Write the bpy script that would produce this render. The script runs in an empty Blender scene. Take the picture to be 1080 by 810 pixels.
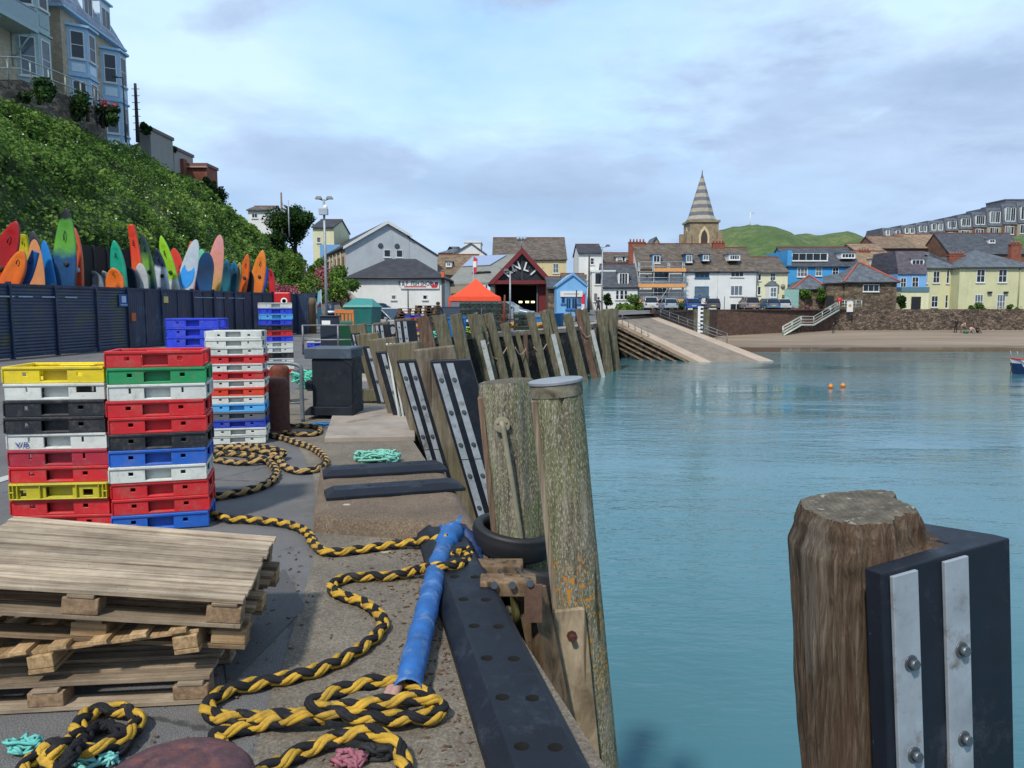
import bpy, bmesh, math, random
import numpy as np
from mathutils import Vector, Matrix, noise
R=math.radians; PI=math.pi
random.seed(7); rng=np.random.default_rng(7)
S=bpy.context.scene; C=S.collection
# ------------------------------------------------------------------ camera
TH=math.atan(83/810); EYE=1.6; WZ=-3.2
def ray(u,v):
    a=(u-540)/810; b=-(v-405)/810
    return Vector((a, math.cos(TH)+b*math.sin(TH), -math.sin(TH)+b*math.cos(TH)))
def at(u,v,Y):
    d=ray(u,v); return Vector((0,0,EYE))+d*(Y/d.y)
def gp(u,v,z=0.0):
    d=ray(u,v); return Vector((0,0,EYE))+d*((z-EYE)/d.z)
cd=bpy.data.cameras.new('camera'); cam=bpy.data.objects.new('camera',cd); C.objects.link(cam)
cam.location=(0,0,EYE); cam.rotation_euler=(PI/2-TH,0,0); cd.sensor_width=36; cd.lens=27; cd.clip_end=4000; cd.clip_start=.05
S.camera=cam
# ------------------------------------------------------------------ tagging
def tag(o,label=None,cat=None,group=None,kind=None):
    if label: o['label']=label
    if cat: o['category']=cat
    if group: o['group']=group
    if kind: o['kind']=kind
    return o
def thing(name,label,cat,loc=(0,0,0),rz=0,group=None):
    o=bpy.data.objects.new(name,None); C.objects.link(o); o.empty_display_size=.2
    o.location=loc; o.rotation_euler=(0,0,rz); return tag(o,label,cat,group)
class MB:
    def __init__(s): s.v=[]; s.f=[]; s.m=[]; s.smooth=[]
    def add(s,vs,fs,mi=0,M=None,smooth=False):
        b=len(s.v)
        if M is not None: vs=[M@Vector(p) for p in vs]
        s.v.extend([tuple(p) for p in vs])
        for f in fs: s.f.append([i+b for i in f]); s.m.append(mi); s.smooth.append(smooth)
        return s
    def box(s,x0,x1,y0,y1,z0,z1,mi=0,M=None):
        vs=[(x0,y0,z0),(x1,y0,z0),(x1,y1,z0),(x0,y1,z0),(x0,y0,z1),(x1,y0,z1),(x1,y1,z1),(x0,y1,z1)]
        return s.add(vs,[(0,3,2,1),(4,5,6,7),(0,1,5,4),(1,2,6,5),(2,3,7,6),(3,0,4,7)],mi,M)
    def cbox(s,c,d,mi=0,M=None):
        return s.box(c[0]-d[0]/2,c[0]+d[0]/2,c[1]-d[1]/2,c[1]+d[1]/2,c[2]-d[2]/2,c[2]+d[2]/2,mi,M)
    def prism(s,poly,axis,a0,a1,mi=0,M=None):
        # poly: list of 2D points; axis: extruded axis; order (x,z) for 'y', (y,z) for 'x', (x,y) for 'z'
        n=len(poly)
        def mk(p,a):
            return {'y':(p[0],a,p[1]),'x':(a,p[0],p[1]),'z':(p[0],p[1],a)}[axis]
        vs=[mk(p,a0) for p in poly]+[mk(p,a1) for p in poly]
        fs=[tuple(range(n)),tuple(range(2*n-1,n-1,-1))]+[(i,i+n,(i+1)%n+n,(i+1)%n) for i in range(n)]
        return s.add(vs,fs,mi,M)
    def tube(s,pts,r,n=8,mi=0,cap=True,M=None,smooth=True,closed=False):
        pts=[Vector(p) for p in pts]; m=len(pts); rr=r if hasattr(r,'__len__') else [r]*m
        vs=[];fs=[]; prev=None
        for i,p in enumerate(pts):
            if closed: t=(pts[(i+1)%m]-pts[i-1])
            else: t=(pts[min(i+1,m-1)]-pts[max(i-1,0)])
            t=t.normalized() if t.length>1e-9 else Vector((0,0,1))
            if prev is None:
                a=Vector((0,0,1)) if abs(t.z)<.9 else Vector((1,0,0)); x=t.cross(a).normalized()
            else:
                x=(prev-t*prev.dot(t)).normalized()
            prev=x; y=t.cross(x)
            for k in range(n):
                q=2*PI*k/n; vs.append(p+(x*math.cos(q)+y*math.sin(q))*rr[i])
        L=m if closed else m-1
        for i in range(L):
            j=(i+1)%m
            for k in range(n):
                fs.append((i*n+k,i*n+(k+1)%n,j*n+(k+1)%n,j*n+k))
        s.add(vs,fs,mi,M,smooth)
        if cap and not closed:
            b=len(s.v)-len(vs)
            s.f.append([b+k for k in range(n)][::-1]); s.m.append(mi); s.smooth.append(False)
            s.f.append([b+(m-1)*n+k for k in range(n)]); s.m.append(mi); s.smooth.append(False)
        return s
    def lathe(s,prof,n=24,mi=0,M=None,smooth=True,cap=True):
        vs=[];fs=[]
        for (r,z) in prof:
            for k in range(n):
                q=2*PI*k/n; vs.append((r*math.cos(q),r*math.sin(q),z))
        m=len(prof)
        for i in range(m-1):
            for k in range(n): fs.append((i*n+k,i*n+(k+1)%n,(i+1)*n+(k+1)%n,(i+1)*n+k))
        s.add(vs,fs,mi,M,smooth)
        if cap:
            b=len(s.v)-len(vs)
            s.f.append([b+k for k in range(n)][::-1]); s.m.append(mi); s.smooth.append(False)
            s.f.append([b+(m-1)*n+k for k in range(n)]); s.m.append(mi); s.smooth.append(False)
        return s
    def cyl(s,p0,p1,r,n=10,mi=0,M=None): return s.tube([p0,p1],r,n,mi,True,M)
    def build(s,name,mat,parent=None,world=False,bevel=0,label=None,cat=None,group=None,kind=None,loc=None):
        me=bpy.data.meshes.new(name)
        v=s.v
        if world and parent is not None:
            Mi=(Matrix.Translation(parent.location)@parent.rotation_euler.to_matrix().to_4x4()).inverted()
            v=[tuple(Mi@Vector(p)) for p in v]
        if loc is not None: v=[(p[0]-loc[0],p[1]-loc[1],p[2]-loc[2]) for p in v]
        me.from_pydata(v,[],s.f)
        for mm in (mat if isinstance(mat,(list,tuple)) else [mat]): me.materials.append(mm)
        me.polygons.foreach_set('material_index',s.m); me.polygons.foreach_set('use_smooth',s.smooth)
        me.validate(); me.update()
        bm=bmesh.new(); bm.from_mesh(me); bmesh.ops.recalc_face_normals(bm,faces=bm.faces) if len(s.f)<60000 else None
        bm.to_mesh(me); bm.free()
        o=bpy.data.objects.new(name,me); C.objects.link(o)
        if parent is not None: o.parent=parent
        if loc is not None: o.location=loc
        if bevel:
            b=o.modifiers.new('b','BEVEL'); b.width=bevel; b.segments=2; b.limit_method='ANGLE'; b.angle_limit=R(40)
        return tag(o,label,cat,group,kind)
def dup(o,parent=None,loc=None,rz=None,label=None,group=None):
    c=o.copy(); C.objects.link(c)
    if parent is not None: c.parent=parent
    if loc is not None: c.location=loc
    if rz is not None: c.rotation_euler=(0,0,rz)
    if label: c['label']=label
    if group: c['group']=group
    for ch in list(o.children): dup(ch,c)
    return c
# ------------------------------------------------------------------ materials
def lin(h):
    h=h.lstrip('#'); o=[]
    for i in (0,2,4):
        c=int(h[i:i+2],16)/255; o.append(c/12.92 if c<=.04045 else ((c+.055)/1.055)**2.4)
    return tuple(o)+(1,)
class NT:
    def __init__(s,name):
        m=bpy.data.materials.new(name); m.use_nodes=True; s.mat=m; s.t=m.node_tree; s.n=s.t.nodes; s.l=s.t.links
        s.b=s.n['Principled BSDF']; s.tc=s.n.new('ShaderNodeTexCoord'); s.oi=s.n.new('ShaderNodeObjectInfo')
        va=s.n.new('ShaderNodeVectorMath'); va.operation='ADD'
        mu=s.n.new('ShaderNodeMath'); mu.operation='MULTIPLY'; mu.inputs[1].default_value=37
        s.l.new(s.oi.outputs['Random'],mu.inputs[0]); s.l.new(s.tc.outputs['Object'],va.inputs[0]); s.l.new(mu.outputs[0],va.inputs[1])
        s.vec=va.outputs[0]
    def L(s,a,b): s.l.new(a,b)
    def map(s,scale,rot=(0,0,0),src=None):
        m=s.n.new('ShaderNodeMapping'); m.inputs['Scale'].default_value=scale; m.inputs['Rotation'].default_value=rot
        s.L(src or s.vec,m.inputs['Vector']); return m.outputs[0]
    def noise(s,scale,detail=4,rough=.6,vec=None,dist=0):
        n=s.n.new('ShaderNodeTexNoise'); n.inputs['Scale'].default_value=scale; n.inputs['Detail'].default_value=detail
        n.inputs['Roughness'].default_value=rough; n.inputs['Distortion'].default_value=dist; s.L(vec or s.vec,n.inputs['Vector']); return n.outputs['Fac']
    def voro(s,scale,vec=None,feature='F1',out='Distance'):
        n=s.n.new('ShaderNodeTexVoronoi'); n.feature=feature; n.inputs['Scale'].default_value=scale; s.L(vec or s.vec,n.inputs['Vector']); return n.outputs[out]
    def ramp(s,fac,stops,interp='LINEAR'):
        r=s.n.new('ShaderNodeValToRGB'); r.color_ramp.interpolation=interp
        e=r.color_ramp.elements
        while len(e)<len(stops): e.new(.5)
        for i,(p,c) in enumerate(stops): e[i].position=p; e[i].color=c if hasattr(c,'__len__') else (c,c,c,1)
        s.L(fac,r.inputs[0]); return r.outputs[0]
    def mix(s,fac,a,b,mode='MIX'):
        m=s.n.new('ShaderNodeMix'); m.data_type='RGBA'; m.blend_type=mode
        for (inp,val) in ((m.inputs['Factor'],fac),(m.inputs['A'],a),(m.inputs['B'],b)):
            if inp.name=='Factor': inp=m.inputs[0]
        def st(inp,val):
            if hasattr(val,'is_linked') or hasattr(val,'links'): s.L(val,inp)
            else: inp.default_value=val
        st(m.inputs[0],fac); st(m.inputs[6],a); st(m.inputs[7],b); return m.outputs[2]
    def math(s,op,a,b=0.0):
        m=s.n.new('ShaderNodeMath'); m.operation=op
        for i,val in ((0,a),(1,b)):
            if hasattr(val,'links'): s.L(val,m.inputs[i])
            else: m.inputs[i].default_value=val
        return m.outputs[0]
    def sep(s,vec=None):
        n=s.n.new('ShaderNodeSeparateXYZ'); s.L(vec or s.tc.outputs['Object'],n.inputs[0]); return n.outputs
    def comb(s,x,y,z):
        n=s.n.new('ShaderNodeCombineXYZ')
        for i,v in enumerate((x,y,z)):
            if hasattr(v,'links'): s.L(v,n.inputs[i])
            else: n.inputs[i].default_value=v
        return n.outputs[0]
    def bump(s,h,strength=.3,dist=.01):
        b=s.n.new('ShaderNodeBump'); b.inputs['Strength'].default_value=strength; b.inputs['Distance'].default_value=dist
        s.L(h,b.inputs['Height']); s.L(b.outputs[0],s.b.inputs['Normal'])
    def fin(s,col,rough=.7,metal=0,spec=None):
        if hasattr(col,'links'): s.L(col,s.b.inputs['Base Color'])
        else: s.b.inputs['Base Color'].default_value=col
        if hasattr(rough,'links'): s.L(rough,s.b.inputs['Roughness'])
        else: s.b.inputs['Roughness'].default_value=rough
        s.b.inputs['Metallic'].default_value=metal
        if spec is not None: s.b.inputs['Specular IOR Level'].default_value=spec
        return s.mat
def sc(c,k): return (min(c[0]*k,1),min(c[1]*k,1),min(c[2]*k,1),1)
def plain(name,col,rough=.6,metal=0,var=.12,scale=6,bump=.15,bs=40,bd=.003,dirt=None,dscale=3,dlo=.55,dhi=.7,spec=None):
    c=lin(col) if isinstance(col,str) else col
    t=NT(name); f=t.noise(scale,4)
    out=t.ramp(f,[(.3,sc(c,1-var)),(.7,sc(c,1+var))])
    if dirt:
        g=t.noise(dscale,6,.7); g=t.ramp(g,[(dlo,0.),(dhi,1.)])
        out=t.mix(g,out,lin(dirt))
    if bump: t.bump(t.noise(bs,3),bump,bd)
    return t.fin(out,rough,metal,spec)
MATS={}
def pm(col,rough=.6,metal=0,**k):
    key=(col,rough,metal,tuple(sorted(k.items())))
    if key not in MATS: MATS[key]=plain('paint_'+str(col).strip('#'),col,rough,metal,**k)
    return MATS[key]
def render_wall(col,var=.06):
    key=('rw',col)
    if key in MATS: return MATS[key]
    t=NT('render_'+col.strip('#')); c=lin(col)
    base=t.ramp(t.noise(.5,6,.7),[(.3,sc(c,1-var*2)),(.7,sc(c,1+var))])
    st=t.ramp(t.noise(1,6,.8,vec=t.map((1.8,1.8,.22))),[(.50,0.),(.75,.45)])
    base=t.mix(st,base,sc(c,.55)); t.bump(t.noise(12,3),.1,.02)
    MATS[key]=t.fin(base,.85); return MATS[key]
def slate(col,scale=1.0,var=.3):
    key=('sl',col,scale)
    if key in MATS: return MATS[key]
    t=NT('slate_'+col.strip('#')); c=lin(col); x,y,z=t.sep()
    vec=t.comb(t.math('ADD',x,t.math('MULTIPLY',y,.37)),t.math('MULTIPLY',z,1.6),0.0)
    b=t.n.new('ShaderNodeTexBrick'); b.inputs['Scale'].default_value=scale; t.L(vec,b.inputs['Vector'])
    b.inputs['Color1'].default_value=sc(c,1-var); b.inputs['Color2'].default_value=sc(c,1+var); b.inputs['Mortar'].default_value=sc(c,.55)
    b.inputs['Brick Width'].default_value=.45; b.inputs['Row Height'].default_value=.32; b.inputs['Mortar Size'].default_value=.012
    m=t.ramp(t.noise(.8,6,.75),[(.35,.75),(.7,1.3)])
    out=t.mix(1.0,b.outputs['Color'],m,'MULTIPLY')
    lich=t.ramp(t.noise(4,5,.8),[(.6,0.),(.72,.5)]); out=t.mix(lich,out,sc(lin('#8a8468'),.8))
    t.bump(b.outputs['Fac'],-.3,.03)
    MATS[key]=t.fin(out,.7); return MATS[key]
def brick(name,c1,c2,mort,scale=2.2,bw=.5,rh=.17,dark=None):
    t=NT(name); x,y,z=t.sep()
    vec=t.comb(t.math('ADD',x,y),z,0.0)
    b=t.n.new('ShaderNodeTexBrick'); b.inputs['Scale'].default_value=scale; t.L(vec,b.inputs['Vector'])
    b.inputs['Color1'].default_value=lin(c1); b.inputs['Color2'].default_value=lin(c2); b.inputs['Mortar'].default_value=lin(mort)
    b.inputs['Brick Width'].default_value=bw; b.inputs['Row Height'].default_value=rh; b.inputs['Mortar Size'].default_value=.018; b.inputs['Bias'].default_value=-.1
    m=t.ramp(t.noise(1.3,6,.8),[(.3,.6),(.7,1.3)])
    out=t.mix(1.0,b.outputs['Color'],m,'MULTIPLY')
    t.bump(b.outputs['Fac'],-.4,.02); return t.fin(out,.85)
def rubble(name,c1,c2,c3,mort,scale=3,green=None):
    t=NT(name); x,y,z=t.sep()
    vec=t.comb(t.math('ADD',x,t.math('MULTIPLY',y,.8)),t.math('MULTIPLY',z,1.7),0.0)
    wob=t.n.new('ShaderNodeVectorMath'); wob.operation='ADD'; t.L(vec,wob.inputs[0])
    nn=t.n.new('ShaderNodeTexNoise'); nn.inputs['Scale'].default_value=2; t.L(vec,nn.inputs['Vector']); t.L(nn.outputs['Color'],wob.inputs[1])
    v=wob.outputs[0]
    cell=t.voro(scale,v,out='Color'); cs=t.sep(cell)
    col=t.ramp(cs[0],[(0.,lin(c1)),(.5,lin(c2)),(1.,lin(c3))])
    e=t.voro(scale,v,'DISTANCE_TO_EDGE'); me=t.ramp(e,[(.02,1.),(.07,0.)])
    col=t.mix(me,col,lin(mort))
    m=t.ramp(t.noise(.35,6,.8),[(.3,.6),(.7,1.35)]); col=t.mix(1.0,col,m,'MULTIPLY')
    if green:
        g=t.math('ADD',z,t.math('MULTIPLY',t.noise(1.2,5,.8),2.0))
        gm=t.ramp(t.math('MULTIPLY',t.math('ADD',g,5.0),.2),[(green[0],1.),(green[1],0.)])
        col=t.mix(t.math('MULTIPLY',gm,.8),col,lin('#2a3312'))
    t.bump(e,.6,.05); return t.fin(col,.85)
def timber(name,base,dark,light,zs=1.5,xs=26,green=None,orange=False,spk=None,bump=.6,streak=None):
    t=NT(name); v=t.map((xs,xs,zs))
    f=t.noise(1,6,.7,vec=v,dist=.6)
    col=t.ramp(f,[(.25,lin(dark)),(.5,lin(base)),(.75,lin(light))])
    big=t.ramp(t.noise(2.2,4,.7),[(.3,.72),(.7,1.25)]); col=t.mix(1.0,col,big,'MULTIPLY')
    if green:
        g=t.ramp(t.noise(3,5,.7,vec=t.map((2,2,.6))),[(.45,0.),(.65,.75)]); col=t.mix(g,col,lin(green))
    h=f
    if spk:
        s2=t.noise(1,5,.75,vec=t.map((130,130,42))); sm=t.ramp(s2,[(.52,0.),(.62,.85)])
        col=t.mix(sm,col,lin(spk)); dk=t.ramp(s2,[(.36,.7),(.44,0.)]); col=t.mix(dk,col,lin(dark)); h=t.math('ADD',f,s2)
    if streak:
        sk=t.noise(1,4,.6,vec=t.map((11,11,.7)),dist=.4)
        col=t.mix(t.ramp(sk,[(.5,0.),(.62,.5)]),col,lin(streak)); col=t.mix(t.ramp(sk,[(.36,.35),(.44,0.)]),col,lin('#857f74'))
    if orange:
        x,y,z=t.sep(); o=t.ramp(t.noise(38,3,.5),[(.56,0.),(.62,1.)])
        w=t.math('COMPARE',z,orange); w.node.inputs[2].default_value=.45
        w2=t.ramp(t.noise(4,2),[(.42,0.),(.52,1.)])
        col=t.mix(t.math('MULTIPLY',t.math('MULTIPLY',o,w),w2),col,lin('#b57a28'))
    crack=t.ramp(t.noise(1,3,.5,vec=t.map((14,14,.5))),[(.30,1.),(.35,0.)]); col=t.mix(t.math('MULTIPLY',crack,.7),col,lin('#171009'))
    t.bump(h,bump,.008); return t.fin(col,.9,spec=.2)
def rust(name,c1='#4a2a22',c2='#6b3626',c3='#2c1c1c'):
    t=NT(name); f=t.noise(15,9,.85); col=t.ramp(f,[(.3,lin(c3)),(.5,lin(c1)),(.72,lin(c2))])
    g=t.ramp(t.noise(25,5,.8),[(.6,0.),(.7,.5)]); col=t.mix(g,col,lin('#7a5a55'))
    t.bump(t.noise(45,5,.7),.5,.004); return t.fin(col,.75,.2)
def plank(name,c,d,l,axis=0,xs=45):
    sc_=[xs,xs,xs]; sc_[axis]=2.2
    t=NT(name); f=t.noise(1,6,.7,vec=t.map(tuple(sc_)),dist=.4)
    col=t.ramp(f,[(.25,lin(d)),(.5,lin(c)),(.78,lin(l))])
    g=t.ramp(t.noise(3,5,.7),[(.3,.6),(.7,1.25)]); col=t.mix(1.0,col,g,'MULTIPLY')
    ge=t.n.new('ShaderNodeNewGeometry'); rnd=t.ramp(ge.outputs['Random Per Island'],[(0.,.68),(1.,1.22)]); col=t.mix(1.0,col,rnd,'MULTIPLY')
    sp=t.ramp(t.noise(90,2),[(.68,0.),(.72,.6)]); col=t.mix(sp,col,lin('#3a2a1c'))
    t.bump(f,.5,.004); return t.fin(col,.85,spec=.2)

# shared
M_asphalt=None
def make_asphalt():
    t=NT('asphalt'); v=t.tc.outputs['Object']
    sp=t.noise(190,2,.7,vec=v); col=t.ramp(sp,[(.3,lin('#434344')),(.52,lin('#5b5a5a')),(.68,lin('#8b8882'))])
    big=t.ramp(t.noise(.7,7,.7,vec=v),[(.3,.72),(.7,1.22)]); col=t.mix(1.0,col,big,'MULTIPLY')
    br=t.ramp(t.noise(2.2,6,.75,vec=v),[(.56,0.),(.75,.45)]); col=t.mix(br,col,lin('#7b6e5e'))
    dk=t.ramp(t.noise(5,4,.7,vec=v),[(.3,.45),(.4,0.)]); col=t.mix(dk,col,lin('#2d2d30'))
    ck=t.voro(.55,t.map((1,1,1),src=v),'DISTANCE_TO_EDGE'); cw=t.math('ADD',ck,t.math('MULTIPLY',t.math('SUBTRACT',t.noise(6,6,.8,vec=v),.5),.05)); cm=t.ramp(t.math('ABSOLUTE',cw),[(.003,.75),(.008,0.)])
    col=t.mix(t.math('MULTIPLY',cm,t.ramp(t.noise(.9,2,vec=v),[(.45,0.),(.55,1.)])),col,lin('#26241f'))
    st=t.ramp(t.voro(.9,v),[(.10,.55),(.16,0.)]); col=t.mix(t.math('MULTIPLY',st,t.ramp(t.noise(3,4,vec=v),[(.45,0.),(.6,1.)])),col,lin('#2b2a2a'))
    t.bump(t.noise(160,3,.7,vec=v),.5,.006); return t.fin(col,.85)
def make_concrete(name,a,b,c,moss=True):
    t=NT(name); v=t.tc.outputs['Object']
    f=t.noise(70,6,.8,vec=v); col=t.ramp(f,[(.3,lin(a)),(.5,lin(b)),(.7,lin(c))])
    big=t.ramp(t.noise(1.6,7,.75,vec=v),[(.3,.62),(.7,1.25)]); col=t.mix(1.0,col,big,'MULTIPLY')
    deb=t.ramp(t.noise(7,7,.85,vec=v),[(.54,0.),(.66,.7)]); col=t.mix(deb,col,lin('#4a3628'))
    d=t.voro(1.9,v); w=t.math('ADD',d,t.math('MULTIPLY',t.noise(14,3,vec=v),.07)); li=t.ramp(w,[(.085,.8),(.1,0.)]); col=t.mix(li,col,lin('#b3aa98'))
    peb=t.ramp(t.voro(60,v),[(.12,.6),(.2,0.)]); col=t.mix(t.math('MULTIPLY',peb,t.ramp(t.noise(6,3,vec=v),[(.5,0.),(.6,1.)])),col,lin('#b7a993'))
    h=t.math('ADD',t.noise(55,5,.8,vec=v),t.math('MULTIPLY',t.noise(6,4,vec=v),2.0))
    t.bump(h,.55,.012); return t.fin(col,.9)
M_asphalt=make_asphalt()
M_conc=make_concrete('quay_concrete','#48423a','#6c6457','#928a7a')
M_block=make_concrete('block_concrete','#40352a','#655646','#877763')
M_slab=plain('worn_slab','#8f857a',.85,var=.2,scale=3,bump=.3,bs=60,dirt='#5c4c3f',dscale=2)
def make_rubber(name,c,rough=.45):
    t=NT(name); v=t.vec
    base=t.ramp(t.noise(3,6,.7),[(.3,sc(lin(c),.75)),(.7,sc(lin(c),1.3))])
    du=t.ramp(t.noise(2,8,.85),[(.55,0.),(.8,.4)]); base=t.mix(du,base,lin('#5b646e'))
    scr=t.ramp(t.noise(1,3,.5,vec=t.map((2,90,30),(.3,.2,.7))),[(.74,0.),(.78,.35)]); base=t.mix(scr,base,lin('#79828c'))
    t.bump(t.noise(35,4),.15,.003)
    return t.fin(base,t.ramp(t.noise(8,5,.7),[(.3,rough-.08),(.7,rough+.22)]),0,.28)
M_hdpe=make_rubber('black_fender_plastic','#151a23',.46)
M_bin=make_rubber('black_bin_plastic','#1a1f27',.5)
M_tyre=plain('tyre_rubber','#17181b',.6,var=.25,bump=.3,bs=60)
M_galv=plain('galvanised_steel','#969da2',.5,.25,var=.22,scale=7,bump=.2,bs=30,dirt='#6d6660',dscale=8)
M_galvg=plain('grey_pipe','#6d7275',.5,.4,var=.2,dirt='#5a4234',dscale=8)
M_bolt=plain('bolt_steel','#5c6266',.45,.6,var=.25)
M_rust=rust('rusted_iron'); M_rust2=rust('orange_rust','#6a3420','#8a4a2c','#2c1a14')
M_pile=timber('pile_timber','#6f6a5c','#302b22','#96907f',green='#56602f',spk='#a9a791')
M_pile2=timber('pile_timber_lichen','#6f6856','#2f2a20','#918b78',green='#5d6238',spk='#a8a797',orange=4.75)
M_pile3=timber('pile_timber_brown','#544638','#1f1812','#7d7060',zs=6,xs=95,streak='#5a4436',bump=1.2)
M_pilefar=timber('pile_timber_far','#625c4e','#2b2720','#7f796a',zs=.8,xs=9,green='#525334',bump=.3)
def endg():
    t=NT('end_grain'); v=t.tc.outputs['Object']; f=t.noise(14,7,.8,vec=v); col=t.ramp(f,[(.3,lin('#2c2820')),(.5,lin('#534c3e')),(.7,lin('#706a5c'))])
    li=t.ramp(t.noise(22,4,.7,vec=v),[(.62,0.),(.68,.7)]); col=t.mix(li,col,lin('#b4b6a6'))
    x,y,z=t.sep(); rr=t.math('SQRT',t.math('ADD',t.math('MULTIPLY',x,x),t.math('MULTIPLY',y,y)))
    ring=t.math('SINE',t.math('ADD',t.math('MULTIPLY',rr,420.),t.math('MULTIPLY',f,16.))); col=t.mix(t.ramp(ring,[(.3,0.),(.9,.35)]),col,lin('#2b251d'))
    t.bump(f,.5,.006); return t.fin(col,.9)
M_end=endg()
M_glass=plain('window_glass','#1b2229',.12,var=.3,scale=.8,bump=0)
M_curt=plain('window_glass_pale','#59646b',.15,var=.3,scale=.8,bump=0)
M_white=pm('#d9d9d4',.6,var=.05)
# ------------------------------------------------------------------ sky and light
SUN_EL=R(50); sdir=Vector((-.42,-.90,0)).normalized()*math.cos(SUN_EL)+Vector((0,0,math.sin(SUN_EL)))
W=bpy.data.worlds.new('World'); S.world=W; W.use_nodes=True; wn=W.node_tree.nodes; wl=W.node_tree.links
bg=wn['Background']
sky=wn.new('ShaderNodeTexSky'); sky.sky_type='NISHITA'; sky.sun_disc=False; sky.sun_elevation=SUN_EL; sky.sun_rotation=math.atan2(sdir.x,sdir.y)
sky.air_density=1.0; sky.dust_density=.6; sky.ozone_density=1.5
tc=wn.new('ShaderNodeTexCoord'); sp=wn.new('ShaderNodeSeparateXYZ'); wl.new(tc.outputs['Generated'],sp.inputs[0])
def wm(op,a,b):
    m=wn.new('ShaderNodeMath'); m.operation=op
    for i,val in ((0,a),(1,b)):
        if hasattr(val,'links'): wl.new(val,m.inputs[i])
        else: m.inputs[i].default_value=val
    return m.outputs[0]
zc=wm('ADD',wm('MAXIMUM',sp.outputs[2],0.0),.17)
cv=wn.new('ShaderNodeCombineXYZ'); wl.new(wm('DIVIDE',sp.outputs[0],zc),cv.inputs[0]); wl.new(wm('DIVIDE',sp.outputs[1],zc),cv.inputs[1]); cv.inputs[2].default_value=3.3
def wnoise(scale,det,rough,dist=0):
    n=wn.new('ShaderNodeTexNoise'); n.inputs['Scale'].default_value=scale; n.inputs['Detail'].default_value=det; n.inputs['Roughness'].default_value=rough; n.inputs['Distortion'].default_value=dist
    wl.new(cv.outputs[0],n.inputs['Vector']); return n.outputs['Fac']
def wramp(f,st):
    r=wn.new('ShaderNodeValToRGB'); e=r.color_ramp.elements
    while len(e)<len(st): e.new(.5)
    for i,(p,c) in enumerate(st): e[i].position=p; e[i].color=c if hasattr(c,'__len__') else (c,c,c,1)
    wl.new(f,r.inputs[0]); return r.outputs[0]
def wmix(f,a,b):
    m=wn.new('ShaderNodeMix'); m.data_type='RGBA'
    for inp,val in ((m.inputs[0],f),(m.inputs[6],a),(m.inputs[7],b)):
        if hasattr(val,'links'): wl.new(val,inp)
        else: inp.default_value=val
    return m.outputs[2]
sc_sky=wn.new('ShaderNodeVectorMath'); sc_sky.operation='SCALE'; sc_sky.inputs['Scale'].default_value=.085; wl.new(sky.outputs[0],sc_sky.inputs[0])
veil=wnoise(.55,6,.55,.3)
thin=wramp(veil,[(.36,(.30,.53,.82,1)),(.60,(.58,.77,.95,1))])
# thin high veil over the blue
c1=wmix(.72,sc_sky.outputs[0],thin)
gm=wnoise(1.05,9,.52,.15)
grey=wramp(gm,[(.46,0.),(.53,1.)])
shade=wramp(wnoise(2.3,9,.65,.3),[(.32,(.26,.345,.50,1)),(.68,(.41,.52,.69,1))])
c2=wmix(wm('MULTIPLY',grey,.9),c1,shade)
# denser bank of cloud low over the horizon
low=wramp(wm('ADD',sp.outputs[2],wm('MULTIPLY',wm('SUBTRACT',wnoise(1.7,8,.55,.2),.5),.35)),[(.05,1.),(.17,.85),(.24,0.)])
c3=wmix(wm('MULTIPLY',low,.85),c2,wmix(wramp(wnoise(.8,7,.55),[(.35,0.),(.65,1.)]),(.25,.345,.50,1),(.36,.475,.655,1)))
wl.new(c3,bg.inputs[0]); bg.inputs[1].default_value=.93
sl=bpy.data.lights.new('sun','SUN'); sl.energy=2.5; sl.angle=R(4); sl.color=(1,.95,.87)
so=bpy.data.objects.new('sun',sl); C.objects.link(so); so.rotation_euler=(-sdir).to_track_quat('-Z','Y').to_euler(); so.location=(0,0,60)
S.view_settings.view_transform='Standard'; S.view_settings.look='None'; S.view_settings.gamma=1; S.view_settings.exposure=.72
S.render.engine='CYCLES'; S.cycles.max_bounces=6
# ------------------------------------------------------------------ ground
EDGE=[(8,-26),(2.35,-5),(1.0,0),(.33,2.5),(-.20,4.5),(-.28,5.05),(-.86,7.7),(-1.35,9.7),(-1.75,11.5),(-2.9,16),(-4.8,24),(-5.6,29),(-5.4,32),(-4.5,34.2),(-2.0,43.2),(3.4,49.4),(6.9,58),(9.6,72)]
def gz(Y): return max(0,min(1,(Y-45)/40.))
def edgex(Y):
    P=EDGE+[(14.4,77),(24,90),(45,96.5),(200,97)]
    for (a,b),(c,d) in zip(P,P[1:]):
        if b<=Y<=d: return a+(c-a)*(Y-b)/(d-b)
    return P[-1][0]
m=MB(); ys=sorted(set([-26,-5,0,1,2,3]+[b for a,b in EDGE if b>-20]+[45,50,55,60,65,77,85,90,96.5,97]+list(range(100,160,12))+[200,300,500,900,2200]))
rows=[]
for Y in ys:
    xr=edgex(Y) if Y<=97 else 2500
    if Y==97: xr=2500
    z=gz(Y) if Y<160 else 1.0
    rows.append([(-2500 if Y>60 else -400,Y,z),(-60,Y,z),(-20,Y,z),(min(xr,-6) if xr>-6 else xr-.5,Y,z),(xr,Y,z)])
vs=[p for r in rows for p in r]; n=5
m.add(vs,[(i*n+k,i*n+k+1,(i+1)*n+k+1,(i+1)*n+k) for i in range(len(rows)-1) for k in range(n-1)])
g=m.build('ground',M_asphalt,kind='structure')
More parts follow.
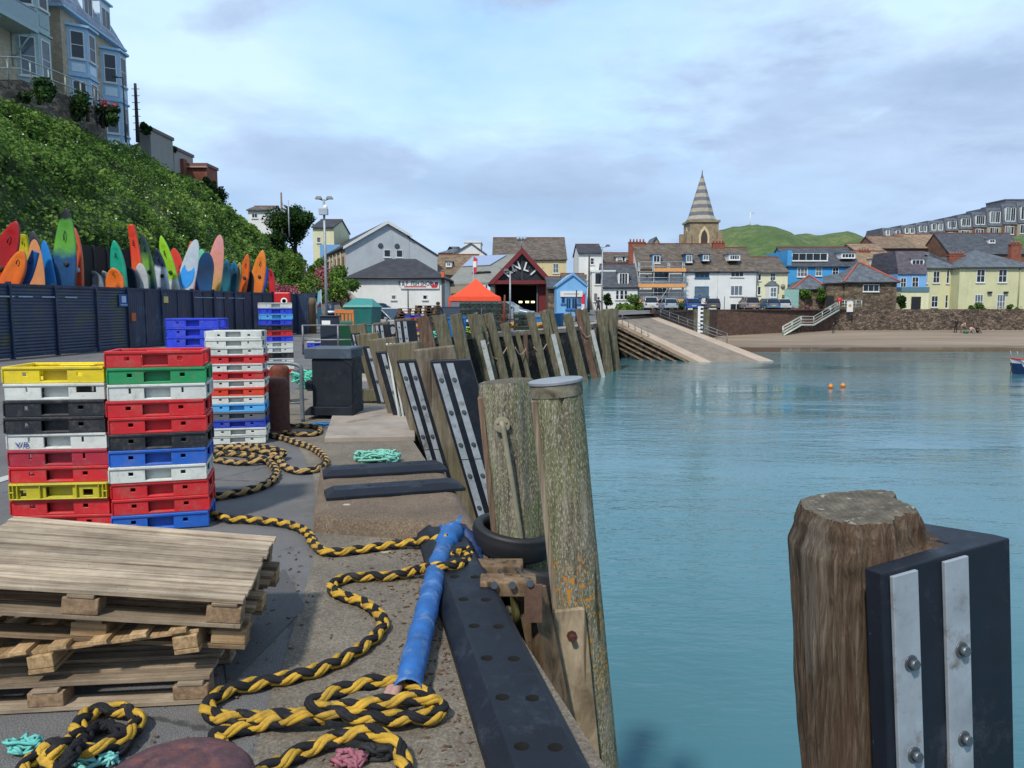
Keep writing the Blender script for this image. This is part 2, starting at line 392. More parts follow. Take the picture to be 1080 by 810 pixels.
# concrete coping sheet along the near edge
bd=[gp(u,v,0) for u,v in ((190,1000),(262,810),(322,625),(338,560),(330,500),(303,447),(300,425),(322,400))]
m=MB(); L=[]
ee=[(1.7,-2.5),(.62,1.45),(.33,2.5),(-.20,4.5),(-.28,5.05),(-.86,7.7),(-1.35,9.7),(-1.75,11.5),(-2.2,13.2)]
bd=[Vector((-.9,-2.5,0)),Vector((-.62,1.45,0))]+bd[1:]
K=14
def samp(P,t):
    P=[Vector((p[0],p[1],0)) for p in P]; d=[0]
    for a,b in zip(P,P[1:]): d.append(d[-1]+(b-a).length)
    s_=t*d[-1]
    for i in range(len(P)-1):
        if s_<=d[i+1]+1e-9: return P[i].lerp(P[i+1],(s_-d[i])/(d[i+1]-d[i]))
    return P[-1]
NN=60
for i in range(NN+1):
    a=samp(bd,i/NN); b=samp(ee,i/NN); j=.02*noise.noise(Vector((i*.9,0,0)))
    for k in range(5):
        p=a.lerp(b,k/4); L.append((p.x+(j if k==0 else 0),p.y,.004))
m.add(L,[(i*5+k,i*5+k+1,(i+1)*5+k+1,(i+1)*5+k) for i in range(NN) for k in range(4)])
m.build('quay_coping',M_conc,kind='structure')
# far quay coping (pale strip) 
# quay wall
st1=rubble('quay_stone','#1c1a17','#35302a','#4a443b','#0f0e0d',2.2,green=(.55,.78))
m=MB(); P=EDGE; vs=[]; fs=[]
for i,(x,y) in enumerate(P):
    for z in (-6,-3.2,-1.5,gz(y)-.02): vs.append((x-.012*0,y,z))
for i in range(len(P)-1):
    for k in range(3): fs.append((i*4+k,(i+1)*4+k,(i+1)*4+k+1,i*4+k+1))
m.add(vs,fs)
m.build('quay_wall',st1,label='dark stone harbour wall below the row of timber piles, green with weed low down',cat='harbour wall')
m=MB()
F=[(x,y) for x,y in EDGE if y>=12]
for (a,b),(c,d) in zip(F,F[1:]):
    dx,dy=c-a,d-b; l=math.hypot(dx,dy); nx,ny=dy/l,-dx/l   # outward (water side)
    a0,a1=-.85,.06
    vs=[]
    for (x,y) in ((a,b),(c,d)):
        for (o,z) in ((a0,.02),(a1,.02),(a1,-.24),(a0,-.24)): vs.append((x+nx*o,y+ny*o,gz(y)+z))
    m.add(vs,[(0,1,5,4),(1,2,6,5),(2,3,7,6),(3,0,4,7),(0,3,2,1),(4,5,6,7)])
m.build('quay_kerb',M_slab,kind='structure')
# ------------------------------------------------------------------ water
t=NT('harbour_water'); v=t.tc.outputs['Object']
h1=t.noise(1,3,.55,vec=t.map((.9,2.1,1),(0,0,.25),v)); h2=t.noise(1,2,.6,vec=t.map((3.0,7.5,1),(0,0,-.1),v)); h3=t.noise(1,2,.5,vec=t.map((.22,.5,1),(0,0,.1),v))
calm=t.ramp(t.noise(1,3,.5,vec=t.map((.05,.11,1),src=v)),[(.38,.2),(.58,1.25)])
hh=t.math('MULTIPLY',t.math('ADD',t.math('ADD',t.math('MULTIPLY',h1,.55),t.math('MULTIPLY',h2,.22)),t.math('MULTIPLY',h3,.9)),calm)
t.bump(hh,.8,.075)
x,y,z=t.sep()
colw=t.ramp(t.noise(.15,3,.6,vec=v),[(.3,(.042,.130,.152,1)),(.7,(.058,.165,.190,1))])
t.fin(colw,.04); t.b.inputs['IOR'].default_value=1.33
m=MB(); m.add([(-12,-30,WZ),(400,-30,WZ),(400,100,WZ),(-12,100,WZ)],[(0,1,2,3)])
m.build('water',t.mat,kind='structure')
m=MB(); m.add([(-10,-30,-6),(400,-30,-6),(400,99,-6),(-10,99,-6)],[(0,1,2,3)]); m.build('sea_bed',pm('#5a5038',.9),kind='structure')
# beach
t=NT('wet_sand'); v=t.tc.outputs['Object']; x,y,z=t.sep()
col=t.ramp(t.noise(1,5,.7,vec=t.map((.06,.9,1),src=v)),[(.3,lin('#6a5b4a')),(.7,lin('#8d7e6d'))])
wet=t.ramp(t.math('ADD',t.math('MULTIPLY',t.math('ADD',z,3.2),.8),t.math('MULTIPLY',t.noise(1,4,.6,vec=t.map((.05,.5,1),src=v)),.5)),[(.42,1.),(.62,0.)])
col=t.mix(wet,col,lin('#57493b')); t.L(t.ramp(wet,[(0,.9),(1,.12)]),t.b.inputs['Roughness']); t.L(col,t.b.inputs['Base Color']); t.bump(t.noise(1,4,vec=t.map((.5,2,1),src=v)),.08,.05)
m=MB(); vs=[];fs=[]; NX=60; prof=[(98,-1.35),(94,-1.6),(90,-2.0),(86,-2.5),(82.5,-2.98),(80.2,-3.16),(78,-3.3),(74,-4),(66,-6.2)]
for i in range(NX+1):
    x=13+i*(387/NX)**1.0
    for (yy,zz) in prof:
        sh=2.2*math.sin(i*.9)*.3+ (max(0,(24-x))*.25)
        vs.append((x,yy-sh*.0+ (noise.noise(Vector((x*.07,yy*.05,0)))*1.6 if yy<90 else 0)+(max(0,22-x)*.35 if yy<95 else 0),zz))
n=len(prof)
for i in range(NX):
    for k in range(n-1): fs.append((i*n+k,(i+1)*n+k,(i+1)*n+k+1,i*n+k+1))
m.add(vs,fs,smooth=True); m.build('beach',t.mat,kind='structure')
# sea wall
sw=rubble('sea_wall_stone','#2e2620','#5c4c3e','#857463','#241d18',3.6)
sw2=brick('sea_wall_brick','#4a352c','#634a3c','#3c3029',1.5,.6,.22)
def wall_run(P,z0,z1,th=.5):
    m=MB()
    for (a,b),(c,d) in zip(P,P[1:]):
        dx,dy=c-a,d-b; l=math.hypot(dx,dy); nx,ny=dy/l*th,-dx/l*th
        m.add([(a,b,z0),(c,d,z0),(c-nx,d-ny,z0),(a-nx,b-ny,z0),(a,b,z1),(c,d,z1),(c-nx,d-ny,z1),(a-nx,b-ny,z1)],[(0,1,5,4),(2,3,7,6),(4,5,6,7),(1,2,6,5),(3,0,4,7),(0,3,2,1)])
    return m
wall_run([(14.2,77),(24,90),(40,95.5)],-4,1.12).build('sea_wall',sw2,label='brown brick sea wall beside the slipway with cars parked behind it',cat='sea wall')
wall_run([(40.02,95.5),(60,96),(150,97)],-4,1.12).build('sea_wall',sw,label='rough grey stone sea wall at the back of the beach, below the big cream house',cat='sea wall')
# ------------------------------------------------------------------ slipway
A=at(648,338,72); B=at(690,333,78); Cc=gp(822,383,WZ-.15); D=gp(742,384,WZ-.15)
Mslip=plain('slipway_concrete','#766b5e',.85,var=.22,scale=1.2,bump=.3,bs=8,bd=.03,dirt='#5f554a',dscale=.8)
Mslip2=plain('slipway_edge','#a1907e',.85,var=.12,scale=1,bump=.2,bs=8)
def q(s,t_): return A.lerp(B,s).lerp(D.lerp(Cc,s),t_)
m=MB(); m2=MB()
for (s0,s1,mm,dz) in ((0,.16,m2,.0),(.16,.80,m,0.),(.80,1,m2,0.)):
    for i in range(12):
        t0,t1=i/12,(i+1)/12
        P4=[q(s0,t0),q(s1,t0),q(s1,t1),q(s0,t1)]
        mm.add([(p.x,p.y,p.z+dz) for p in P4]+[(p.x,p.y,p.z-.35) for p in P4],[(0,1,2,3),(7,6,5,4),(0,4,5,1),(1,5,6,2),(2,6,7,3),(3,7,4,0)])
m.build('slipway',Mslip,kind='structure'); m2.build('slipway_margin',Mslip2,kind='structure')
# approach apron between quay road and ramp
a0=at(640,337,70); 
m=MB(); pts=[(6.9,58,.34),(9.6,72,A.z),(B.x,B.y,B.z),(14.4,77,.9),(14.4,90,1.02),(-2,90,1.02),(0,60,.39)]
m.add([(p[0],p[1],p[2]+.03) for p in pts],[tuple(range(len(pts)))]); m.build('road_apron',Mslip,kind='structure')
# side of slipway: stepped timber baulks, rails
Mb=timber('slip_timber','#5c5042','#2e261d','#7a6c5a',zs=3,xs=3,bump=.2)
th=thing('slipway_side_frame','stepped weathered timber baulks under the left edge of the sloping slipway','timber frame',tuple(A))
for k in range(5):
    m=MB(); off=Vector((-.25-.16*k,-.35-.2*k,-.42-.38*k)); t1=1-.13*k
    a=q(0,0.0)+off; b=q(0,.98*t1)+off
    m.tube([a,b],.13,4,smooth=False); m.build('baulk',Mb,th,world=True)
m=MB(); 
for t_ in (.12,.3,.5): p=q(0,t_); m.box(p.x-.3,p.x+.3,p.y-.3,p.y+3,-6,p.z-.4)
m.build('pier',pm('#2b2620',.9),th,world=True)
th=thing('slipway_side_wall','dark stone wall holding up the head of the slipway','wall',(A.x,A.y,-3))
m=MB(); a=q(0,0);b=q(0,.75)
m.add([(a.x+.8,a.y,-6),(b.x+.8,b.y,-6),(b.x+.8,b.y,b.z-.36),(a.x+.8,a.y,a.z-.36),(a.x+1.2,a.y+.5,-6),(b.x+1.2,b.y+.5,-6),(b.x+1.2,b.y+.5,b.z-.36),(a.x+1.2,a.y+.5,a.z-.36)],[(0,1,2,3),(4,7,6,5),(3,2,6,7),(0,4,5,1),(1,5,6,2),(0,3,7,4)])
m.build('stonework',st1,th,world=True)
def rail(name,label,P,h=1.0,rails=2,posts=None,r=.03,mat=None,grp=None):
    th=thing(name,label,'railing',tuple(P[0]),group=grp); mat=mat or M_galvg
    for k in range(rails):
        m=MB(); m.tube([Vector(p)+Vector((0,0,h*(k+1)/rails)) for p in P],r,6); m.build('rail',mat,th,world=True)
    tot=sum((Vector(b)-Vector(a)).length for a,b in zip(P,P[1:])); n=posts or max(2,int(tot/1.8))
    for i in range(n+1):
        s_=i/n*tot
        for a,b in zip(P,P[1:]):
            l=(Vector(b)-Vector(a)).length
            if s_<=l+1e-6: p=Vector(a).lerp(Vector(b),s_/l); break
            s_-=l
        m=MB(); m.cyl(p,p+Vector((0,0,h+.02)),r*1.15,6); m.build('post',mat,th,world=True)
    return th
rail('handrail','grey metal railing down the right side of the slipway',[q(1,-.02),q(1,.35),q(1,.62)],.9,3,8)
rail('handrail','thin rusty railing along the left edge at the head of the slipway',[q(0,0.02),q(0,.22),q(0,.4)],.8,1,5,.025)
# tide gauge and its two posts
for (u,lab) in ((734,'left of the two stout timber posts holding the tide gauge'),(744,'right of the two stout timber posts holding the tide gauge')):
    p=at(u,355,80); tp=at(u,326,80); m=MB(); m.box(-.3,.3,-.3,.3,-3.5-0,tp.z,M=Matrix.Translation((p.x,p.y,0)))
    m.build('mooring_post',M_pilefar,label=lab+' by the slipway',cat='post',loc=(p.x,p.y,-3.5))
p=at(738.6,345,79.4); m=MB(); th=thing('tide_gauge','white tide gauge board with black marks between two timber posts','tide gauge',(p.x,p.y,-2))
m.box(-.28,.28,0,.05,0,3.5)
for k in range(8): m.box(-.02,.26,-.02,-.004,.2+k*.42,.4+k*.42,1)
m.build('board',[M_white,pm('#15171a')],th)
# ------------------------------------------------------------------ left bank, its road and the town hill
FOOT=[(-19,2),(-17.5,15),(-16.6,24),(-15.4,38),(-15.0,46),(-17.8,60),(-22.0,78),(-27,100),(-30,112)]
CREST=[(-27,2,11.2),(-26.2,18,11.4),(-26.2,38,11.6),(-26.6,46,12.1),(-26.6,54,12.2),(-27,66,11.8),(-29.5,80,10.6),(-31.5,95,9.3),(-34,112,8.6)]
def poly(P,t):
    n=len(P)-1; k=min(int(t*n),n-1); f=t*n-k; return Vector(P[k]).lerp(Vector(P[k+1]),f)
def roadz(Y): return 0 if Y<48 else (Y-48)**1.25*.042
F3=[(a,b,roadz(b)) for a,b in FOOT]
def bank(t,s):
    a=poly(F3,t); b=poly(CREST,t); p=a.lerp(b,s)
    p.z+=math.sin(s*PI)*1.6*min(1,1.2-t*.6)
    if s<.12: p.z+= -(.12-s)*0
    nn=noise.noise(Vector((p.x*.35,p.y*.35,p.z*.35)))*.8+noise.noise(Vector((p.x*.9,p.y*.9,p.z*.9)))*.5
    k=min(1,s*5)*min(1,(1.04-s)*6)
    return p+Vector((.75,-.2,.55))*nn*k
NT_,NS=150,44; m=MB(); vs=[bank(i/NT_,j/NS) for i in range(NT_+1) for j in range(NS+1)]; n=NS+1
m.add(vs,[(i*n+j,(i+1)*n+j,(i+1)*n+j+1,i*n+j+1) for i in range(NT_) for j in range(NS)],smooth=True)
m.build('hillside',pm('#2a3a1a',.95,var=.4,scale=.8,bump=.4,bs=5,bd=.1),kind='structure')
m=MB(); vs=[];K=len(CREST)
for a in CREST: vs+= [a,(-90,a[1],a[2]+1.5),(-400,a[1]*3,2)]
m.add(vs,[(i*3+k,i*3+k+1,(i+1)*3+k+1,(i+1)*3+k) for i in range(K-1) for k in range(2)])
m.build('upper_ground',pm('#4c5238',.95,var=.3),kind='structure')
# hill road
m=MB(); vs=[]; RL=[(-12.7,47),(-14.2,52),(-17.8,62),(-22.0,79),(-26.6,100),(-36,150)]; RR=[(-9.6,46),(-10.6,52),(-13.6,62),(-18.6,80),(-23.6,100),(-33,150)]
for (a,b),(c,d) in zip(RL,RR): vs+=[(a-3.2,b,roadz(min(b,104))+.02+gz(b)*0),(a,b,roadz(min(b,104))+.03),(c,d,roadz(min(d,104))+.03),(c+.01,d,-.5)]
m.add(vs,[(i*4+k,i*4+k+1,(i+1)*4+k+1,(i+1)*4+k) for i in range(len(RL)-1) for k in range(3)])
m.build('hill_road',plain('road_surface','#5d5c5c',.9,var=.12,scale=1,bump=.2,bs=20),kind='structure')
# leaves
def leaf_mat(name,a,b,c,tr=.25,sc1=.35):
    t=NT(name); v=t.tc.outputs['Object']
    f=t.noise(sc1,4,.7,vec=v); g=t.noise(1.6,3,.7,vec=v); ge=t.n.new('ShaderNodeNewGeometry')
    col=t.ramp(t.math('ADD',t.math('ADD',t.math('MULTIPLY',f,.62),t.math('MULTIPLY',g,.38)),t.math('MULTIPLY',t.math('SUBTRACT',ge.outputs['Random Per Island'],.5),.10)),[(.36,lin(a)),(.5,lin(b)),(.64,lin(c))])
    t.fin(col,.7,spec=.12)
    tl=t.n.new('ShaderNodeBsdfTranslucent'); t.L(col,tl.inputs[0]); mx=t.n.new('ShaderNodeMixShader'); mx.inputs[0].default_value=tr
    t.L(t.b.outputs[0],mx.inputs[1]); t.L(tl.outputs[0],mx.inputs[2]); t.L(mx.outputs[0],t.n['Material Output'].inputs[0]); return t.mat
LM=leaf_mat('bramble_leaf','#30481f','#4f6d2c','#7c9446')
LM2=leaf_mat('dark_leaf','#1b2c14','#2a431e','#3d5c2a')
LM3=leaf_mat('shrub_leaf','#3b5424','#5a7a30','#8a9a4a')
LMpink=leaf_mat('pink_flower','#8c4b56','#a8606c','#c08088')
LMgrass=leaf_mat('grass_blade','#4c6426','#6d8a34','#8fa24a')
def leaves(P,N,size,mat,name,up=.35,jit=1.0,parent=None,loc=(0,0,0),**kw):
    P=np.asarray(P,float); n=len(P); size=np.asarray(size)*np.ones(n)*rng.uniform(.6,1.3,n)
    nr=rng.normal(size=(n,3))*jit+np.asarray(N)*1.0; nr[:,2]+=up; nr/=np.linalg.norm(nr,axis=1)[:,None]
    a=rng.normal(size=(n,3)); a-=nr*(a*nr).sum(1)[:,None]; a/=np.linalg.norm(a,axis=1)[:,None]; b=np.cross(nr,a)
    a*=size[:,None]*.5; b*=size[:,None]*.34; P=P-np.asarray(loc)
    V=np.stack([P-a,P+b*1.0+nr*0.05*size[:,None],P+a,P-b+nr*.05*size[:,None]],1).reshape(-1,3)
    me=bpy.data.meshes.new(name); me.vertices.add(n*4); me.vertices.foreach_set('co',V.ravel()); me.loops.add(n*4); me.loops.foreach_set('vertex_index',np.arange(n*4,dtype=np.int32))
    me.polygons.add(n); me.polygons.foreach_set('loop_start',np.arange(0,n*4,4,dtype=np.int32)); me.polygons.foreach_set('loop_total',np.full(n,4,dtype=np.int32))
    me.update(calc_edges=True); me.materials.append(mat); o=bpy.data.objects.new(name,me); C.objects.link(o); o.location=loc
    if parent: o.parent=parent
    return tag(o,**kw)
pts=[];nrm=[];sz=[]
for _ in range(190000):
    t_=.06+.94*random.random()**.9; s_=random.random()
    p=bank(t_,s_); d=p.y
    k=noise.noise(p*.55)+.6*noise.noise(p*1.7)
    if random.random()<.25-.5*k: continue
    off=random.random()**2*.45*(1+k)
    pts.append((p.x+off*.7+random.gauss(0,.04),p.y+random.gauss(0,.05)-off*.3,p.z+off*.6)); nrm.append((.75,-.55,.75)); sz.append((.075+d*.0024)*(1.5 if random.random()<.12 else .85)*(.8+.7*max(0,noise.noise(p*.25+Vector((4,4,4)))+.3)))
leaves(pts,nrm,sz,LM,'hillside_undergrowth',kind='stuff',label='dense green brambles and ivy covering the steep bank behind the kayaks',cat='undergrowth')
pts=[]
for _ in range(1300):
    t_=.1+.85*random.random(); s_=random.random(); p=bank(t_,s_)
    if noise.noise(p*.3+Vector((9,9,9)))<.12: continue
    pts.append((p.x+.3,p.y-.1,p.z+.35))
leaves(pts,[(.4,-.3,.5)]*len(pts),.13,pm('#c9cdb4',.8,bump=0),'white_blossom',kind='stuff',label='scattered small white blossom on the green bank',cat='blossom')
def clump(c,r,n,size,name,mat,label,cat='shrub',group=None,trunk=True,zbase=None,sq=1.0,lobes=7,seed=1,tcol='#3a2f24'):
    rr=random.Random(seed); zb=zbase if zbase is not None else c[2]-r
    th=thing(name,label,cat,(c[0],c[1],zb),group=group)
    L=[(Vector(c)+Vector((rr.gauss(0,.45)*r*sq,rr.gauss(0,.4)*r,rr.uniform(-.55,.6)*r)),r*rr.uniform(.32,.6)) for _ in range(lobes)]
    pts=[];nr=[]
    for _ in range(n):
        lc,lr=rr.choice(L); d=Vector((rr.gauss(0,1),rr.gauss(0,1),rr.gauss(0,1))).normalized(); q_=rr.random()**.4
        k=1+.35*noise.noise(d*3+lc); p=lc+d*lr*q_*k; pts.append(tuple(p)); nr.append(tuple(d))
    o=leaves(pts,nr,size,mat,'crown',parent=None,loc=(c[0],c[1],zb)); o.parent=th; o.location=(0,0,0)
    if trunk:
        m=MB(); base=Vector((0,0,0)); mid=Vector((0,0,(c[2]-zb)*.6)); m.tube([base,mid,Vector((0,0,c[2]-zb+r*.4))],[r*.09+.04,r*.06+.03,.02],8)
        for lc,lr in L[:5]:
            e=lc-Vector((c[0],c[1],zb)); m.tube([mid*.7,mid.lerp(e,.5)+Vector((0,0,.1)),e],[r*.04+.02,r*.03+.015,.01],6)
        m.build('trunk',pm(tcol,.9),th)
    return th
pd=at(311,238,88); clump((pd.x,pd.y,pd.z),2.35,9000,.28,'evergreen_tree',LM2,'dark evergreen tree beside the pale poles at the top of the hill road','tree',zbase=pd.z-5.5,lobes=14,seed=3)
p=at(290,258,84); clump((p.x,p.y,p.z),1.3,3000,.32,'evergreen_tree',LM2,'low dark tree hidden partly behind the bank, left of the evergreen','tree',zbase=p.z-4,lobes=8,seed=5)
# ------------------------------------------------------------------ fish crates
def holes_panel(m,w,h,th,holes,M,mi=0,x0=None):
    # panel in local XZ plane centred in x, from z 0..h, thickness th in +y ; holes list (xa,xb,za,zb)
    xs=sorted(set([-w/2,w/2]+[a for h_ in holes for a in h_[:2]])); zs=sorted(set([0,h]+[a for h_ in holes for a in h_[2:]]))
    def hole(x,z): return any(a<x<b and c<z<d for a,b,c,d in holes)
    gx={};vs=[];fs=[]
    def vid(x,y,z):
        k=(round(x,5),round(y,5),round(z,5))
        if k not in gx: gx[k]=len(vs); vs.append(k)
        return gx[k]
    solid=lambda i,j: 0<=i<len(xs)-1 and 0<=j<len(zs)-1 and not hole((xs[i]+xs[i+1])/2,(zs[j]+zs[j+1])/2)
    for i in range(len(xs)-1):
        for j in range(len(zs)-1):
            if not solid(i,j): continue
            a,b,c,d=xs[i],xs[i+1],zs[j],zs[j+1]
            fs.append([vid(a,0,c),vid(b,0,c),vid(b,0,d),vid(a,0,d)]); fs.append([vid(a,th,d),vid(b,th,d),vid(b,th,c),vid(a,th,c)])
            if not solid(i-1,j): fs.append([vid(a,0,c),vid(a,0,d),vid(a,th,d),vid(a,th,c)])
            if not solid(i+1,j): fs.append([vid(b,0,d),vid(b,0,c),vid(b,th,c),vid(b,th,d)])
            if not solid(i,j-1): fs.append([vid(b,0,c),vid(a,0,c),vid(a,th,c),vid(b,th,c)])
            if not solid(i,j+1): fs.append([vid(a,0,d),vid(b,0,d),vid(b,th,d),vid(a,th,d)])
    m.add(vs,fs,mi,M)
CW,CD=.70,.45
def crate_mesh(col,H=.117,style=0):
    key=('crate',col,H,style)
    if key in MATS: return MATS[key]
    m=MB(); W,D_=CW,CD
    z0=.004; h=H-.004
    hb=h*.12; ht=h*.80
    hw=.095
    if style==1: holes=[(-hw,hw,hb,ht),(-.30,-.235,h*.2,h*.6),(.17,.24,h*.2,h*.6)]
    elif style==2: holes=[(-hw,hw,hb,ht),(.15,.29,h*.45,h*.85),(-.2,-.185,h*.5,h*.85)]
    elif style==3: holes=[(-hw,hw,hb,ht),(-.205,-.19,h*.45,h*.8),(.175,.19,h*.45,h*.8)]
    else: holes=[(-hw,hw,hb,ht),(-.215,-.18,h*.45,h*.68),(.165,.2,h*.45,h*.68)]
    T=.014
    holes_panel(m,W,h,T,holes,Matrix.Translation((0,-D_/2,z0)))
    holes_panel(m,W,h,T,holes,Matrix.Translation((0,D_/2,z0))@Matrix.Rotation(PI,4,'Z'))
    sh=[(-.1,.1,hb,ht),(-.17,-.14,h*.4,h*.65),(.14,.17,h*.4,h*.65)]
    for s_ in (1,-1):
        holes_panel(m,D_-2*T-.002,h,T,sh,Matrix.Translation((s_*(W/2-.001),0,z0))@Matrix.Rotation(s_*PI/2,4,'Z'))
    # raised corner and shoulder panels on the long sides, recessed grip backs
    for s_ in (-1,1):
        y=-D_/2*1.0
        for sx in (-1,1):
            if style==0 or style==3:
                m.box(sx*.36-.012 if sx>0 else -W/2-.008,W/2+.008 if sx>0 else sx*.36+.012,(-D_/2-.008) if s_<0 else D_/2-.03,(-D_/2+.03) if s_<0 else D_/2+.008,z0+.006,z0+h-.014)
        m.box(-.1,.1,s_*(D_/2-.06)-.004,s_*(D_/2-.06)+.004,z0,z0+h*.84)
        m.box(-.13,.13,min(s_*(D_/2-.055),s_*(D_/2-.01)),max(s_*(D_/2-.055),s_*(D_/2-.01)),z0+h*.86,z0+h*.93)
    if style==1:
        for x in (-.345,-.32,-.29,-.13,.13,.29,.32,.345):
            m.box(x-.004,x+.004,-D_/2-.02,-D_/2-.001,z0,z0+h)
        m.box(-W/2,W/2,-D_/2-.02,-D_/2-.001,z0+h*.93,z0+h); m.box(-W/2,W/2,-D_/2-.02,-D_/2-.001,z0,z0+h*.08)
        for x in (-.333,.333): m.box(x-.02,x+.02,-D_/2-.02,-D_/2-.001,z0+h*.45,z0+h*.52)
    # rim
    r=.022; zt=z0+h
    m.box(-W/2-.004,W/2+.004,-D_/2-.010,-D_/2+r,zt-.012,zt+.006); m.box(-W/2-.004,W/2+.004,D_/2-r,D_/2+.010,zt-.012,zt+.006)
    m.box(-W/2-.010,-W/2+r,-D_/2+r+.001,D_/2-r-.001,zt-.012,zt+.006); m.box(W/2-r,W/2+.010,-D_/2+r+.001,D_/2-r-.001,zt-.012,zt+.006)
    # inner stacking ledges and floor
    m.box(-W/2+T+.001,W/2-T-.001,-D_/2+T+.001,D_/2-T-.001,.012,.02)
    for sx in (-1,1):
        for sy in (-1,1): m.box(sx*.31-.025,sx*.31+.025,sy*.185-.02,sy*.185+.02,.021,zt-.03)
    t=NT('crate_plastic_'+col.strip('#')); c=lin(col)
    f=t.noise(2.5,5,.7); base=t.ramp(f,[(.3,sc(c,.85)),(.7,sc(c,1.1))])
    d=t.ramp(t.noise(7,9,.88),[(.50,0.),(.72,.7)]); base=t.mix(d,base,lin('#74695b')); d2=t.ramp(t.noise(1,5,.8,vec=t.map((3,3,22))),[(.52,0.),(.7,.4)]); base=t.mix(d2,base,sc(c,.5))
    s2=t.ramp(t.noise(1,4,.7,vec=t.map((4,4,60))),[(.62,0.),(.72,.25)]); base=t.mix(s2,base,sc(c,1.6) if max(c)<.5 else lin('#8d8676'))
    t.bump(t.noise(40,4,.7),.2,.002)
    mat=t.fin(base,t.ramp(t.noise(6,4),[(.3,.4),(.7,.62)]))
    o=m.build('fish_crate',mat,bevel=.003); me=o.data; bpy.data.objects.remove(o)
    MATS[key]=me; return me
COL={'yellow':'#d8c016','white':'#c4c7c0','black':'#1a1e25','crimson':'#9c1f33','red':'#bd1b22','dull yellow':'#b3a81c','green':'#12884f','blue':'#1457b0','deep blue':'#1839a8','light blue':'#4d9fd6','grey':'#565d66','orange red':'#cc3a1e','cobalt blue':'#1638c4'}
def ordn(i): return ['topmost','second from the top','third from the top','fourth from the top','fifth from the top','sixth from the top','seventh from the top','eighth from the top','ninth from the top','tenth from the top','eleventh from the top','twelfth from the top','thirteenth from the top','lowest'][i]
def stack(cx,cy,rz,cols,pitch,desc,group,jit=.010,styles={},scale=(1,1)):
    n=len(cols); objs=[]
    for i,cn in enumerate(cols):
        k=n-1-i; st=styles.get(i,0)
        me=crate_mesh(COL[cn],pitch/ scale[1] if False else pitch,st)
        o=bpy.data.objects.new('fish_crate',me); C.objects.link(o)
        o.location=(cx+random.uniform(-jit,jit),cy+random.uniform(-jit,jit),.004+gz(cy)+k*(pitch+.0035)); o.rotation_euler=(0,0,rz+random.uniform(-.012,.012))
        o.scale=(scale[0],scale[0],1)
        b=o.modifiers.new('b','BEVEL'); b.width=.0025; b.segments=1; b.limit_method='ANGLE'
        tag(o,f"{cn} fish crate, {ordn(i) if i<n-1 else 'lowest'} in {desc}",'fish crate',group); objs.append(o)
    return objs
G_='plastic fish crates stacked on the quay'
Yf=5.28
def fpos(u,Y,w,d,yaw):
    ex=Vector((math.cos(yaw),math.sin(yaw))); ey=Vector((-ex.y,ex.x)); X=(u-540)/810*(Y*math.cos(TH)+.09); c=Vector((X,Y))+ex*w/2+ey*d/2; return c.x,c.y
cx_,cy_=fpos(7,Yf,.66,.42,R(6)); s1=stack(cx_,cy_,R(6),['yellow','white','black','black','white','crimson','red','dull yellow','red','red'],.1135,'the yellow topped left edge stack',G_,styles={1:2,4:3,5:3,7:1},scale=(.94,1))
cx_,cy_=fpos(115,Yf,.63,.40,R(15)); s2=stack(cx_,cy_,R(15),['red','green','white','red','red','black','blue','white','red','red','blue'],.1125,'the near stack topped with red',G_,styles={2:3},scale=(.90,1))
c=at(252,400,8.75); s3=stack(c.x-.075,8.95,R(11),['white','white','white','red','white','red','white','orange red','white','light blue','grey','deep blue','white','white'],.0895,'the stack near the bollards',G_,styles={1:3},scale=(.87,1))
c=at(202,350,10.6); s4=stack(c.x,10.8,R(4),['cobalt blue']*11,.125,'the all blue stack',G_)
c=at(288,350,17.6); s5=stack(c.x,17.8,R(22),['white','cobalt blue','light blue','cobalt blue','black','red','cobalt blue','white','white','black','white','white','red'],.1235,'the far stack by the fence end',G_)
c=at(334,350,27.5); s6=stack(c.x,27.7,R(5),['white','cobalt blue','cobalt blue'],.125,'the low stack beyond the bin',G_)
# letters V/B on the fifth crate
def text(body,size,mat,parent,loc,rot,ext=.002,name='lettering',font_bold=False,align='CENTER',xs=1.0):
    cu=bpy.data.curves.new(name,'FONT'); cu.body=body; cu.size=size; cu.extrude=ext; cu.align_x=align; cu.align_y='CENTER'; cu.offset=.012*size if font_bold else 0
    o=bpy.data.objects.new(name,cu); C.objects.link(o); me=bpy.data.meshes.new_from_object(o); bpy.data.objects.remove(o)
    me.materials.clear(); me.materials.append(mat); o=bpy.data.objects.new(name,me); C.objects.link(o)
    if parent: o.parent=parent
    o.location=loc; o.rotation_euler=rot; o.scale=(xs,1,1); return o
text('V/B',.052,pm('#2c3f8a',.6),s1[4],(-.245,-CD/2-.0095,.04),(PI/2,0,0),.001,xs=1.25)
s1[4]['label']='white fish crate lettered V/B in the near stack at the left edge'
s3[0]['label']='grubby white fish crate turned upside down on top of the mostly white and red stack'
s3[0].rotation_euler=(PI,0,R(9)); s3[0].location.z+=.1
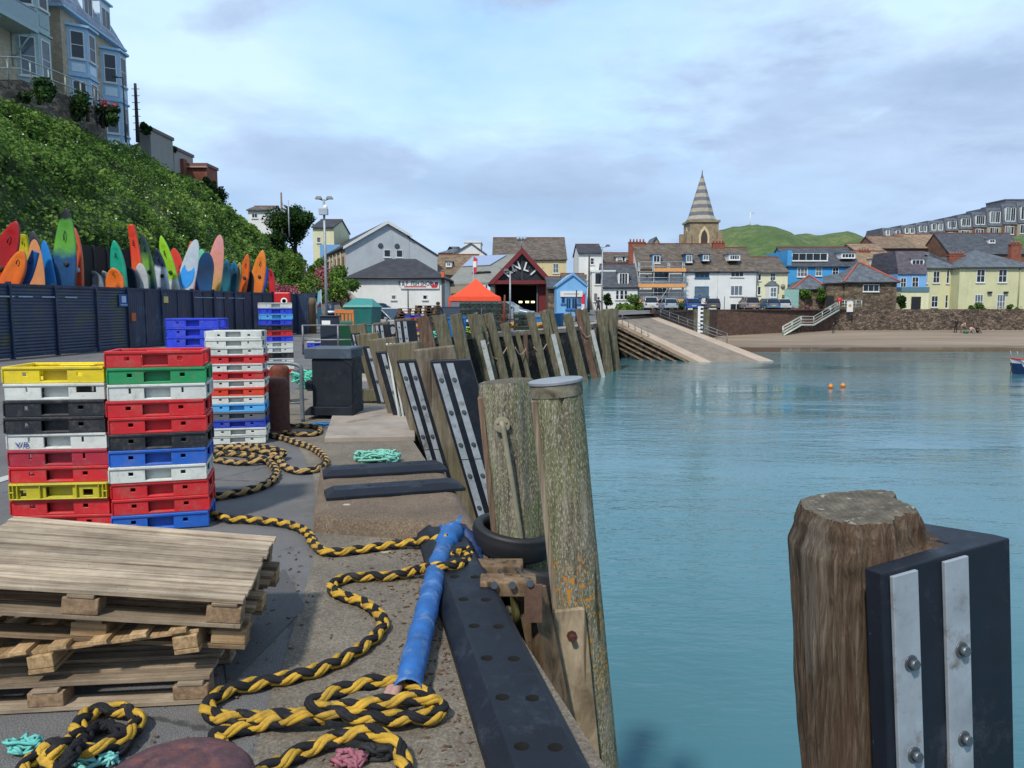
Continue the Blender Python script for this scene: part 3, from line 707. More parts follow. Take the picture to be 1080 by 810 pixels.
# ------------------------------------------------------------------ pallets
M_pl=[plank('pallet_wood','#a08f79','#5f5040','#c6b69e'),plank('pallet_wood_dark','#806a52','#42342a','#a58f74'),plank('pallet_wood_fresh','#a78a64','#6f553a','#cbb089'),plank('pallet_wood_grey','#8c7b66','#4c4034','#b0a085')]
M_bk=plain('pressed_chip_block','#826a50',.9,var=.3,scale=50,bump=.6,bs=70,bd=.006,dirt='#4d3d2d',dscale=8)
def pallet(name,label,W,D_,loc,rot,nb,mat,gap=.3,flip=False,h=.07,skip=(),run_mat=None,bl=M_bk):
    th=thing(name,label,'pallet',loc,group='timber pallets piled on the quay'); th.rotation_euler=rot
    rr=random.Random(int(nb*7+W*100)); run_mat=run_mat or mat
    T=.018; z=T
    for y in (-D_/2+.05,0,D_/2-.05): m=MB(); m.box(-W/2,W/2,y-.048,y+.048,0,T); m.build('bottom_board',run_mat,th,bevel=.002)
    for ix in (-1,0,1):
        for iy in (-1,0,1):
            m=MB(); m.box(ix*(W/2-.07)-.068,ix*(W/2-.07)+.068,iy*(D_/2-.052)-.048,iy*(D_/2-.052)+.048,T+.001,T+h-.001); m.build('block',bl,th,bevel=.004)
    for ix in (-1,0,1): m=MB(); m.box(ix*(W/2-.07)-.05,ix*(W/2-.07)+.05,-D_/2,D_/2,T+h,T+h+.014); m.build('stringer_board',run_mat,th,bevel=.002)
    m=MB(); pw=D_/nb; zz=T+h+.015
    for i in range(nb):
        if i in skip: continue
        y=-D_/2+pw*(i+.5); w=pw*(1-gap)*rr.uniform(.94,1.02); e=rr.uniform(-.006,.01); s_=rr.uniform(-.004,.004)
        m.box(-W/2-e,W/2+e,y-w/2,y+w/2,zz+s_*.3,zz+.019+s_,M=Matrix.Rotation(rr.uniform(-.004,.004),4,'Z'))
    m.build('deck',mat,th,bevel=.002)
    return th
G3x,G3y=-1.10,2.99
def pal_at(W,D_,yaw,tilt,zr,dx=0,dy=0):
    ex=Vector((math.cos(R(yaw)),math.sin(R(yaw)),0)); ey=Vector((-ex.y,ex.x,0)); c=Vector((G3x+dx,G3y+dy,0))-ex*W/2*math.cos(R(tilt))+ey*D_/2
    return (c.x,c.y,zr+W/2*math.sin(R(tilt))),(R(.3),R(tilt),R(yaw))
l_,r_=pal_at(1.22,.86,9,7.4,.298); pallet('pallet','close boarded weathered pallet on top of the pallet pile',1.22,.86,l_,r_,11,M_pl[0],.13,run_mat=M_pl[3])
l_,r_=pal_at(1.22,.80,7,6.4,.196,.005,.03); pallet('pallet','grey brown slatted pallet directly under the close boarded one',1.22,.80,l_,r_,6,M_pl[1],.45,h=.06,run_mat=M_pl[1],bl=M_pl[2])
l_,r_=pal_at(1.2,.80,7,5.2,.108,-.15,-.04); l_=tuple(l_); pallet('pallet','fresher pale pallet with short open slats poking out above the bottom pallet',.80,1.2,l_,(R(-5.2),R(.3),R(97)),8,M_pl[2],.55,h=.055,run_mat=M_pl[2],bl=M_pl[2])
l_,r_=pal_at(1.24,.80,6,0,.006,-.12,-.05); pallet('pallet','lowest pallet of the pile, lying on the asphalt on chipboard blocks',1.24,.80,l_,(0,0,R(6)),8,M_pl[3],.35,h=.06,run_mat=M_pl[0])
# ------------------------------------------------------------------ mooring ropes
M_ry=plain('yellow_rope_fibre','#b48f34',.9,var=.28,scale=14,bump=.9,bs=170,bd=.004,dirt='#6a5a3a',dscale=8,dlo=.48,dhi=.75,spec=.2)
M_rb=plain('black_rope_fibre','#1b1b1e',.8,var=.4,scale=12,bump=.8,bs=170,bd=.004,dirt='#3c3835',dscale=6,spec=.25)
M_ryo=plain('faded_rope_fibre','#9c8154',.9,var=.3,scale=9,bump=.8,bs=90,bd=.003,dirt='#5c4a34',dscale=5,dlo=.5,dhi=.75,spec=.2)
def spline(P,step):
    P=[Vector(p) for p in P]; Q=[P[0]*2-P[1]]+P+[P[-1]*2-P[-2]]; out=[]
    for i in range(1,len(Q)-2):
        a,b,c,d=Q[i-1:i+3]; L=max(2,int((c-b).length/step))
        for k in range(L):
            t=k/L; out.append(.5*((2*b)+(c-a)*t+(2*a-5*b+4*c-d)*t*t+(3*b-a-3*c+d)*t**3))
    out.append(P[-1])
    # resample even
    res=[out[0]]; acc=0
    for a,b in zip(out,out[1:]):
        l=(b-a).length; 
        while acc+l>=step:
            f=(step-acc)/l; a=a.lerp(b,f); res.append(a); l=(b-a).length; acc=0
        acc+=l
    return res
def rope(name,label,P,rad,mats=None,period=None,parent=None,cat='rope',group=None,twist=.0):
    mats=mats or (M_ry,M_rb); period=period or rad*8.2
    pts=spline(P,rad*.33); n=len(pts)
    th=thing(name,label,cat,tuple(pts[0]),group=group)
    up=Vector((0,0,1)); fr=[]
    for i in range(n):
        t=(pts[min(i+1,n-1)]-pts[max(i-1,0)]).normalized(); x=t.cross(up)
        x=x.normalized() if x.length>.2 else (fr[-1][0] if fr else Vector((1,0,0))); fr.append((x,x.cross(t).normalized()))
    for (mi,nm) in ((0,'yellow_strand'),(1,'black_strand')):
        m=MB()
        for j in (0,1):
          for sub in (-1,1):
            A_=[];Rr=[]
            for i,p in enumerate(pts):
                s_=i*rad*.33; ph=2*PI*s_/period; w=noise.noise(Vector((s_*1.3,j+sub*3,mi)))
                if mi==0: a=ph+j*PI; r=1+.26*math.cos(2*ph)
                else: a=-ph+j*PI; r=1-.26*math.cos(2*ph)
                a+=twist*s_+.5+.7*noise.noise(Vector((s_*.8,3.3,0)))+sub*.36
                x,y=fr[i]; r*=rad*(.56+.03*w)
                A_.append(p+(x*math.cos(a)+y*math.sin(a)*.88)*r); Rr.append(rad*.37*(1+.14*w))
            m.tube(A_,Rr,7)
        m.build(nm,mats[mi],th,world=True)
    return th
def rp(L,z=.035): return [gp(p[0],p[1],p[2] if len(p)>2 else z) for p in L]
RR_=.032
G2='thick plaited mooring ropes'
rope('mooring_rope','yellow and black rope running from behind the crates to the blue hose top',
  rp([(165,528),(200,531),(222,541),(240,547),(262,548),(300,552),(322,560),(331,574),(345,582),(375,580),(410,575),(440,571,.06),(462,568,.11),(474,566,.15)]),RR_,group=G2)
rope('mooring_rope','yellow and black rope looped round the blue hose and lying in long bends',
  rp([(480,584,.12),(494,580,.1),(492,592,.10),(478,597,.13),(460,598,.13),(440,601,.06),(415,607),(385,608),(360,611),(350,619),(358,627),(380,634),(397,645),(404,657),(395,672),(370,690),(330,708),(285,718),(245,727),(222,739),(222,753),(250,757,.05),(300,755,.05),(350,748,.08),(400,741,.1),(440,736,.1),(461,742,.06),(464,752,.04),(440,757,.05),(380,756,.07),(330,745,.10),(345,733,.11),(380,722,.11),(410,718,.1),(437,723,.08),(452,735,.06),(458,752,.04)]),RR_,group=G2)
rope('mooring_rope','short yellow and black rope length lying under the long loop near the blue hose',
  rp([(232,786),(228,776),(245,770),(280,763),(315,757,.07),(345,757,.05)],.03),RR_,group=G2)
rope('mooring_rope','yellow and black rope arch in the middle of the bottom edge',
  rp([(262,822),(300,802),(335,786),(368,775,.06),(395,773,.08),(415,783,.06),(425,802,.04),(428,825)]),RR_*1.02,group=G2)
rope('mooring_rope','knotted yellow and black rope with an eye at the bottom left before the pallets',
  rp([(20,820),(40,795),(62,786,.06),(90,792,.07),(120,783,.06),(142,768,.04),(143,754,.04),(125,748,.04),(100,750,.04),(84,762,.05),(80,778,.06),(62,790,.1),(50,800,.08),(58,815,.05),(75,830,.04)]),RR_*.98,group=G2)
rope('mooring_rope','second black and yellow strand twisted through the knotted eye at the bottom left',
  rp([(98,800,.03),(128,790,.03),(132,778,.03),(118,766,.03),(100,768,.035),(90,778,.05),(72,800,.12),(60,828,.05)]),RR_*.85,mats=(M_rb,M_rb),group=G2)
old=(M_ryo,M_rb)
rope('mooring_rope','faded old rope curling on the asphalt beside the white and red crate stack',
  rp([(200,530),(226,524),(255,519),(282,510),(291,499),(283,487),(262,480),(235,478),(215,480)]),.038,mats=old,group=G2)
rope('mooring_rope','faded old rope bending round to the big rusty bollard',
  rp([(215,474),(240,472,.06),(265,474,.09),(290,480,.07),(300,492,.04),(318,497,.035),(338,493,.035),(343,484),(330,473),(310,466),(295,461),(280,458),(268,457)]),.038,mats=old,group=G2)
rope('mooring_rope','loose coil of faded rope tucked against the white and red crate stack',
  rp([(222,484),(250,488,.03),(278,485,.05),(300,478,.07),(280,472,.10),(250,470,.06),(225,476,.04)]),.034,mats=old,group=G2)
rope('mooring_rope','blackened rope curled behind the big rusty bollard',
  rp([(300,456),(318,458),(334,457),(336,451),(318,449),(300,450)]),.036,mats=old,group=G2)
# blue hose sleeve
M_hose=plain('blue_canvas_hose','#1f5793',.6,var=.3,scale=7,bump=.7,bs=30,bd=.008,dirt='#7c8c9c',dscale=11,dlo=.54,dhi=.8)
th=thing('hose_sleeve','blue canvas hose sleeve with a torn end beside the black fender beam','hose',tuple(gp(432,715,0)))
P=spline(rp([(430,730,.075),(433,712,.08),(443,672,.08),(453,632,.085),(462,596,.09),(470,575,.10),(478,562,.12)]),.012)
m=MB(); rr=[.057+.001*math.sin(i*.31)+.004*noise.noise(Vector((i*.13,0,0)))+(.018 if i>len(P)-16 else 0) for i in range(len(P))]
b0=len(m.v); m.tube(P,rr,20,cap=False)
m.v=[tuple(Vector(p)+Vector((noise.noise(Vector(p)*18),noise.noise(Vector(p)*18+Vector((5,0,0))),noise.noise(Vector(p)*18+Vector((0,7,0)))))*.004) for p in m.v]
o=m.build('sleeve',M_hose,th,world=True); sm=o.modifiers.new('s','SOLIDIFY'); sm.thickness=.004
m=MB(); e=P[-1]; d=(P[-1]-P[-4]).normalized(); rr_=random.Random(4)
for k in range(16):
    a=k/16*2*PI; u_=Vector((math.cos(a),.2,math.sin(a)))*.072; b=e+u_; c_=b+d*rr_.uniform(.02,.08)+u_*rr_.uniform(-.5,.5); w=d.cross(u_).normalized()*.02
    m.add([b-w-d*.01,b+w-d*.01,c_+w*.4,c_-w*.4],[(0,1,2,3)])
o=m.build('torn_edge',M_hose,th,world=True); sm=o.modifiers.new('s','SOLIDIFY'); sm.thickness=.003
m=MB(); FP=spline([e+d*-.02,e+Vector((.05,.03,.0)),e+Vector((.12,-.02,-.05)),e+Vector((.16,-.15,-.075)),e+Vector((.17,-.26,-.09))],.02)
m.tube(FP,[.052-.024*i/len(FP) for i in range(len(FP))],10)
m.v=[tuple(Vector(p)+Vector((noise.noise(Vector(p)*22),noise.noise(Vector(p)*22+Vector((5,0,0))),noise.noise(Vector(p)*22+Vector((0,7,0)))))*.022) for p in m.v]
m.build('torn_flap',plain('dark_blue_canvas','#122c56',.6,var=.35,bump=.5),th,world=True)
m=MB(); m.tube(spline(rp([(404,758,.05),(407,742,.075),(412,728,.08),(420,715,.08)]),.02),.022,8); m.tube(spline(rp([(416,758,.05),(414,742,.08),(418,728,.085),(426,716,.08)]),.02),.02,8)
o=m.build('inner_rope',pm('#a27d72',.9,bump=.6,bs=60),th,world=True)
# ------------------------------------------------------------------ black fender beam on the coping
BL=Matrix.Identity(4)
n0=Vector((.28,1.55,0)); n1=Vector((-.60,5.68,0)); bx=(n1-n0); Lb=bx.length; bx.normalize(); byv=Vector((-bx.y,bx.x,0))
BM=Matrix(((bx.x,byv.x,0,n0.x),(bx.y,byv.y,0,n0.y),(0,0,1,.006),(0,0,0,1)))
th=thing('fender_beam','long black bevelled plastic beam with bolt holes bolted along the quay edge','fender beam',(n0.x,n0.y,.006)); th.rotation_euler=(0,0,math.atan2(bx.y,bx.x))
m=MB(); m.prism([(-.155,0),(.165,0),(.165,.045),(.095,.105),(-.12,.105),(-.155,.075)],'x',0,Lb)
M_hole_shade=pm('#050506',.95,bump=0); o=m.build('beam',[M_hdpe,M_hole_shade],th,bevel=.005)  # near-black on the hole walls paints in their shade
cut=MB(); k=0; xs_=[]
x=.25
while x<Lb-.1:
    xs_.append(x); x+=.335
for x in xs_:
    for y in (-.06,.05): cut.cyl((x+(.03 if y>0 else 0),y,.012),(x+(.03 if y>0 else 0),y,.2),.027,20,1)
co=cut.build('cutter',[M_hdpe,M_hole_shade],th)
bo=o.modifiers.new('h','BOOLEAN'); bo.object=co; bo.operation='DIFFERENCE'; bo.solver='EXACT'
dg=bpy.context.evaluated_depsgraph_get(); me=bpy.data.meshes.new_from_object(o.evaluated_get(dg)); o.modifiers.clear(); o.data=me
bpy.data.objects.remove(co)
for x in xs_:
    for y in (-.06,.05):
        m=MB(); xx=x+(.03 if y>0 else 0); m.cyl((xx,y,.05),(xx,y,.055),.0262,18); m.build('recess_shade_disc',pm('#08090b',.9,bump=0),th)  # black disc stands in for the shade deep in each hole
# ------------------------------------------------------------------ raised concrete block with two strips
q4=[gp(330,545,0),gp(505,578,0)]
fl=gp(333,551,0); fr_=gp(503,549+24,0); bl_=gp(328,500,0)
th=thing('concrete_block','worn brown concrete block on the coping with two black rubbing strips','concrete block',(-.85,5.25,0))
zt=.13; c4=[Vector((-1.40,5.30,0)),Vector((-.235,5.02,0)),Vector((-.66,7.02,0)),Vector((-1.76,6.95,0))]
m=MB(); top=[p+Vector((0,0,zt)) for p in c4]; 
# subdivided top for worn edges
N_=26
vs=[];
def bil(a,b): return top[0].lerp(top[1],a).lerp(top[3].lerp(top[2],a),b)
for j in range(N_+1):
    for i in range(N_+1):
        p=bil(i/N_,j/N_); e_=min(i,j,N_-i,N_-j); p.z-= (.022 if e_==0 else .006 if e_==1 else 0)+.006*noise.noise(p*6); vs.append(p)
fs=[(j*(N_+1)+i,j*(N_+1)+i+1,(j+1)*(N_+1)+i+1,(j+1)*(N_+1)+i) for j in range(N_) for i in range(N_)]
bnd=[i for i in range(N_+1)]+[j*(N_+1)+N_ for j in range(1,N_+1)]+[N_*(N_+1)+i for i in range(N_-1,-1,-1)]+[j*(N_+1) for j in range(N_-1,0,-1)]
b=len(vs)
for k in bnd: p=vs[k].copy(); o_=(p-Vector((-1.0,6,0))); o_.z=0; p=p+o_.normalized()*.012; p.z=-.02; vs.append(p)
nb=len(bnd)
for k in range(nb): fs.append((bnd[k],b+k,b+(k+1)%nb,bnd[(k+1)%nb]))
m.add(vs,fs,smooth=True); m.build('block',M_block,th,world=True)
for (pa,pb,w) in (((346,519),(486,509),.17),((343,497),(468,490),.19)):
    a=gp(pa[0],pa[1],zt+.05); b=gp(pb[0],pb[1],zt+.05); d=b-a; L_=d.length; d.normalize(); nn=Vector((-d.y,d.x,0))
    Mx=Matrix(((d.x,nn.x,0,a.x),(d.y,nn.y,0,a.y),(0,0,1,zt+.001),(0,0,0,1)))
    m=MB(); m.add([(-.02,-w/2,0),(L_+.02,-w/2,0),(L_+.02,w,0),(-.02,w,0),(-.02,-w/2,.025),(L_+.02,-w/2,.025),(L_+.02,w,.025),(-.02,w,.025),(.05,-w/2+.07,.062),(L_-.05,-w/2+.07,.062),(L_-.05,w-.02,.062),(.05,w-.02,.062)],
      [(0,1,5,4),(1,2,6,5),(2,3,7,6),(3,0,4,7),(4,5,9,8),(5,6,10,9),(6,7,11,10),(7,4,8,11),(8,9,10,11),(0,3,2,1)],M=Mx)
    s_=m.build('rubbing_strip',M_hdpe,th,world=True,bevel=.004)
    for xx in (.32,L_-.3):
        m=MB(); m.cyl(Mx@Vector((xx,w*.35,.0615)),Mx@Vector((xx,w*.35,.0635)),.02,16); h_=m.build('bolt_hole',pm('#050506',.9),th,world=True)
# paler slab and steel plate beyond the block
m=MB(); s4=[gp(352,470,.03),gp(428,474,.03),gp(420,437,.03),gp(318,440,.03)]
s4=[Vector((-2.2,8.9,0)),Vector((-1.15,9.0,0)),Vector((-1.50,11.6,0)),Vector((-2.75,11.9,0))]
m.add([(p.x,p.y,.0) for p in s4]+[(p.x,p.y,.06) for p in s4],[(0,1,5,4),(1,2,6,5),(2,3,7,6),(3,0,4,7),(4,5,6,7)])
m.build('paving_slab',M_slab,label='pale worn slab at the quay edge on which the black bin stands',cat='slab',loc=(-1.9,10,0),bevel=.01)
# ------------------------------------------------------------------ net scraps and twine
def tangle(name,label,c,r,n,col,thick,seed,cat='twine',h=.05):
    rr=random.Random(seed); m=MB()
    for k in range(n):
        a0=rr.random()*6.28; P=[]
        for i in range(7):
            a0+=rr.uniform(-1.4,1.4); rad=r*rr.random()**.5
            P.append(Vector(c)+Vector((math.cos(a0)*rad*1.5,math.sin(a0)*rad*.8,thick+rr.random()*h)))
        m.tube(spline(P,.03),thick,5)
    return m.build(name,pm(col,.8,bump=.4,bs=60),label=label,cat=cat,loc=tuple(c))
tangle('rope_heap','heap of frayed turquoise rope behind the rubbing strips',gp(398,487,0),.17,26,'#6fae9c',.011,1,'rope',.1)
tangle('twine_scrap','thin tangle of blue twine in front of the black bin',gp(352,449,.0),.33,7,'#2d6f9c',.008,2,h=.02)
tangle('net_scrap','tuft of turquoise netting left of the knotted rope at the bottom left',gp(24,794,0),.05,12,'#5fafa6',.006,3,'net')
tangle('net_scrap','pale turquoise net lying under the knotted rope beside the rusty bollard top',gp(96,806,0),.07,12,'#74b8b2',.006,4,'net')
tangle('net_scrap','pink and grey frayed rope end under the rope arch at the bottom edge',gp(368,808,0),.045,18,'#8d5560',.008,5,'rope',.04)
tangle('net_scrap','black frayed rope end under the rope arch at the bottom edge',gp(402,800,0),.05,20,'#1d1d20',.010,6,'rope',.05)
tangle('net_scrap','turquoise rope heap beyond the rail, behind the rusty bollards',gp(324,410,0),.22,22,'#58b59c',.014,7,'rope',.35)
# debris: bark chips and pebbles along the foot of the beam
m=MB(); rr=random.Random(11)
for k in range(520):
    f=rr.random(); base=n0.lerp(n1,f)+byv*(.17+abs(rr.gauss(0,.11))); s_=rr.uniform(.003,.009); a=rr.random()*3
    if rr.random()<.3: base=Vector((rr.uniform(-1.5,-.5),rr.uniform(2.4,5),0))
    m.box(-s_*rr.uniform(.8,3),s_,-s_*.5,s_*.5,0,s_*.6,M=Matrix.Translation((base.x,base.y,.006))@Matrix.Rotation(a,4,'Z'))
m.build('bark_debris',plain('debris_bits','#5f4a38',.9,var=.6,scale=40),kind='stuff',label='bark chips and grit scattered along the fender beam',cat='debris')
# ------------------------------------------------------------------ bollards
def bollard(c,r,h,label,mat,dome=.25,name='mooring_bollard',flange=True):
    th=thing(name,label,'bollard',(c[0],c[1],0),group='rusty mooring bollards'); m=MB()
    pr=[(r*1.02,0),(r,.05),(r*.98,h*.6),(r,h*.86),(r*.97,h*.93),(r*.82,h*.985),(r*.5,h),(0.001,h*1.01)]
    m.lathe(pr,32); m.v=[tuple(Vector(p)+Vector((noise.noise(Vector(p)*9),noise.noise(Vector(p)*9+Vector((4,4,4))),0))*.006) for p in m.v]
    m.build('post',mat,th)
    if flange: m=MB(); m.lathe([(r*1.15,.004),(r*1.15,.03),(r*1.03,.05)],28); m.build('base_ring',mat,th)
    return th
b=gp(293,457,0); bollard((b.x,b.y),.155,.70,'big rusty brown bollard nearest the white and red crates',M_rust)
b=gp(296,425,0); bollard((b.x,b.y),.155,.62,'flaking rusty bollard behind the grey rail',M_rust2)
b=Vector((-6.3,27,0)); bollard((b.x,b.y),.19,.52,'small far rusty bollard seen over the black bin',M_rust)
b=gp(185,845,0); th=thing('mooring_bollard','rusty round bollard head cut off by the bottom edge of the photo','bollard',(b.x,b.y,0),group='rusty mooring bollards')
bt=gp(185,822,.20); th.location=(bt.x,bt.y,0); m=MB()
m.lathe([(.17,0),(.17,.10),(.215,.15),(.225,.185),(.20,.215),(.14,.238),(.102,.243),(.098,.236),(.09,.243),(.001,.246)],44); m.build('head',rust('rust_paint','#553a3e','#8a4c30','#2a1e24'),th)

m=MB(); a=gp(-60,528,.004); b=gp(9,506,.004); c_=gp(9,501,.004); d_=gp(-60,522,.004); m.add([tuple(p+Vector((0,0,.002))) for p in (a,b,c_,d_)],[(0,1,2,3)]); m.build('painted_line',pm('#a9a9a2',.8),kind='structure')
# pallet shadow painted as a dark sheet, and a worn strip of ground
t=NT('pallet_shadow'); v=t.tc.outputs['Object']; col=t.ramp(t.noise(150,3,.7,vec=v),[(.3,lin('#303133')),(.7,lin('#5a5957'))]); t.bump(t.noise(120,3,vec=v),.4,.005); MT=t.fin(col,.8)
m=MB(); m.add([tuple(gp(u,v_,.005)) for u,v_ in ((228,640),(300,600),(322,640),(240,725))],[(0,1,2,3)]); m.build('pallet_shadow',MT,kind='structure')
m=MB(); m.add([tuple(gp(u,v_,.0045)) for u,v_ in ((120,366),(230,362),(262,372),(110,380))],[(0,1,2,3)]); m.build('tar_strip',plain('worn_strip','#7d7266',.9,var=.25,scale=2),kind='structure')
# ------------------------------------------------------------------ timber piles
def axisM(base,top):
    z=(Vector(top)-Vector(base)).normalized(); x=Vector((0,-1,0)); x=(x-z*x.dot(z)).normalized(); y=z.cross(x)
    # local: x -> +X-ish, y -> +Y-ish
    xx=Vector((1,0,0)); xx=(xx-z*xx.dot(z)).normalized(); yy=z.cross(xx)
    return Matrix(((xx.x,yy.x,z.x,base[0]),(xx.y,yy.y,z.y,base[1]),(xx.z,yy.z,z.z,base[2]),(0,0,0,1)))
def trunk(m,r,h,n=40,rows=60,rough=.02,seed=0,crack=((.3,.03),),taper=.0,sq=0,fs=6,mi=0,topi=1,lean_top=0,square=None):
    vs=[];fs_=[]; sd=Vector((seed*3.1,seed*1.7,0))
    for j in range(rows+1):
        z=h*j/rows
        for k in range(n):
            a=2*PI*k/n; c,s_=math.cos(a),math.sin(a)
            rr=r*(1-taper*j/rows)
            if square: 
                q_=(abs(c)**square+abs(s_)**square)**(-1/square); rr*=q_
            rr+=rough*noise.noise(Vector((c*1.2*fs/6,s_*1.2*fs/6,z*.5))+sd)+rough*.35*noise.noise(Vector((c*7,s_*7,z*1.6))+sd)+rough*.15*noise.noise(Vector((c*16,s_*16,z*5))+sd)
            for (ca,cdp) in crack:
                d=(a-ca+PI)%(2*PI)-PI; w=.06+.03*noise.noise(Vector((z*2,ca,0)))
                d+=.10*noise.noise(Vector((z*.9,ca*3,seed)))
                if abs(d)<w: rr-=cdp*(1-abs(d)/w)*min(1,max(.2,(z/h)))
            if j==rows: rr-=.006
            vs.append((rr*c,rr*s_,z+(lean_top*s_ if j==rows else 0)))
    for j in range(rows):
        for k in range(n): fs_.append((j*n+k,j*n+(k+1)%n,(j+1)*n+(k+1)%n,(j+1)*n+k))
    m.add(vs,fs_,mi,smooth=True)
    b=len(m.v)-n; ring=[m.v[b+k] for k in range(n)]; c0=Vector((0,0,h)); top=[]
    vs=[];rings=8
    for i in range(rings,0,-1):
        for k in range(n):
            p=Vector(ring[k]); q_=Vector((0,0,p.z)).lerp(p,i/rings); 
            q_.z+=.006*(1-(i/rings)**6)+ (0 if i==rings else .008*noise.noise(Vector((q_.x*20,q_.y*20,seed)))); vs.append(q_)
    vs.append(Vector((0,0,h+.004))); fs2=[]
    for i in range(rings-1):
        for k in range(n): fs2.append((i*n+k,i*n+(k+1)%n,(i+1)*n+(k+1)%n,(i+1)*n+k))
    for k in range(n): fs2.append(((rings-1)*n+k,(rings-1)*n+(k+1)%n,rings*n))
    m.add(vs,fs2,topi,smooth=True)
def bolt(m,c,r=.014,h=.012,M=None,ax='y'):
    # washer and hex head pointing -y
    m.cyl((c[0],c[1],c[2]),(c[0],c[1]-.003,c[2]),r*1.5,12,0,M); m.cyl((c[0],c[1]-.003,c[2]),(c[0],c[1]-h,c[2]),r,6,0,M)
# post 1 : stout post with grey cap
def pile_thing(name,label,u,v,Y,k,ky,r,mat,**kw):
    tp=at(u,v,Y); base=Vector((tp.x+k*(tp.z+5),tp.y+ky*(tp.z+5),-5.0)); L_=(tp-base).length
    th=thing(name,label,'pile',tuple(base),group=kw.pop('group',None)); M=Matrix.Translation(-base)@axisM(base,tp)
    m=MB(); trunk(m,r,L_,**kw); m.v=[tuple(M@Vector(p)) for p in m.v]; m.build('timber',[mat,M_end],th); return th,M,L_
th,M1,L1=pile_thing('timber_pile','stout lichened timber pile with a grey cap, tallest in front of the tyre',586,402,4.35,.105,0,.146,M_pile2,seed=1,crack=((-1.45,.035),(2.9,.045),(.4,.02)),n=56,rows=90,rough=.009)
m=MB(); pr=[(.148,L1-.01),(.156,L1-.008),(.157,L1+.006),(.153,L1+.010),(.10,L1+.011),(.001,L1+.011)]
m.lathe(pr,40,M=M1,smooth=False); m.build('cap',plain('grey_cap','#7f858a',.6,var=.2,scale=6,bump=.3,bs=40,dirt='#5d594e',dscale=6),th)
m=MB(); m.lathe([(.139,L1-.080),(.150,L1-.080),(.150,L1-.011),(.139,L1-.011)],40,M=M1,smooth=False); m.build('band',timber('cap_band','#75705f','#3a352b','#9a968a',xs=8,zs=8,bump=.3),th)
m=MB(); m.box(-.152,-.118,-.088,.05,0,L1-.09,M=M1); m.build('side_board',timber('red_board','#7b6f5e','#4a2f22','#9a8f7c',bump=.5,xs=50),th,bevel=.006)
m=MB(); m.box(-.16,.03,-.185,-.150,3.6,4.93,M=M1); m.build('packing_block',timber('block_wood','#8f8069','#574934','#a89a80',xs=10,zs=4,bump=.3),th,bevel=.008)
m=MB(); m.cyl(M1@Vector((-.06,-.18,4.78)),M1@Vector((-.06,-.235,4.78)),.018,10); m.cyl(M1@Vector((-.06,-.186,4.78)),M1@Vector((-.06,-.195,4.78)),.03,8); m.build('bolt',M_rust,th)
# post 2 with ring plate and rod
th,M2,L2=pile_thing('timber_pile','cracked timber pile behind the capped one with an iron plate and hanging rod',533,402,4.95,.10,0,.172,M_pile,seed=2,crack=((-1.5,.05),(-2.7,.03),(-.6,.03)),n=56,rows=90,rough=.03)
m=MB(); m.box(-.186,-.15,-.10,.05,0,L2-.08,M=M2); m.build('side_board',timber('side_board_wood','#6d5a4a','#43281c','#8a7a68',xs=50),th,bevel=.006)
Mpl=plain('mossy_iron','#8d8873',.75,.2,var=.3,bump=.4,dirt='#4b4a36')
c=(-.045,-.192,L2-.25); m=MB(); m.cyl(M2@Vector(c),M2@Vector((c[0],c[1]-.014,c[2])),.050,22)
for a in range(3): m.cyl(M2@Vector((c[0]+.032*math.cos(a*2.1+.5),c[1]-.014,c[2]+.032*math.sin(a*2.1+.5))),M2@Vector((c[0]+.032*math.cos(a*2.1+.5),c[1]-.022,c[2]+.032*math.sin(a*2.1+.5))),.008,6)
m.build('ring_plate',Mpl,th)
m=MB(); m.tube([M2@Vector(p) for p in spline([(c[0],c[1]-.01,c[2]+.005),(c[0],c[1]-.045,c[2]+.01),(c[0]+.008,c[1]-.055,c[2]-.03),(c[0]+.03,c[1]-.04,c[2]-.4),(c[0]+.05,c[1]-.03,c[2]-.78)],.02)],.016,10); m.build('rod',Mpl,th)
m=MB(); cc=(c[0]+.05,c[1]-.0,c[2]-.80); m.cyl(M2@Vector(cc),M2@Vector((cc[0],cc[1]-.014,cc[2])),.048,22); m.build('ring_plate',Mpl,th)
# tyres round post 2
def tyre(name,label,c,R0,r0,tilt=(0,0),zs=1.25):
    th=thing(name,label,'tyre',tuple(c),group='tyres hung on the pile'); th.rotation_euler=(tilt[0],tilt[1],0); m=MB(); prof=[]
    n=64; pr=[]
    for k in range(28):
        a=2*PI*k/28; x=r0*.62*math.copysign(abs(math.cos(a))**.7,math.cos(a)); z=zs*r0*math.copysign(abs(math.sin(a))**.7,math.sin(a)); 
        if math.cos(a)>.75: x-= .008*(1 if (k%2)==0 else 0)
        pr.append((x,z))
    vs=[];fs=[]
    for i in range(n):
        q=2*PI*i/n
        for (x,z) in pr: vs.append(((R0+x)*math.cos(q),(R0+x)*math.sin(q),z))
    K=len(pr)
    for i in range(n):
        for k in range(K): fs.append((i*K+k,((i+1)%n)*K+k,((i+1)%n)*K+(k+1)%K,i*K+(k+1)%K))
    m.add(vs,fs,smooth=True); m.build('tread',M_tyre,th); return th
p=at(541,566,4.93); tyre('tyre','black tyre ringing the cracked pile just above the quay edge',p,.235,.065,(R(4),R(8)))
p=at(563,612,4.93); tyre('tyre','lower black tyre hanging beneath the other one on the cracked pile',p,.235,.085,(R(-10),R(12)))
p=at(560,655,4.93); tyre('tyre','dark third tyre low between the piles above the water',p,.235,.085,(R(8),R(-10)))
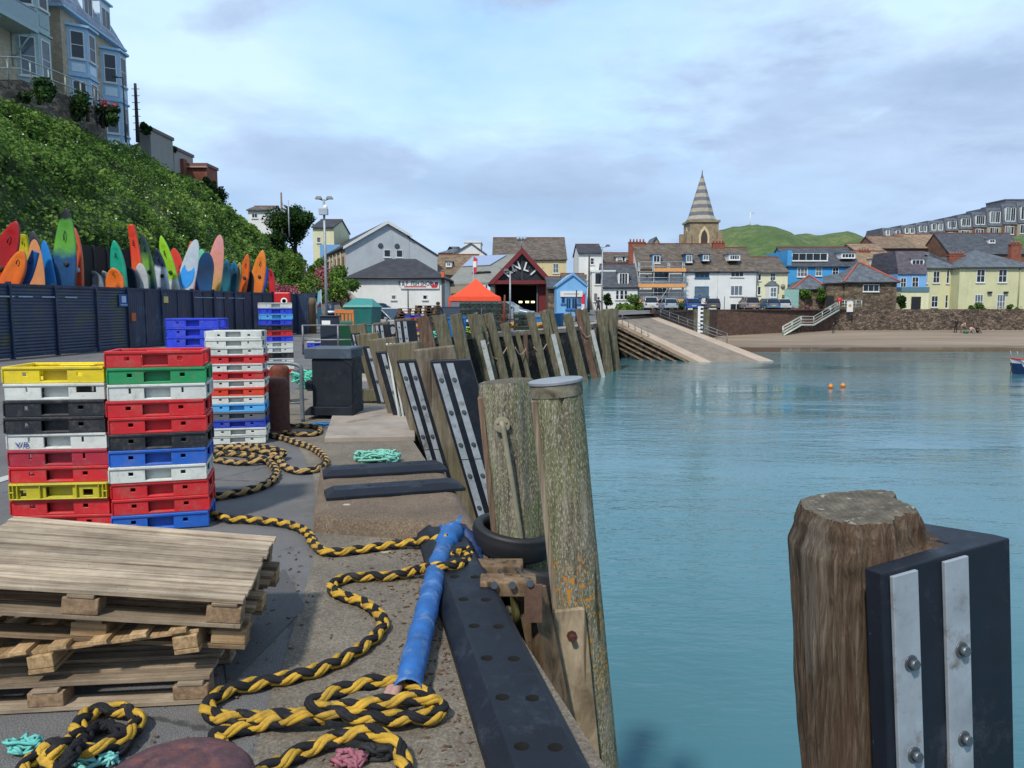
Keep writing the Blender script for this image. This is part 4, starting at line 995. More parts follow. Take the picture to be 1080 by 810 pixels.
# post 3 with fender board, nearest
tp=at(917,534,2.04); base=Vector((tp.x+.085*(tp.z+5),tp.y+.0,-5)); L3=(tp-base).length
th=thing('fender_pile','big weathered brown pile with a rotted notched top and bolted black fender board','pile',tuple(base),group='piles with black fender boards'); M3=Matrix.Translation(-base)@axisM(base,tp)
m=MB(); vs=[];fs=[]; n=110; rows=230; z0=2.5; H3=L3
def r3(a,z):
    c,s_=math.cos(a),math.sin(a); sq=(abs(c)**2.6+abs(s_)**2.6)**(-1/2.6); rx=.200*sq
    rr=rx+.016*noise.noise(Vector((c*2.2,s_*2.2,z*.7)))+.012*noise.noise(Vector((c*9,s_*9,z*1.1)))+.009*noise.noise(Vector((c*24,s_*24,z*3)))+.004*noise.noise(Vector((c*50,s_*50,z*9)))
    for (ca,cw,cdp) in ((-1.05,.05,.05),(-1.38,.03,.035),(-1.75,.045,.03),(-2.3,.05,.022),(-2.9,.05,.02),(-.6,.04,.04),(-2.05,.025,.025),(-1.55,.02,.02),(-2.6,.03,.02)):
        d=(a-ca+PI)%(2*PI)-PI+.09*noise.noise(Vector((z*1.3,ca*5,1)))
        if abs(d)<cw: rr-=cdp*(1-abs(d)/cw)
    # rotted zone near the top left front
    t_=(H3-z)
    rot=max(0,1-abs(t_-.14)/.10)*max(0,1-abs(((a+2.0+PI)%(2*PI))-PI)/.5); rr-=rot*.018*(1+noise.noise(Vector((c*20,s_*20,z*30))))
    rr-=max(0,(.035-t_))*.5
    # upper tier set back on the right front, above a ledge
    da=((a+.45+PI)%(2*PI))-PI; e=.082+.012*noise.noise(Vector((c*5,s_*5,3)))
    if t_<e: rr-=.058*max(0,min(1,(1.25-abs(da))/.25))
    rr-=.022*max(0,min(1,(.10-t_)/.05))
    return rr
for j in range(rows+1):
    z=z0+(H3-z0)*(j/rows)**.62
    for k in range(n):
        a=2*PI*k/n; rr=r3(a,z); x,y=rr*math.cos(a),rr*math.sin(a)
        # notch: right hand third cut away above the shoulder
        zz=z; cutx=.075+.02*noise.noise(Vector((z*9,y*9,0)))
        vs.append((x,y,zz))
for j in range(rows):
    for k in range(n): fs.append((j*n+k,j*n+(k+1)%n,(j+1)*n+(k+1)%n,(j+1)*n+k))
m.add(vs,fs,smooth=True)
b=rows*n; ring=vs[b:]; vs2=[];fs2=[]
cx=sum(p[0] for p in ring)/n; cy=sum(p[1] for p in ring)/n
for i in range(10,0,-1):
    for k in range(n):
        p=ring[k]; q_=(cx+(p[0]-cx)*i/10,cy+(p[1]-cy)*i/10); vs2.append((q_[0],q_[1],H3+(0 if i==10 else .004+.006*noise.noise(Vector((q_[0]*25,q_[1]*25,0))))))
vs2.append((cx,cy,H3+.004))
for i in range(9):
    for k in range(n): fs2.append((i*n+k,i*n+(k+1)%n,(i+1)*n+(k+1)%n,(i+1)*n+k))
for k in range(n): fs2.append((9*n+k,9*n+(k+1)%n,10*n))
m.add(vs2,fs2,1,smooth=True)
m.v=[tuple(M3@Vector(p)) for p in m.v]; m.build('timber',[M_pile3,M_end],th)
# fender board on its right front, faced towards camera-left
FZ=H3-.078
Mf=M3@Matrix.Translation((.07,-.185,0))@Matrix.Rotation(R(2),4,'Z')
def fender(th,Mf,w,d,z0,z1,strips,bolts,bt=.0,bev=.004,sw=.062):
    m=MB(); m.box(-.0,w,0,d,z0,z1,M=Mf); m.build('rubber_face',M_hdpe,th,bevel=bev)
    for sx in strips:
        m=MB(); m.box(sx-sw/2,sx+sw/2,-.012,-.001,z0,z1-.012,M=Mf); s_=m.build('steel_strip',M_galv,th,bevel=.002 if bev>.003 else 0)
        for bz in bolts:
            m=MB(); bolt(m,(sx,-.012,bz),.0125 if bev>.003 else .014,.016,M=Mf); m.build('bolt',M_bolt,s_)
fl_=Vector((.842,1.75,.965)); fr3=Vector((1.286,1.93,.965)); ex3=(fr3-fl_).normalized(); FWd=.48
tb=fl_+Vector((.085*6,0,-6)); zax=(fl_-tb).normalized(); ex3=(ex3-zax*ex3.dot(zax)).normalized(); ey3=zax.cross(ex3)
z0=0; FZ=(fl_-tb).length
Mf=Matrix.Translation(-base)@Matrix(((ex3.x,ey3.x,zax.x,tb.x),(ex3.y,ey3.y,zax.y,tb.y),(ex3.z,ey3.z,zax.z,tb.z),(0,0,0,1)))
m=MB(); m.prism([(.035,0),(FWd,0),(FWd,.04),(FWd-.10,.36),(FWd-.17,.36),(FWd-.15,.06),(.035,.05)],'z',3.0,FZ,M=Mf); m.build('rubber_face',M_hdpe,th,bevel=.004)
for sx,b0_ in ((.100,.235),(.272,.245)):
    m=MB(); m.box(sx-.041,sx+.041,-.012,-.001,3.0,FZ-.010,M=Mf); s_=m.build('steel_strip',M_galv,th,bevel=.002)
    for k in range(7):
        m=MB(); bolt(m,(sx+.006,-.012,FZ-b0_-k*.235),.0135,.018,M=Mf); m.build('bolt',M_bolt,s_)
m=MB(); rr=random.Random(5)
for k in range(7):
    y=.10+rr.random()*.22; x=FWd-.155+rr.random()*.06-y*.1; s_=rr.uniform(.006,.02); N8=11
    m.prism([(x+s_*rr.uniform(.5,1.3)*math.cos(q*2*PI/N8),y+s_*1.6*rr.uniform(.5,1.3)*math.sin(q*2*PI/N8)) for q in range(N8)],'z',FZ+.0005,FZ+.0018,M=Mf)
m.build('droppings',pm('#c9c9c4',.9),th,kind='stuff')
# ------------------------------------------------------------------ leaning fender piles along the near quay
M_fp=timber('fender_pile_timber','#675e51','#332c24','#887f71',zs=1.2,xs=16,green='#5d5a3c',bump=.5)
def fpile(label,u,v,Y,k,w,d,strips=2,fender_w=None,zbot=-4,fx=.0,fd=.18,fz=.09,bz=.42,wood=None,ky=0):
    tp=at(u,v,Y); base=Vector((tp.x+k*(tp.z-zbot),tp.y,zbot)); L_=tp.z-zbot
    th=thing('fender_pile',label,'pile',tuple(base),group='piles with black fender boards'); M=Matrix(((1,0,-k,0),(0,1,0,0),(.04,0,1,0),(0,0,0,1)))
    m=MB(); rr=random.Random(int(u))
    xs=[-w/2,w/2]; vs=[];fs=[]; rows=24
    for j in range(rows+1):
        z=L_*j/rows
        for (x,y) in ((-w/2,0),(-w/6,-.012),(w/6,.004),(w/2,0),(w/2,d),(-w/2,d)):
            vs.append((x+.018*noise.noise(Vector((x*9,z*.8,u))),y+.018*noise.noise(Vector((x*9,z*.8,u+9))),z+(.02*math.sin(x*4) if j==rows else 0)))
    n=6
    for j in range(rows):
        for q in range(n): fs.append((j*n+q,j*n+(q+1)%n,(j+1)*n+(q+1)%n,(j+1)*n+q))
    fs.append(tuple(range(n))[::-1]); fs.append(tuple(rows*n+q for q in range(n)))
    m.add(vs,fs,M=M); m.build('timber',wood or M_fp,th,bevel=.015)
    if fender_w:
        Mf=M@Matrix.Translation((fx,-fd-.001,0)); z1=L_-fz
        m=MB(); m.box(0,fender_w,0,fd-.015,.5,z1,M=Mf); m.build('rubber_face',M_hdpe,th,bevel=.006)
        SX=[fender_w*.16,fender_w*.48] if strips==2 else [fender_w*.35]
        for sx in SX:
            seg=1.05; zz=z1-.03; i=0
            while zz>1.2 and i<2:
                m=MB(); m.box(sx-fender_w*.085,sx+fender_w*.085,-.02,-.001,zz-(seg if i==0 else 1.6),zz,M=Mf); s_=m.build('steel_strip',M_galv,th)
                for q in range(3 if i==0 else 4):
                    m=MB(); bolt(m,(sx,-.02,zz-.18-q*bz*.85),.018,.015,M=Mf); m.build('bolt',M_bolt,s_)
                zz-=(seg if i==0 else 1.6)+.01; i+=1
    return th
fpile('nearest of the leaning fender piles beyond the concrete block, broad timber behind it',457,367,8.5,.285,.46,.22,2,.44,fx=-.06,fz=.13)
fpile('second leaning fender pile past the concrete block, its strips overlapped by the nearest',424,362,9.4,.275,.42,.22,2,.36,fx=-.10,fz=.20)
fpile('third leaning fender pile past the concrete block with cables on its side',402,357,10.9,.26,.40,.22,1,.30,fx=-.10,fz=.18)
fpile('fourth leaning fender pile past the concrete block with a single steel strip',386,352,12.6,.25,.38,.22,1,.26,fx=-.08,fz=.2)
fpile('short leaning pile with a pale strip behind the green wheelie bin',376,342,18,.2,.36,.2,1,.2,fx=-.16,fz=.2)
fpile('far fender pile with two bright strips at the inner corner of the quay',401,340,24,.12,.50,.3,2,.46,fx=-.16,fz=.06)
fpile('far fender pile with a broad black face right at the inner corner of the quay',424,336,24.5,.12,.56,.3,2,.62,fx=-.2,fz=.06)
# third pile cables
p=at(408,362,10.6); m=MB()
for k in range(3): m.tube([p+Vector((k*.05,0,0)),p+Vector((.18+k*.06,0,-1.2)),p+Vector((.3+k*.07,0,-1.75)),p+Vector((.45,0,-2.0))],.016,6)
m.build('cable_bundle',pm('#a9aba2',.7),label='pale cables hanging down beside the third leaning fender pile',cat='cable',loc=tuple(p))
# ------------------------------------------------------------------ bare timber piles along the far quay
def tpile(label,u,v,k,w,d,Y=None,strip=False,mat=None,kk=0):
    if Y is None: Y=34+ (u-440)/67*9 if u<507 else (43+(u-507)/93*6 if u<600 else 49+(u-600)/44*9)
    Y-=.3; tp=at(u,v,Y); base=Vector((tp.x+k*(tp.z+5),Y,-5)); L_=(tp-base).length
    th=thing('timber_pile',label,'pile',tuple(base),group='bare timber piles along the far quay'); M=Matrix.Translation(-base)@axisM(base,tp)
    m=MB(); vs=[];fs=[]; rows=16; n=10
    for j in range(rows+1):
        z=L_*j/rows
        for q in range(n):
            a=2*PI*q/n; c,s_=math.cos(a),math.sin(a); sq=(abs(c)**4+abs(s_)**4)**-.25
            vs.append((w/2*c*sq+.05*noise.noise(Vector((c,s_*2+u,z*.4))),d/2*s_*sq+.05*noise.noise(Vector((c,s_*2+u+7,z*.4))),z+(.12*noise.noise(Vector((c*2,s_*2,u))) if j==rows else 0)))
    for j in range(rows):
        for q in range(n): fs.append((j*n+q,j*n+(q+1)%n,(j+1)*n+(q+1)%n,(j+1)*n+q))
    fs.append(tuple(rows*n+q for q in range(n))); m.add(vs,fs,M=M); m.build('timber',mat or M_pilefar,th)
    if strip:
        m=MB(); m.box(.1,.36,-d/2-.12,-d/2-.03,0,L_-1.5,M=M); m.build('white_strip',pm('#9fa3a0',.6,var=.2,dirt='#6a6f5a',dscale=3),th)
    return th
M_pr=timber('reddish_pile','#5e4a3e','#34261f','#786656',zs=.8,xs=9,bump=.3)
TP=[(446,334,.2,.62,0,1,'dark reddish bare pile, leftmost of the far row'),(463,332,.22,.66,0,0,'bare pile in front of the left end of the blue tub'),(480,332,.2,.66,0,0,'bare pile in front of the right end of the blue tub'),
(498,331,.24,.62,1,0,'bare pile carrying the leftmost white strip of the far row'),(505,333,.24,.45,0,0,'slim bare pile close behind the leftmost white strip'),(515,331,.24,.55,0,0,'bare pile before the left half of the lobster pots'),
(532,341,.24,.5,0,0,'bare pile ending low beneath the rusty post'),(559,330,.24,.5,0,0,'bare pile right of the lobster pots'),(573,328,.25,.52,1,0,'bare pile with a white strip below the lifeboat station doorway'),
(580,328,.25,.42,0,0,'bare pile standing hard against the one with the white strip'),(598,331,.26,.55,0,0,'bare pile between the round blue tub and the blue shop'),(609,326,.26,.45,0,1,'rusty reddish pile left of the third white strip'),
(615,326,.25,.5,1,0,'bare pile with the rightmost white strip of the far row'),(633,327,.15,.7,0,0,'left pile of the thick cluster at the quay corner'),(641,326,.14,.8,0,0,'middle pile of the thick cluster at the quay corner'),(648,326,-.02,.6,0,0,'right upright pile of the thick cluster at the quay corner')]
for i,(u,v,k,w,st_,rd,lab) in enumerate(TP): tpile(lab,u,v,k,w,w*.8,strip=bool(st_),mat=M_pr if rd else None)
# lower struts
for (u,v,k,lab) in ((545,350,.27,'thin slanting strut left of centre on the far quay wall'),(554,352,.05,'thin rusty upright below the low bare pile on the far quay wall'),(627,346,.03,'thin upright rail on the wall between the rusty pile and the cluster')):
    tpile(lab,u,v,k,.26,.22,mat=M_pr if k<.1 else None)
# chain swags
for i,(ua,va,ub,vb) in enumerate(((500,368,516,360),(517,374,535,366),(543,366,556,366),(563,366,577,362),(612,345,625,352))):
    Y=43+(ua-507)/93*6-.9 if ua<600 else 50; a=at(ua,va,Y); b=at(ub,vb,Y+.6); mid=(a+b)/2+Vector((0,0,-.45)); m=MB(); m.tube(spline([a,a.lerp(mid,.6)+Vector((0,0,-.1)),mid,b.lerp(mid,.6)+Vector((0,0,-.05)),b],.15),.035,6)
    m.build('chain_swag',pm('#8a7a66',.9),label=['pale rope swag from the leftmost white strip','rope swag below the lobster pots','rope swag left of the doorway piles','rope swag tied to the pile with the middle white strip','rusty swag beside the thick pile cluster'][i],cat='rope',loc=tuple(a),group='rope swags between far piles')
# ------------------------------------------------------------------ timber bracket between the beam and the capped pile
M_bw=timber('bracket_timber','#665440','#2e241a','#857059',xs=14,zs=6,bump=.5)
th=thing('timber_bracket','worn timber bracket with rusty bolts between the fender beam and the piles','bracket',(-.05,4.1,-.1))
def pxbox(m,u0,v0,u1,v1,Y,d,M=None):
    a=at(u0,v0,Y); b=at(u1,v1,Y); m.box(min(a.x,b.x),max(a.x,b.x),Y,Y+d,min(a.z,b.z),max(a.z,b.z))
m=MB(); pxbox(m,500,597,552,614,4.3,.14); m.build('upper_baulk',M_bw,th,world=True,bevel=.008)
m=MB(); pxbox(m,506,614,566,630,3.95,.14); m.build('front_baulk',M_bw,th,world=True,bevel=.008)
m=MB(); a=at(560,626,4.0); b=at(588,740,4.0); m.tube([a+Vector((0,.08,0)),b+Vector((.05,.08,-.4))],.085,4,smooth=False); m.build('leg',M_bw,th,world=True)
m=MB(); a=at(548,614,4.3); b=at(570,720,4.3); m.tube([a+Vector((0,.1,-.02)),b+Vector((.05,.1,-.8))],.07,4,smooth=False); m.build('leg',timber('mossy_leg','#4b4a2c','#23220f','#6b6a48',xs=14,zs=4),th,world=True)
for (ua,va,ub,vb) in ((513,604,521,617),(527,602,540,617),(545,600,559,615)):
    m=MB(); a=at(ua,va,4.28); b=at(ub,vb,3.93); m.cyl(a,b,.011,8); m.cyl(b,b+(b-a).normalized()*.012,.02,8); m.build('long_bolt',M_bolt,th,world=True)
m=MB(); pxbox(m,553,617,572,657,3.93,.02); pl=m.build('iron_plate',rust('plate_rust','#5d4638','#74503c','#3a2a22'),th,world=True,bevel=.002)
for v_ in (634,649):
    m=MB(); a=at(563,v_,3.925); m.cyl(a,a+Vector((0,-.02,0)),.016,6); m.build('bolt',M_rust2,pl,world=False)
    pl.children[-1].parent=th; pl.children
m=MB(); a=gp(500,600,0)
for (u0,v0,u1,v1,Y) in ((505,655,560,668,4.45),(520,690,575,705,4.2)): pxbox(m,u0,v0,u1,v1,Y,.12)
m.build('cross_baulk',M_bw,th,world=True)
a=at(534,652,4.5); m=MB(); m.tube([a,a+Vector((.01,0,-.12))],.018,8); m.build('blue_rope_end',pm('#1c5cb8',.6),label='short blue rope end hanging behind the timber bracket',cat='rope',loc=tuple(a))
# ------------------------------------------------------------------ black bin, rails, cabinet, wheelie bin, skip
c=gp(349,443,0); th=thing('black_bin','large black plastic bin with an angled lid standing on the pale quay slab','bin',(c.x,c.y+.35,.0),R(-3)); th.scale=(.86,.86,.95)
z0=.062
m=MB(); m.box(-.30,.37,-.33,.33,z0+.12,.90); m.build('body',M_bin,th,bevel=.02)
m=MB(); m.prism([(-.42,z0),(.375,z0),(.375,z0+.16),(.30,z0+.13),(-.33,z0+.13),(-.42,z0+.06)],'y',-.38,.36); m.build('base',M_bin,th,bevel=.008)
m=MB(); m.prism([(-.40,.90),(.375,.90),(.375,1.03),(.36,1.06),(-.38,1.06),(-.42,1.03)],'y',-.37,.37); m.build('lid',plain('bin_lid','#39444f',.55,var=.15,dirt='#59646e'),th,bevel=.012)
m=MB(); m.add([(.18,-.345,.91),(.376,-.345,.91),(.376,-.345,.78),(.18,-.331,.91),(.376,-.331,.91),(.376,-.331,.78)],[(0,2,1),(3,4,5),(0,1,4,3),(1,2,5,4),(2,0,3,5)]); m.build('corner_web',M_bin,th)
m=MB(); m.box(-.39,-.30,-.32,-.26,.42,.58); m.box(-.42,-.38,-.32,.2,.44,.56); m.build('side_bracket',M_bin,th,bevel=.006)
# bent pipe rail
pts=[gp(270,470,0)]
a=at(262,383,10.6); b=at(310,384,10.5); c_=at(318,392,10.5); d_=gp(319,439,0.0); d_=Vector((c_.x+.0,c_.y,0))
th=thing('pipe_rail','bent grey pipe rail between the rusty bollards and the black bin','rail',(d_.x,d_.y,0))
m=MB(); m.tube(spline([a,at(300,383,10.5),b,at(316,386,10.5),c_,at(318,410,10.5),Vector((c_.x,c_.y,0))],.04),.028,10); m.build('rail',M_galvg,th,world=True)
m=MB(); m.tube([a,Vector((a.x,a.y,0))],.028,10); m.build('post',M_galvg,th,world=True)
m=MB(); m.tube([at(300,425,10.5),at(318,425,10.5)],.014,6); m.build('lower_bar',M_galvg,th,world=True)
# far rails behind the bin
th=rail('handrail','grey rail standing far behind the black bin beside the dark cabinet',[(-6.8,25,0),(-5.6,25.2,0),(-4.6,25.4,0)],.95,2,2,.03)
# timber sleepers near the bin
m=MB(); m.box(-.75,.35,-.1,.1,0,.2); m.build('timber_sleeper',M_pilefar,label='grey timber sleeper lying beyond the black bin, at the quay edge',cat='timber',loc=(0,0,0),bevel=.01).location=(-1.9,12.6,.03)
# cabinet
c=Vector((-6.05,25.6,0)); th=thing('service_cabinet','dark blue service cabinet with a white label beyond the black bin','cabinet',tuple(c)); m=MB(); m.box(-.28,.28,-.2,.2,0,1.22); m.box(-.31,.31,-.23,.23,1.22,1.27); m.build('body',pm('#141f31',.5),th,bevel=.01)
m=MB(); m.box(-.22,.06,-.212,-.203,.95,1.1); m.build('label_plate',M_white,th)
m=MB(); m.cyl((.05,0,1.27),(.05,0,1.62),.11,12); m.build('head',pm('#1b2f4a',.5),th); m=MB(); m.cyl((.05,0,1.34),(.05,0,1.42),.113,12); m.build('band',M_white,th)
# green wheelie bin
c=Vector((-5.75,26.4,0)); c=at(363,358,27); c.z=0; th=thing('wheelie_bin','dark green wheelie bin between the cabinet and the leaning piles','bin',tuple(c),R(15)); m=MB()
m.add([(-.22,-.25,.06),(.22,-.25,.06),(.22,.25,.06),(-.22,.25,.06),(-.28,-.32,.95),(.28,-.32,.95),(.28,.34,.95),(-.28,.34,.95)],[(0,3,2,1),(4,5,6,7),(0,1,5,4),(1,2,6,5),(2,3,7,6),(3,0,4,7)]); m.build('body',pm('#0f4a2c',.5),th,bevel=.02)
m=MB(); m.prism([(-.36,.96),(.38,.96),(.36,1.0),(.1,1.06),(-.3,1.02)],'x',-.3,.3); m.build('lid',pm('#0f4a2c',.5),th)
for x in (-.24,.24): m=MB(); m.cyl((x-.03,.27,.1),(x+.03,.27,.1),.1,14); m.build('wheel',M_tyre,th)
# orange slatted crate/bench back
c=at(363,342,31); c.z=0; th=thing('slatted_chair','orange timber slatted chair back between the cabinet and the teal skip','chair',tuple(c)); Mo=pm('#b86a2c',.6)
for x in (-.36,.36): m=MB(); m.box(x-.04,x+.04,-.04,.04,0,1.4); m.build('leg',Mo,th)
m=MB(); m.box(-.4,.4,-.05,.03,1.28,1.42); m.box(-.4,.4,-.05,.03,.7,.8)
for k in range(4): m.box(-.25+k*.15,-.16+k*.15,-.03,.0,.8,1.28)
m.build('backrest',Mo,th); m=MB(); m.box(-.4,.4,-.5,-.05,.6,.66); m.build('seat',Mo,th)
# teal skip
c=at(380,342,33); c.z=0; th=thing('waste_skip','big teal steel container with a raised angular lid behind the corner piles','container',tuple(c),R(-8)); th.scale=(.82,.82,1.12); Mt=plain('teal_paint','#14605c',.5,var=.15,scale=2,bump=.1,dirt='#3b5f58',dscale=2)
m=MB(); m.add([(-.52,-.5,0),(.72,-.5,0),(.72,.9,0),(-.52,.9,0),(-.64,-.62,1.35),(.86,-.62,1.35),(.86,1,1.35),(-.64,1,1.35)],[(0,3,2,1),(4,5,6,7),(0,1,5,4),(1,2,6,5),(2,3,7,6),(3,0,4,7)]); m.build('body',Mt,th,bevel=.02)
m=MB(); m.add([(-.70,-.68,1.352),(.92,-.68,1.352),(.92,1.05,1.352),(-.70,1.05,1.352),(-.68,-.6,1.44),(.90,-.6,1.44),(.5,.6,1.68),(-.45,.6,1.72)],[(0,3,2,1),(4,5,6,7),(0,1,5,4),(1,2,6,5),(2,3,7,6),(3,0,4,7)]); m.build('lid',plain('teal_lid','#2b7c74',.5,var=.15),th,bevel=.02)
c=at(356,342,36); c.z=0; m=MB(); m.box(-.2,.8,-.5,.5,0,1.25); m.prism([(-.25,1.26),(.85,1.26),(.75,1.42),(-.15,1.42)],'y',-.55,.55); m.build('waste_skip',plain('green_skip','#17503c',.5,var=.15),label='low dark green skip behind the teal container',cat='container',bevel=.03).location=c
# ------------------------------------------------------------------ fence
FA=Vector((-15.4,19.5,0)); FB=Vector((-12.05,43.2,0)); fd=(FB-FA); FL=fd.length; fyaw=math.atan2(fd.y,fd.x)
t=NT('fence_steel_blue'); x,y,z=t.sep(t.tc.outputs['Object'])
base=t.ramp(t.noise(1.2,6,.75,vec=t.map((1,1,.5),src=t.tc.outputs['Object'])),[(.3,lin('#121a28')),(.55,lin('#22304a')),(.72,lin('#46566c'))])
ru=t.ramp(t.noise(.9,7,.8,vec=t.map((2,2,.35),src=t.tc.outputs['Object'])),[(.56,0.),(.72,.6)]); base=t.mix(ru,base,lin('#5d3d2a'))
t.bump(t.math('SINE',t.math('MULTIPLY',x,55.)),.25,.02); MF=t.fin(base,.5)
t=NT('fence_mesh_blue'); x,y,z=t.sep(t.tc.outputs['Object'])
base=t.ramp(t.noise(1.0,5,.7,vec=t.tc.outputs['Object']),[(.35,lin('#101a2c')),(.5,lin('#1b2c4c')),(.62,lin('#2e3a2c')),(.72,lin('#59402c'))])
ln=t.ramp(t.math('SINE',t.math('MULTIPLY',z,62.)),[(.5,0.),(.9,.35)]); base=t.mix(ln,base,lin('#3d4a5c')); t.bump(t.math('SINE',t.math('MULTIPLY',z,62.)),.4,.02); MF2=t.fin(base,.5)
th=thing('compound_fence','long dark blue steel fence of mesh and ribbed panels in front of the kayaks','fence',tuple(FA),fyaw)
def fenceH(x): return 2.24
# perspective pitch: choose joints from photo columns
def fx(u):   # distance along fence for pixel column u at fence plane
    r_=ray(u,330); # intersect vertical plane through FA,FB
    nrm_=Vector((fd.y,-fd.x,0)); t_=(FA).dot(nrm_)/r_.dot(nrm_)*1.0
    p=r_*t_; p=Vector((p.x,p.y,0)); return (p-Vector((FA.x,FA.y,0))).dot(fd.normalized())
J=[-1.5]+[fx(u) for u in (10,58,101,134,170,203,225,247,266,288,311)]; J[-1]=FL
for i in range(len(J)-1):
    a,b=J[i]+.04,J[i+1]-.04; m=MB()
    m.box(a,b,-.02,.02,.06,2.22); 
    m.build('mesh_panel' if i<4 else 'steel_panel',MF2 if i<4 else MF,th)
    m=MB(); m.box(a,b,-.05,-.022,2.16,2.24); m.build('top_rail',MF,th); m=MB(); m.box(a,b,-.05,-.022,.04,.12); m.build('bottom_rail',MF,th)
    m=MB(); m.box(J[i+1]-.035,J[i+1]+.035,-.09,.06,0,2.30 if i not in(3,) else 2.28); m.build('post',MF,th)
    if i>=4:
        n=max(2,int((b-a)/.8))
        for k in range(1,n): m=MB(); xx=a+(b-a)*k/n; m.box(xx-.015,xx+.015,-.045,-.022,.12,2.16); m.build('rib',MF,th)
m=MB(); pl=pm('#8fa0b4',.6)
for u in (6,26,50,74): m=MB(); xx=fx(u); m.box(xx-.28,xx+.28,-.075,-.06,1.84,1.88); m.build('slot_plate',pl,th)
for u in (210,221,232,245,253): m=MB(); xx=fx(u); m.box(xx-.4,xx+.4,-.06,-.051,1.92,1.95); m.build('slot_plate',pl,th)
xx=fx(129.5); m=MB(); m.box(xx-.27,xx+.27,-.07,-.055,1.55,2.0); s_=m.build('notice',pm('#1c4a86',.5),th); 
m=MB(); m.box(xx-.12,xx+.12,-.074,-.0705,1.7,1.93); m.box(xx-.2,xx+.2,-.074,-.0705,1.60,1.63); m.build('notice_print',pm('#9fb4cc'),th)
xx=fx(138); m=MB(); m.box(xx-.12,xx+.12,-.12,-.06,1.02,1.32); m.build('padlock',pm('#a3552a'),th)
xx=fx(173.5); m=MB(); m.box(xx-.14,xx+.14,-.1,-.06,1.7,1.95); m.build('tag_plate',pm('#c2b46a'),th)
for i in range(13):
    pass
# return panel at the end and the red lifebuoy box
e=FB; th=thing('end_panel','plain dark blue end panel closing off the compound fence','fence',(e.x,e.y,0),R(20)); m=MB(); m.box(0,.95,-.03,.03,0,2.25); m.build('panel',MF,th); m=MB(); m.box(.93,1.02,-.05,.05,0,2.32); m.build('post',MF,th)
c=at(298,320,38.5); th=thing('lifebuoy_box','red lifebuoy box with a white emblem above the far end of the fence','lifebuoy box',(c.x,c.y,0)); m=MB(); m.box(-.4,.4,-.12,.14,1.25,2.25); m.build('box',pm('#b3181f',.45),th,bevel=.06)
m=MB(); m.box(-.05,.05,.0,.1,0,1.25); m.build('post',M_galvg,th); m=MB(); m.lathe([(.17,-.012),(.17,.012),(.10,.012),(.10,-.012)],18,M=Matrix.Translation((.12,-.135,1.8))@Matrix.Rotation(PI/2,4,'X')); m.box(.06,.18,-.15,-.125,1.38,1.62); m.build('emblem',M_white,th)
# black hoarding behind the kayaks
a=at(86,300,28.2); b=at(152,300,31.8); d=(b-a); th=thing('black_hoarding','black boarded hoarding standing behind the kayaks on the left','hoarding',(a.x,a.y,0),math.atan2(d.y,d.x)); m=MB(); L_=math.hypot(d.x,d.y); za=at(86,258,28.2).z; 
m.box(0,L_,0,.08,0,za); m.build('boards',pm('#15171a',.7,bump=.3,bs=5),th); m=MB()
for k in range(6): m.box(k*L_/5-.04,k*L_/5+.04,-.04,-.002,0,za+.03)
m.build('batten',pm('#22252a',.7),th)
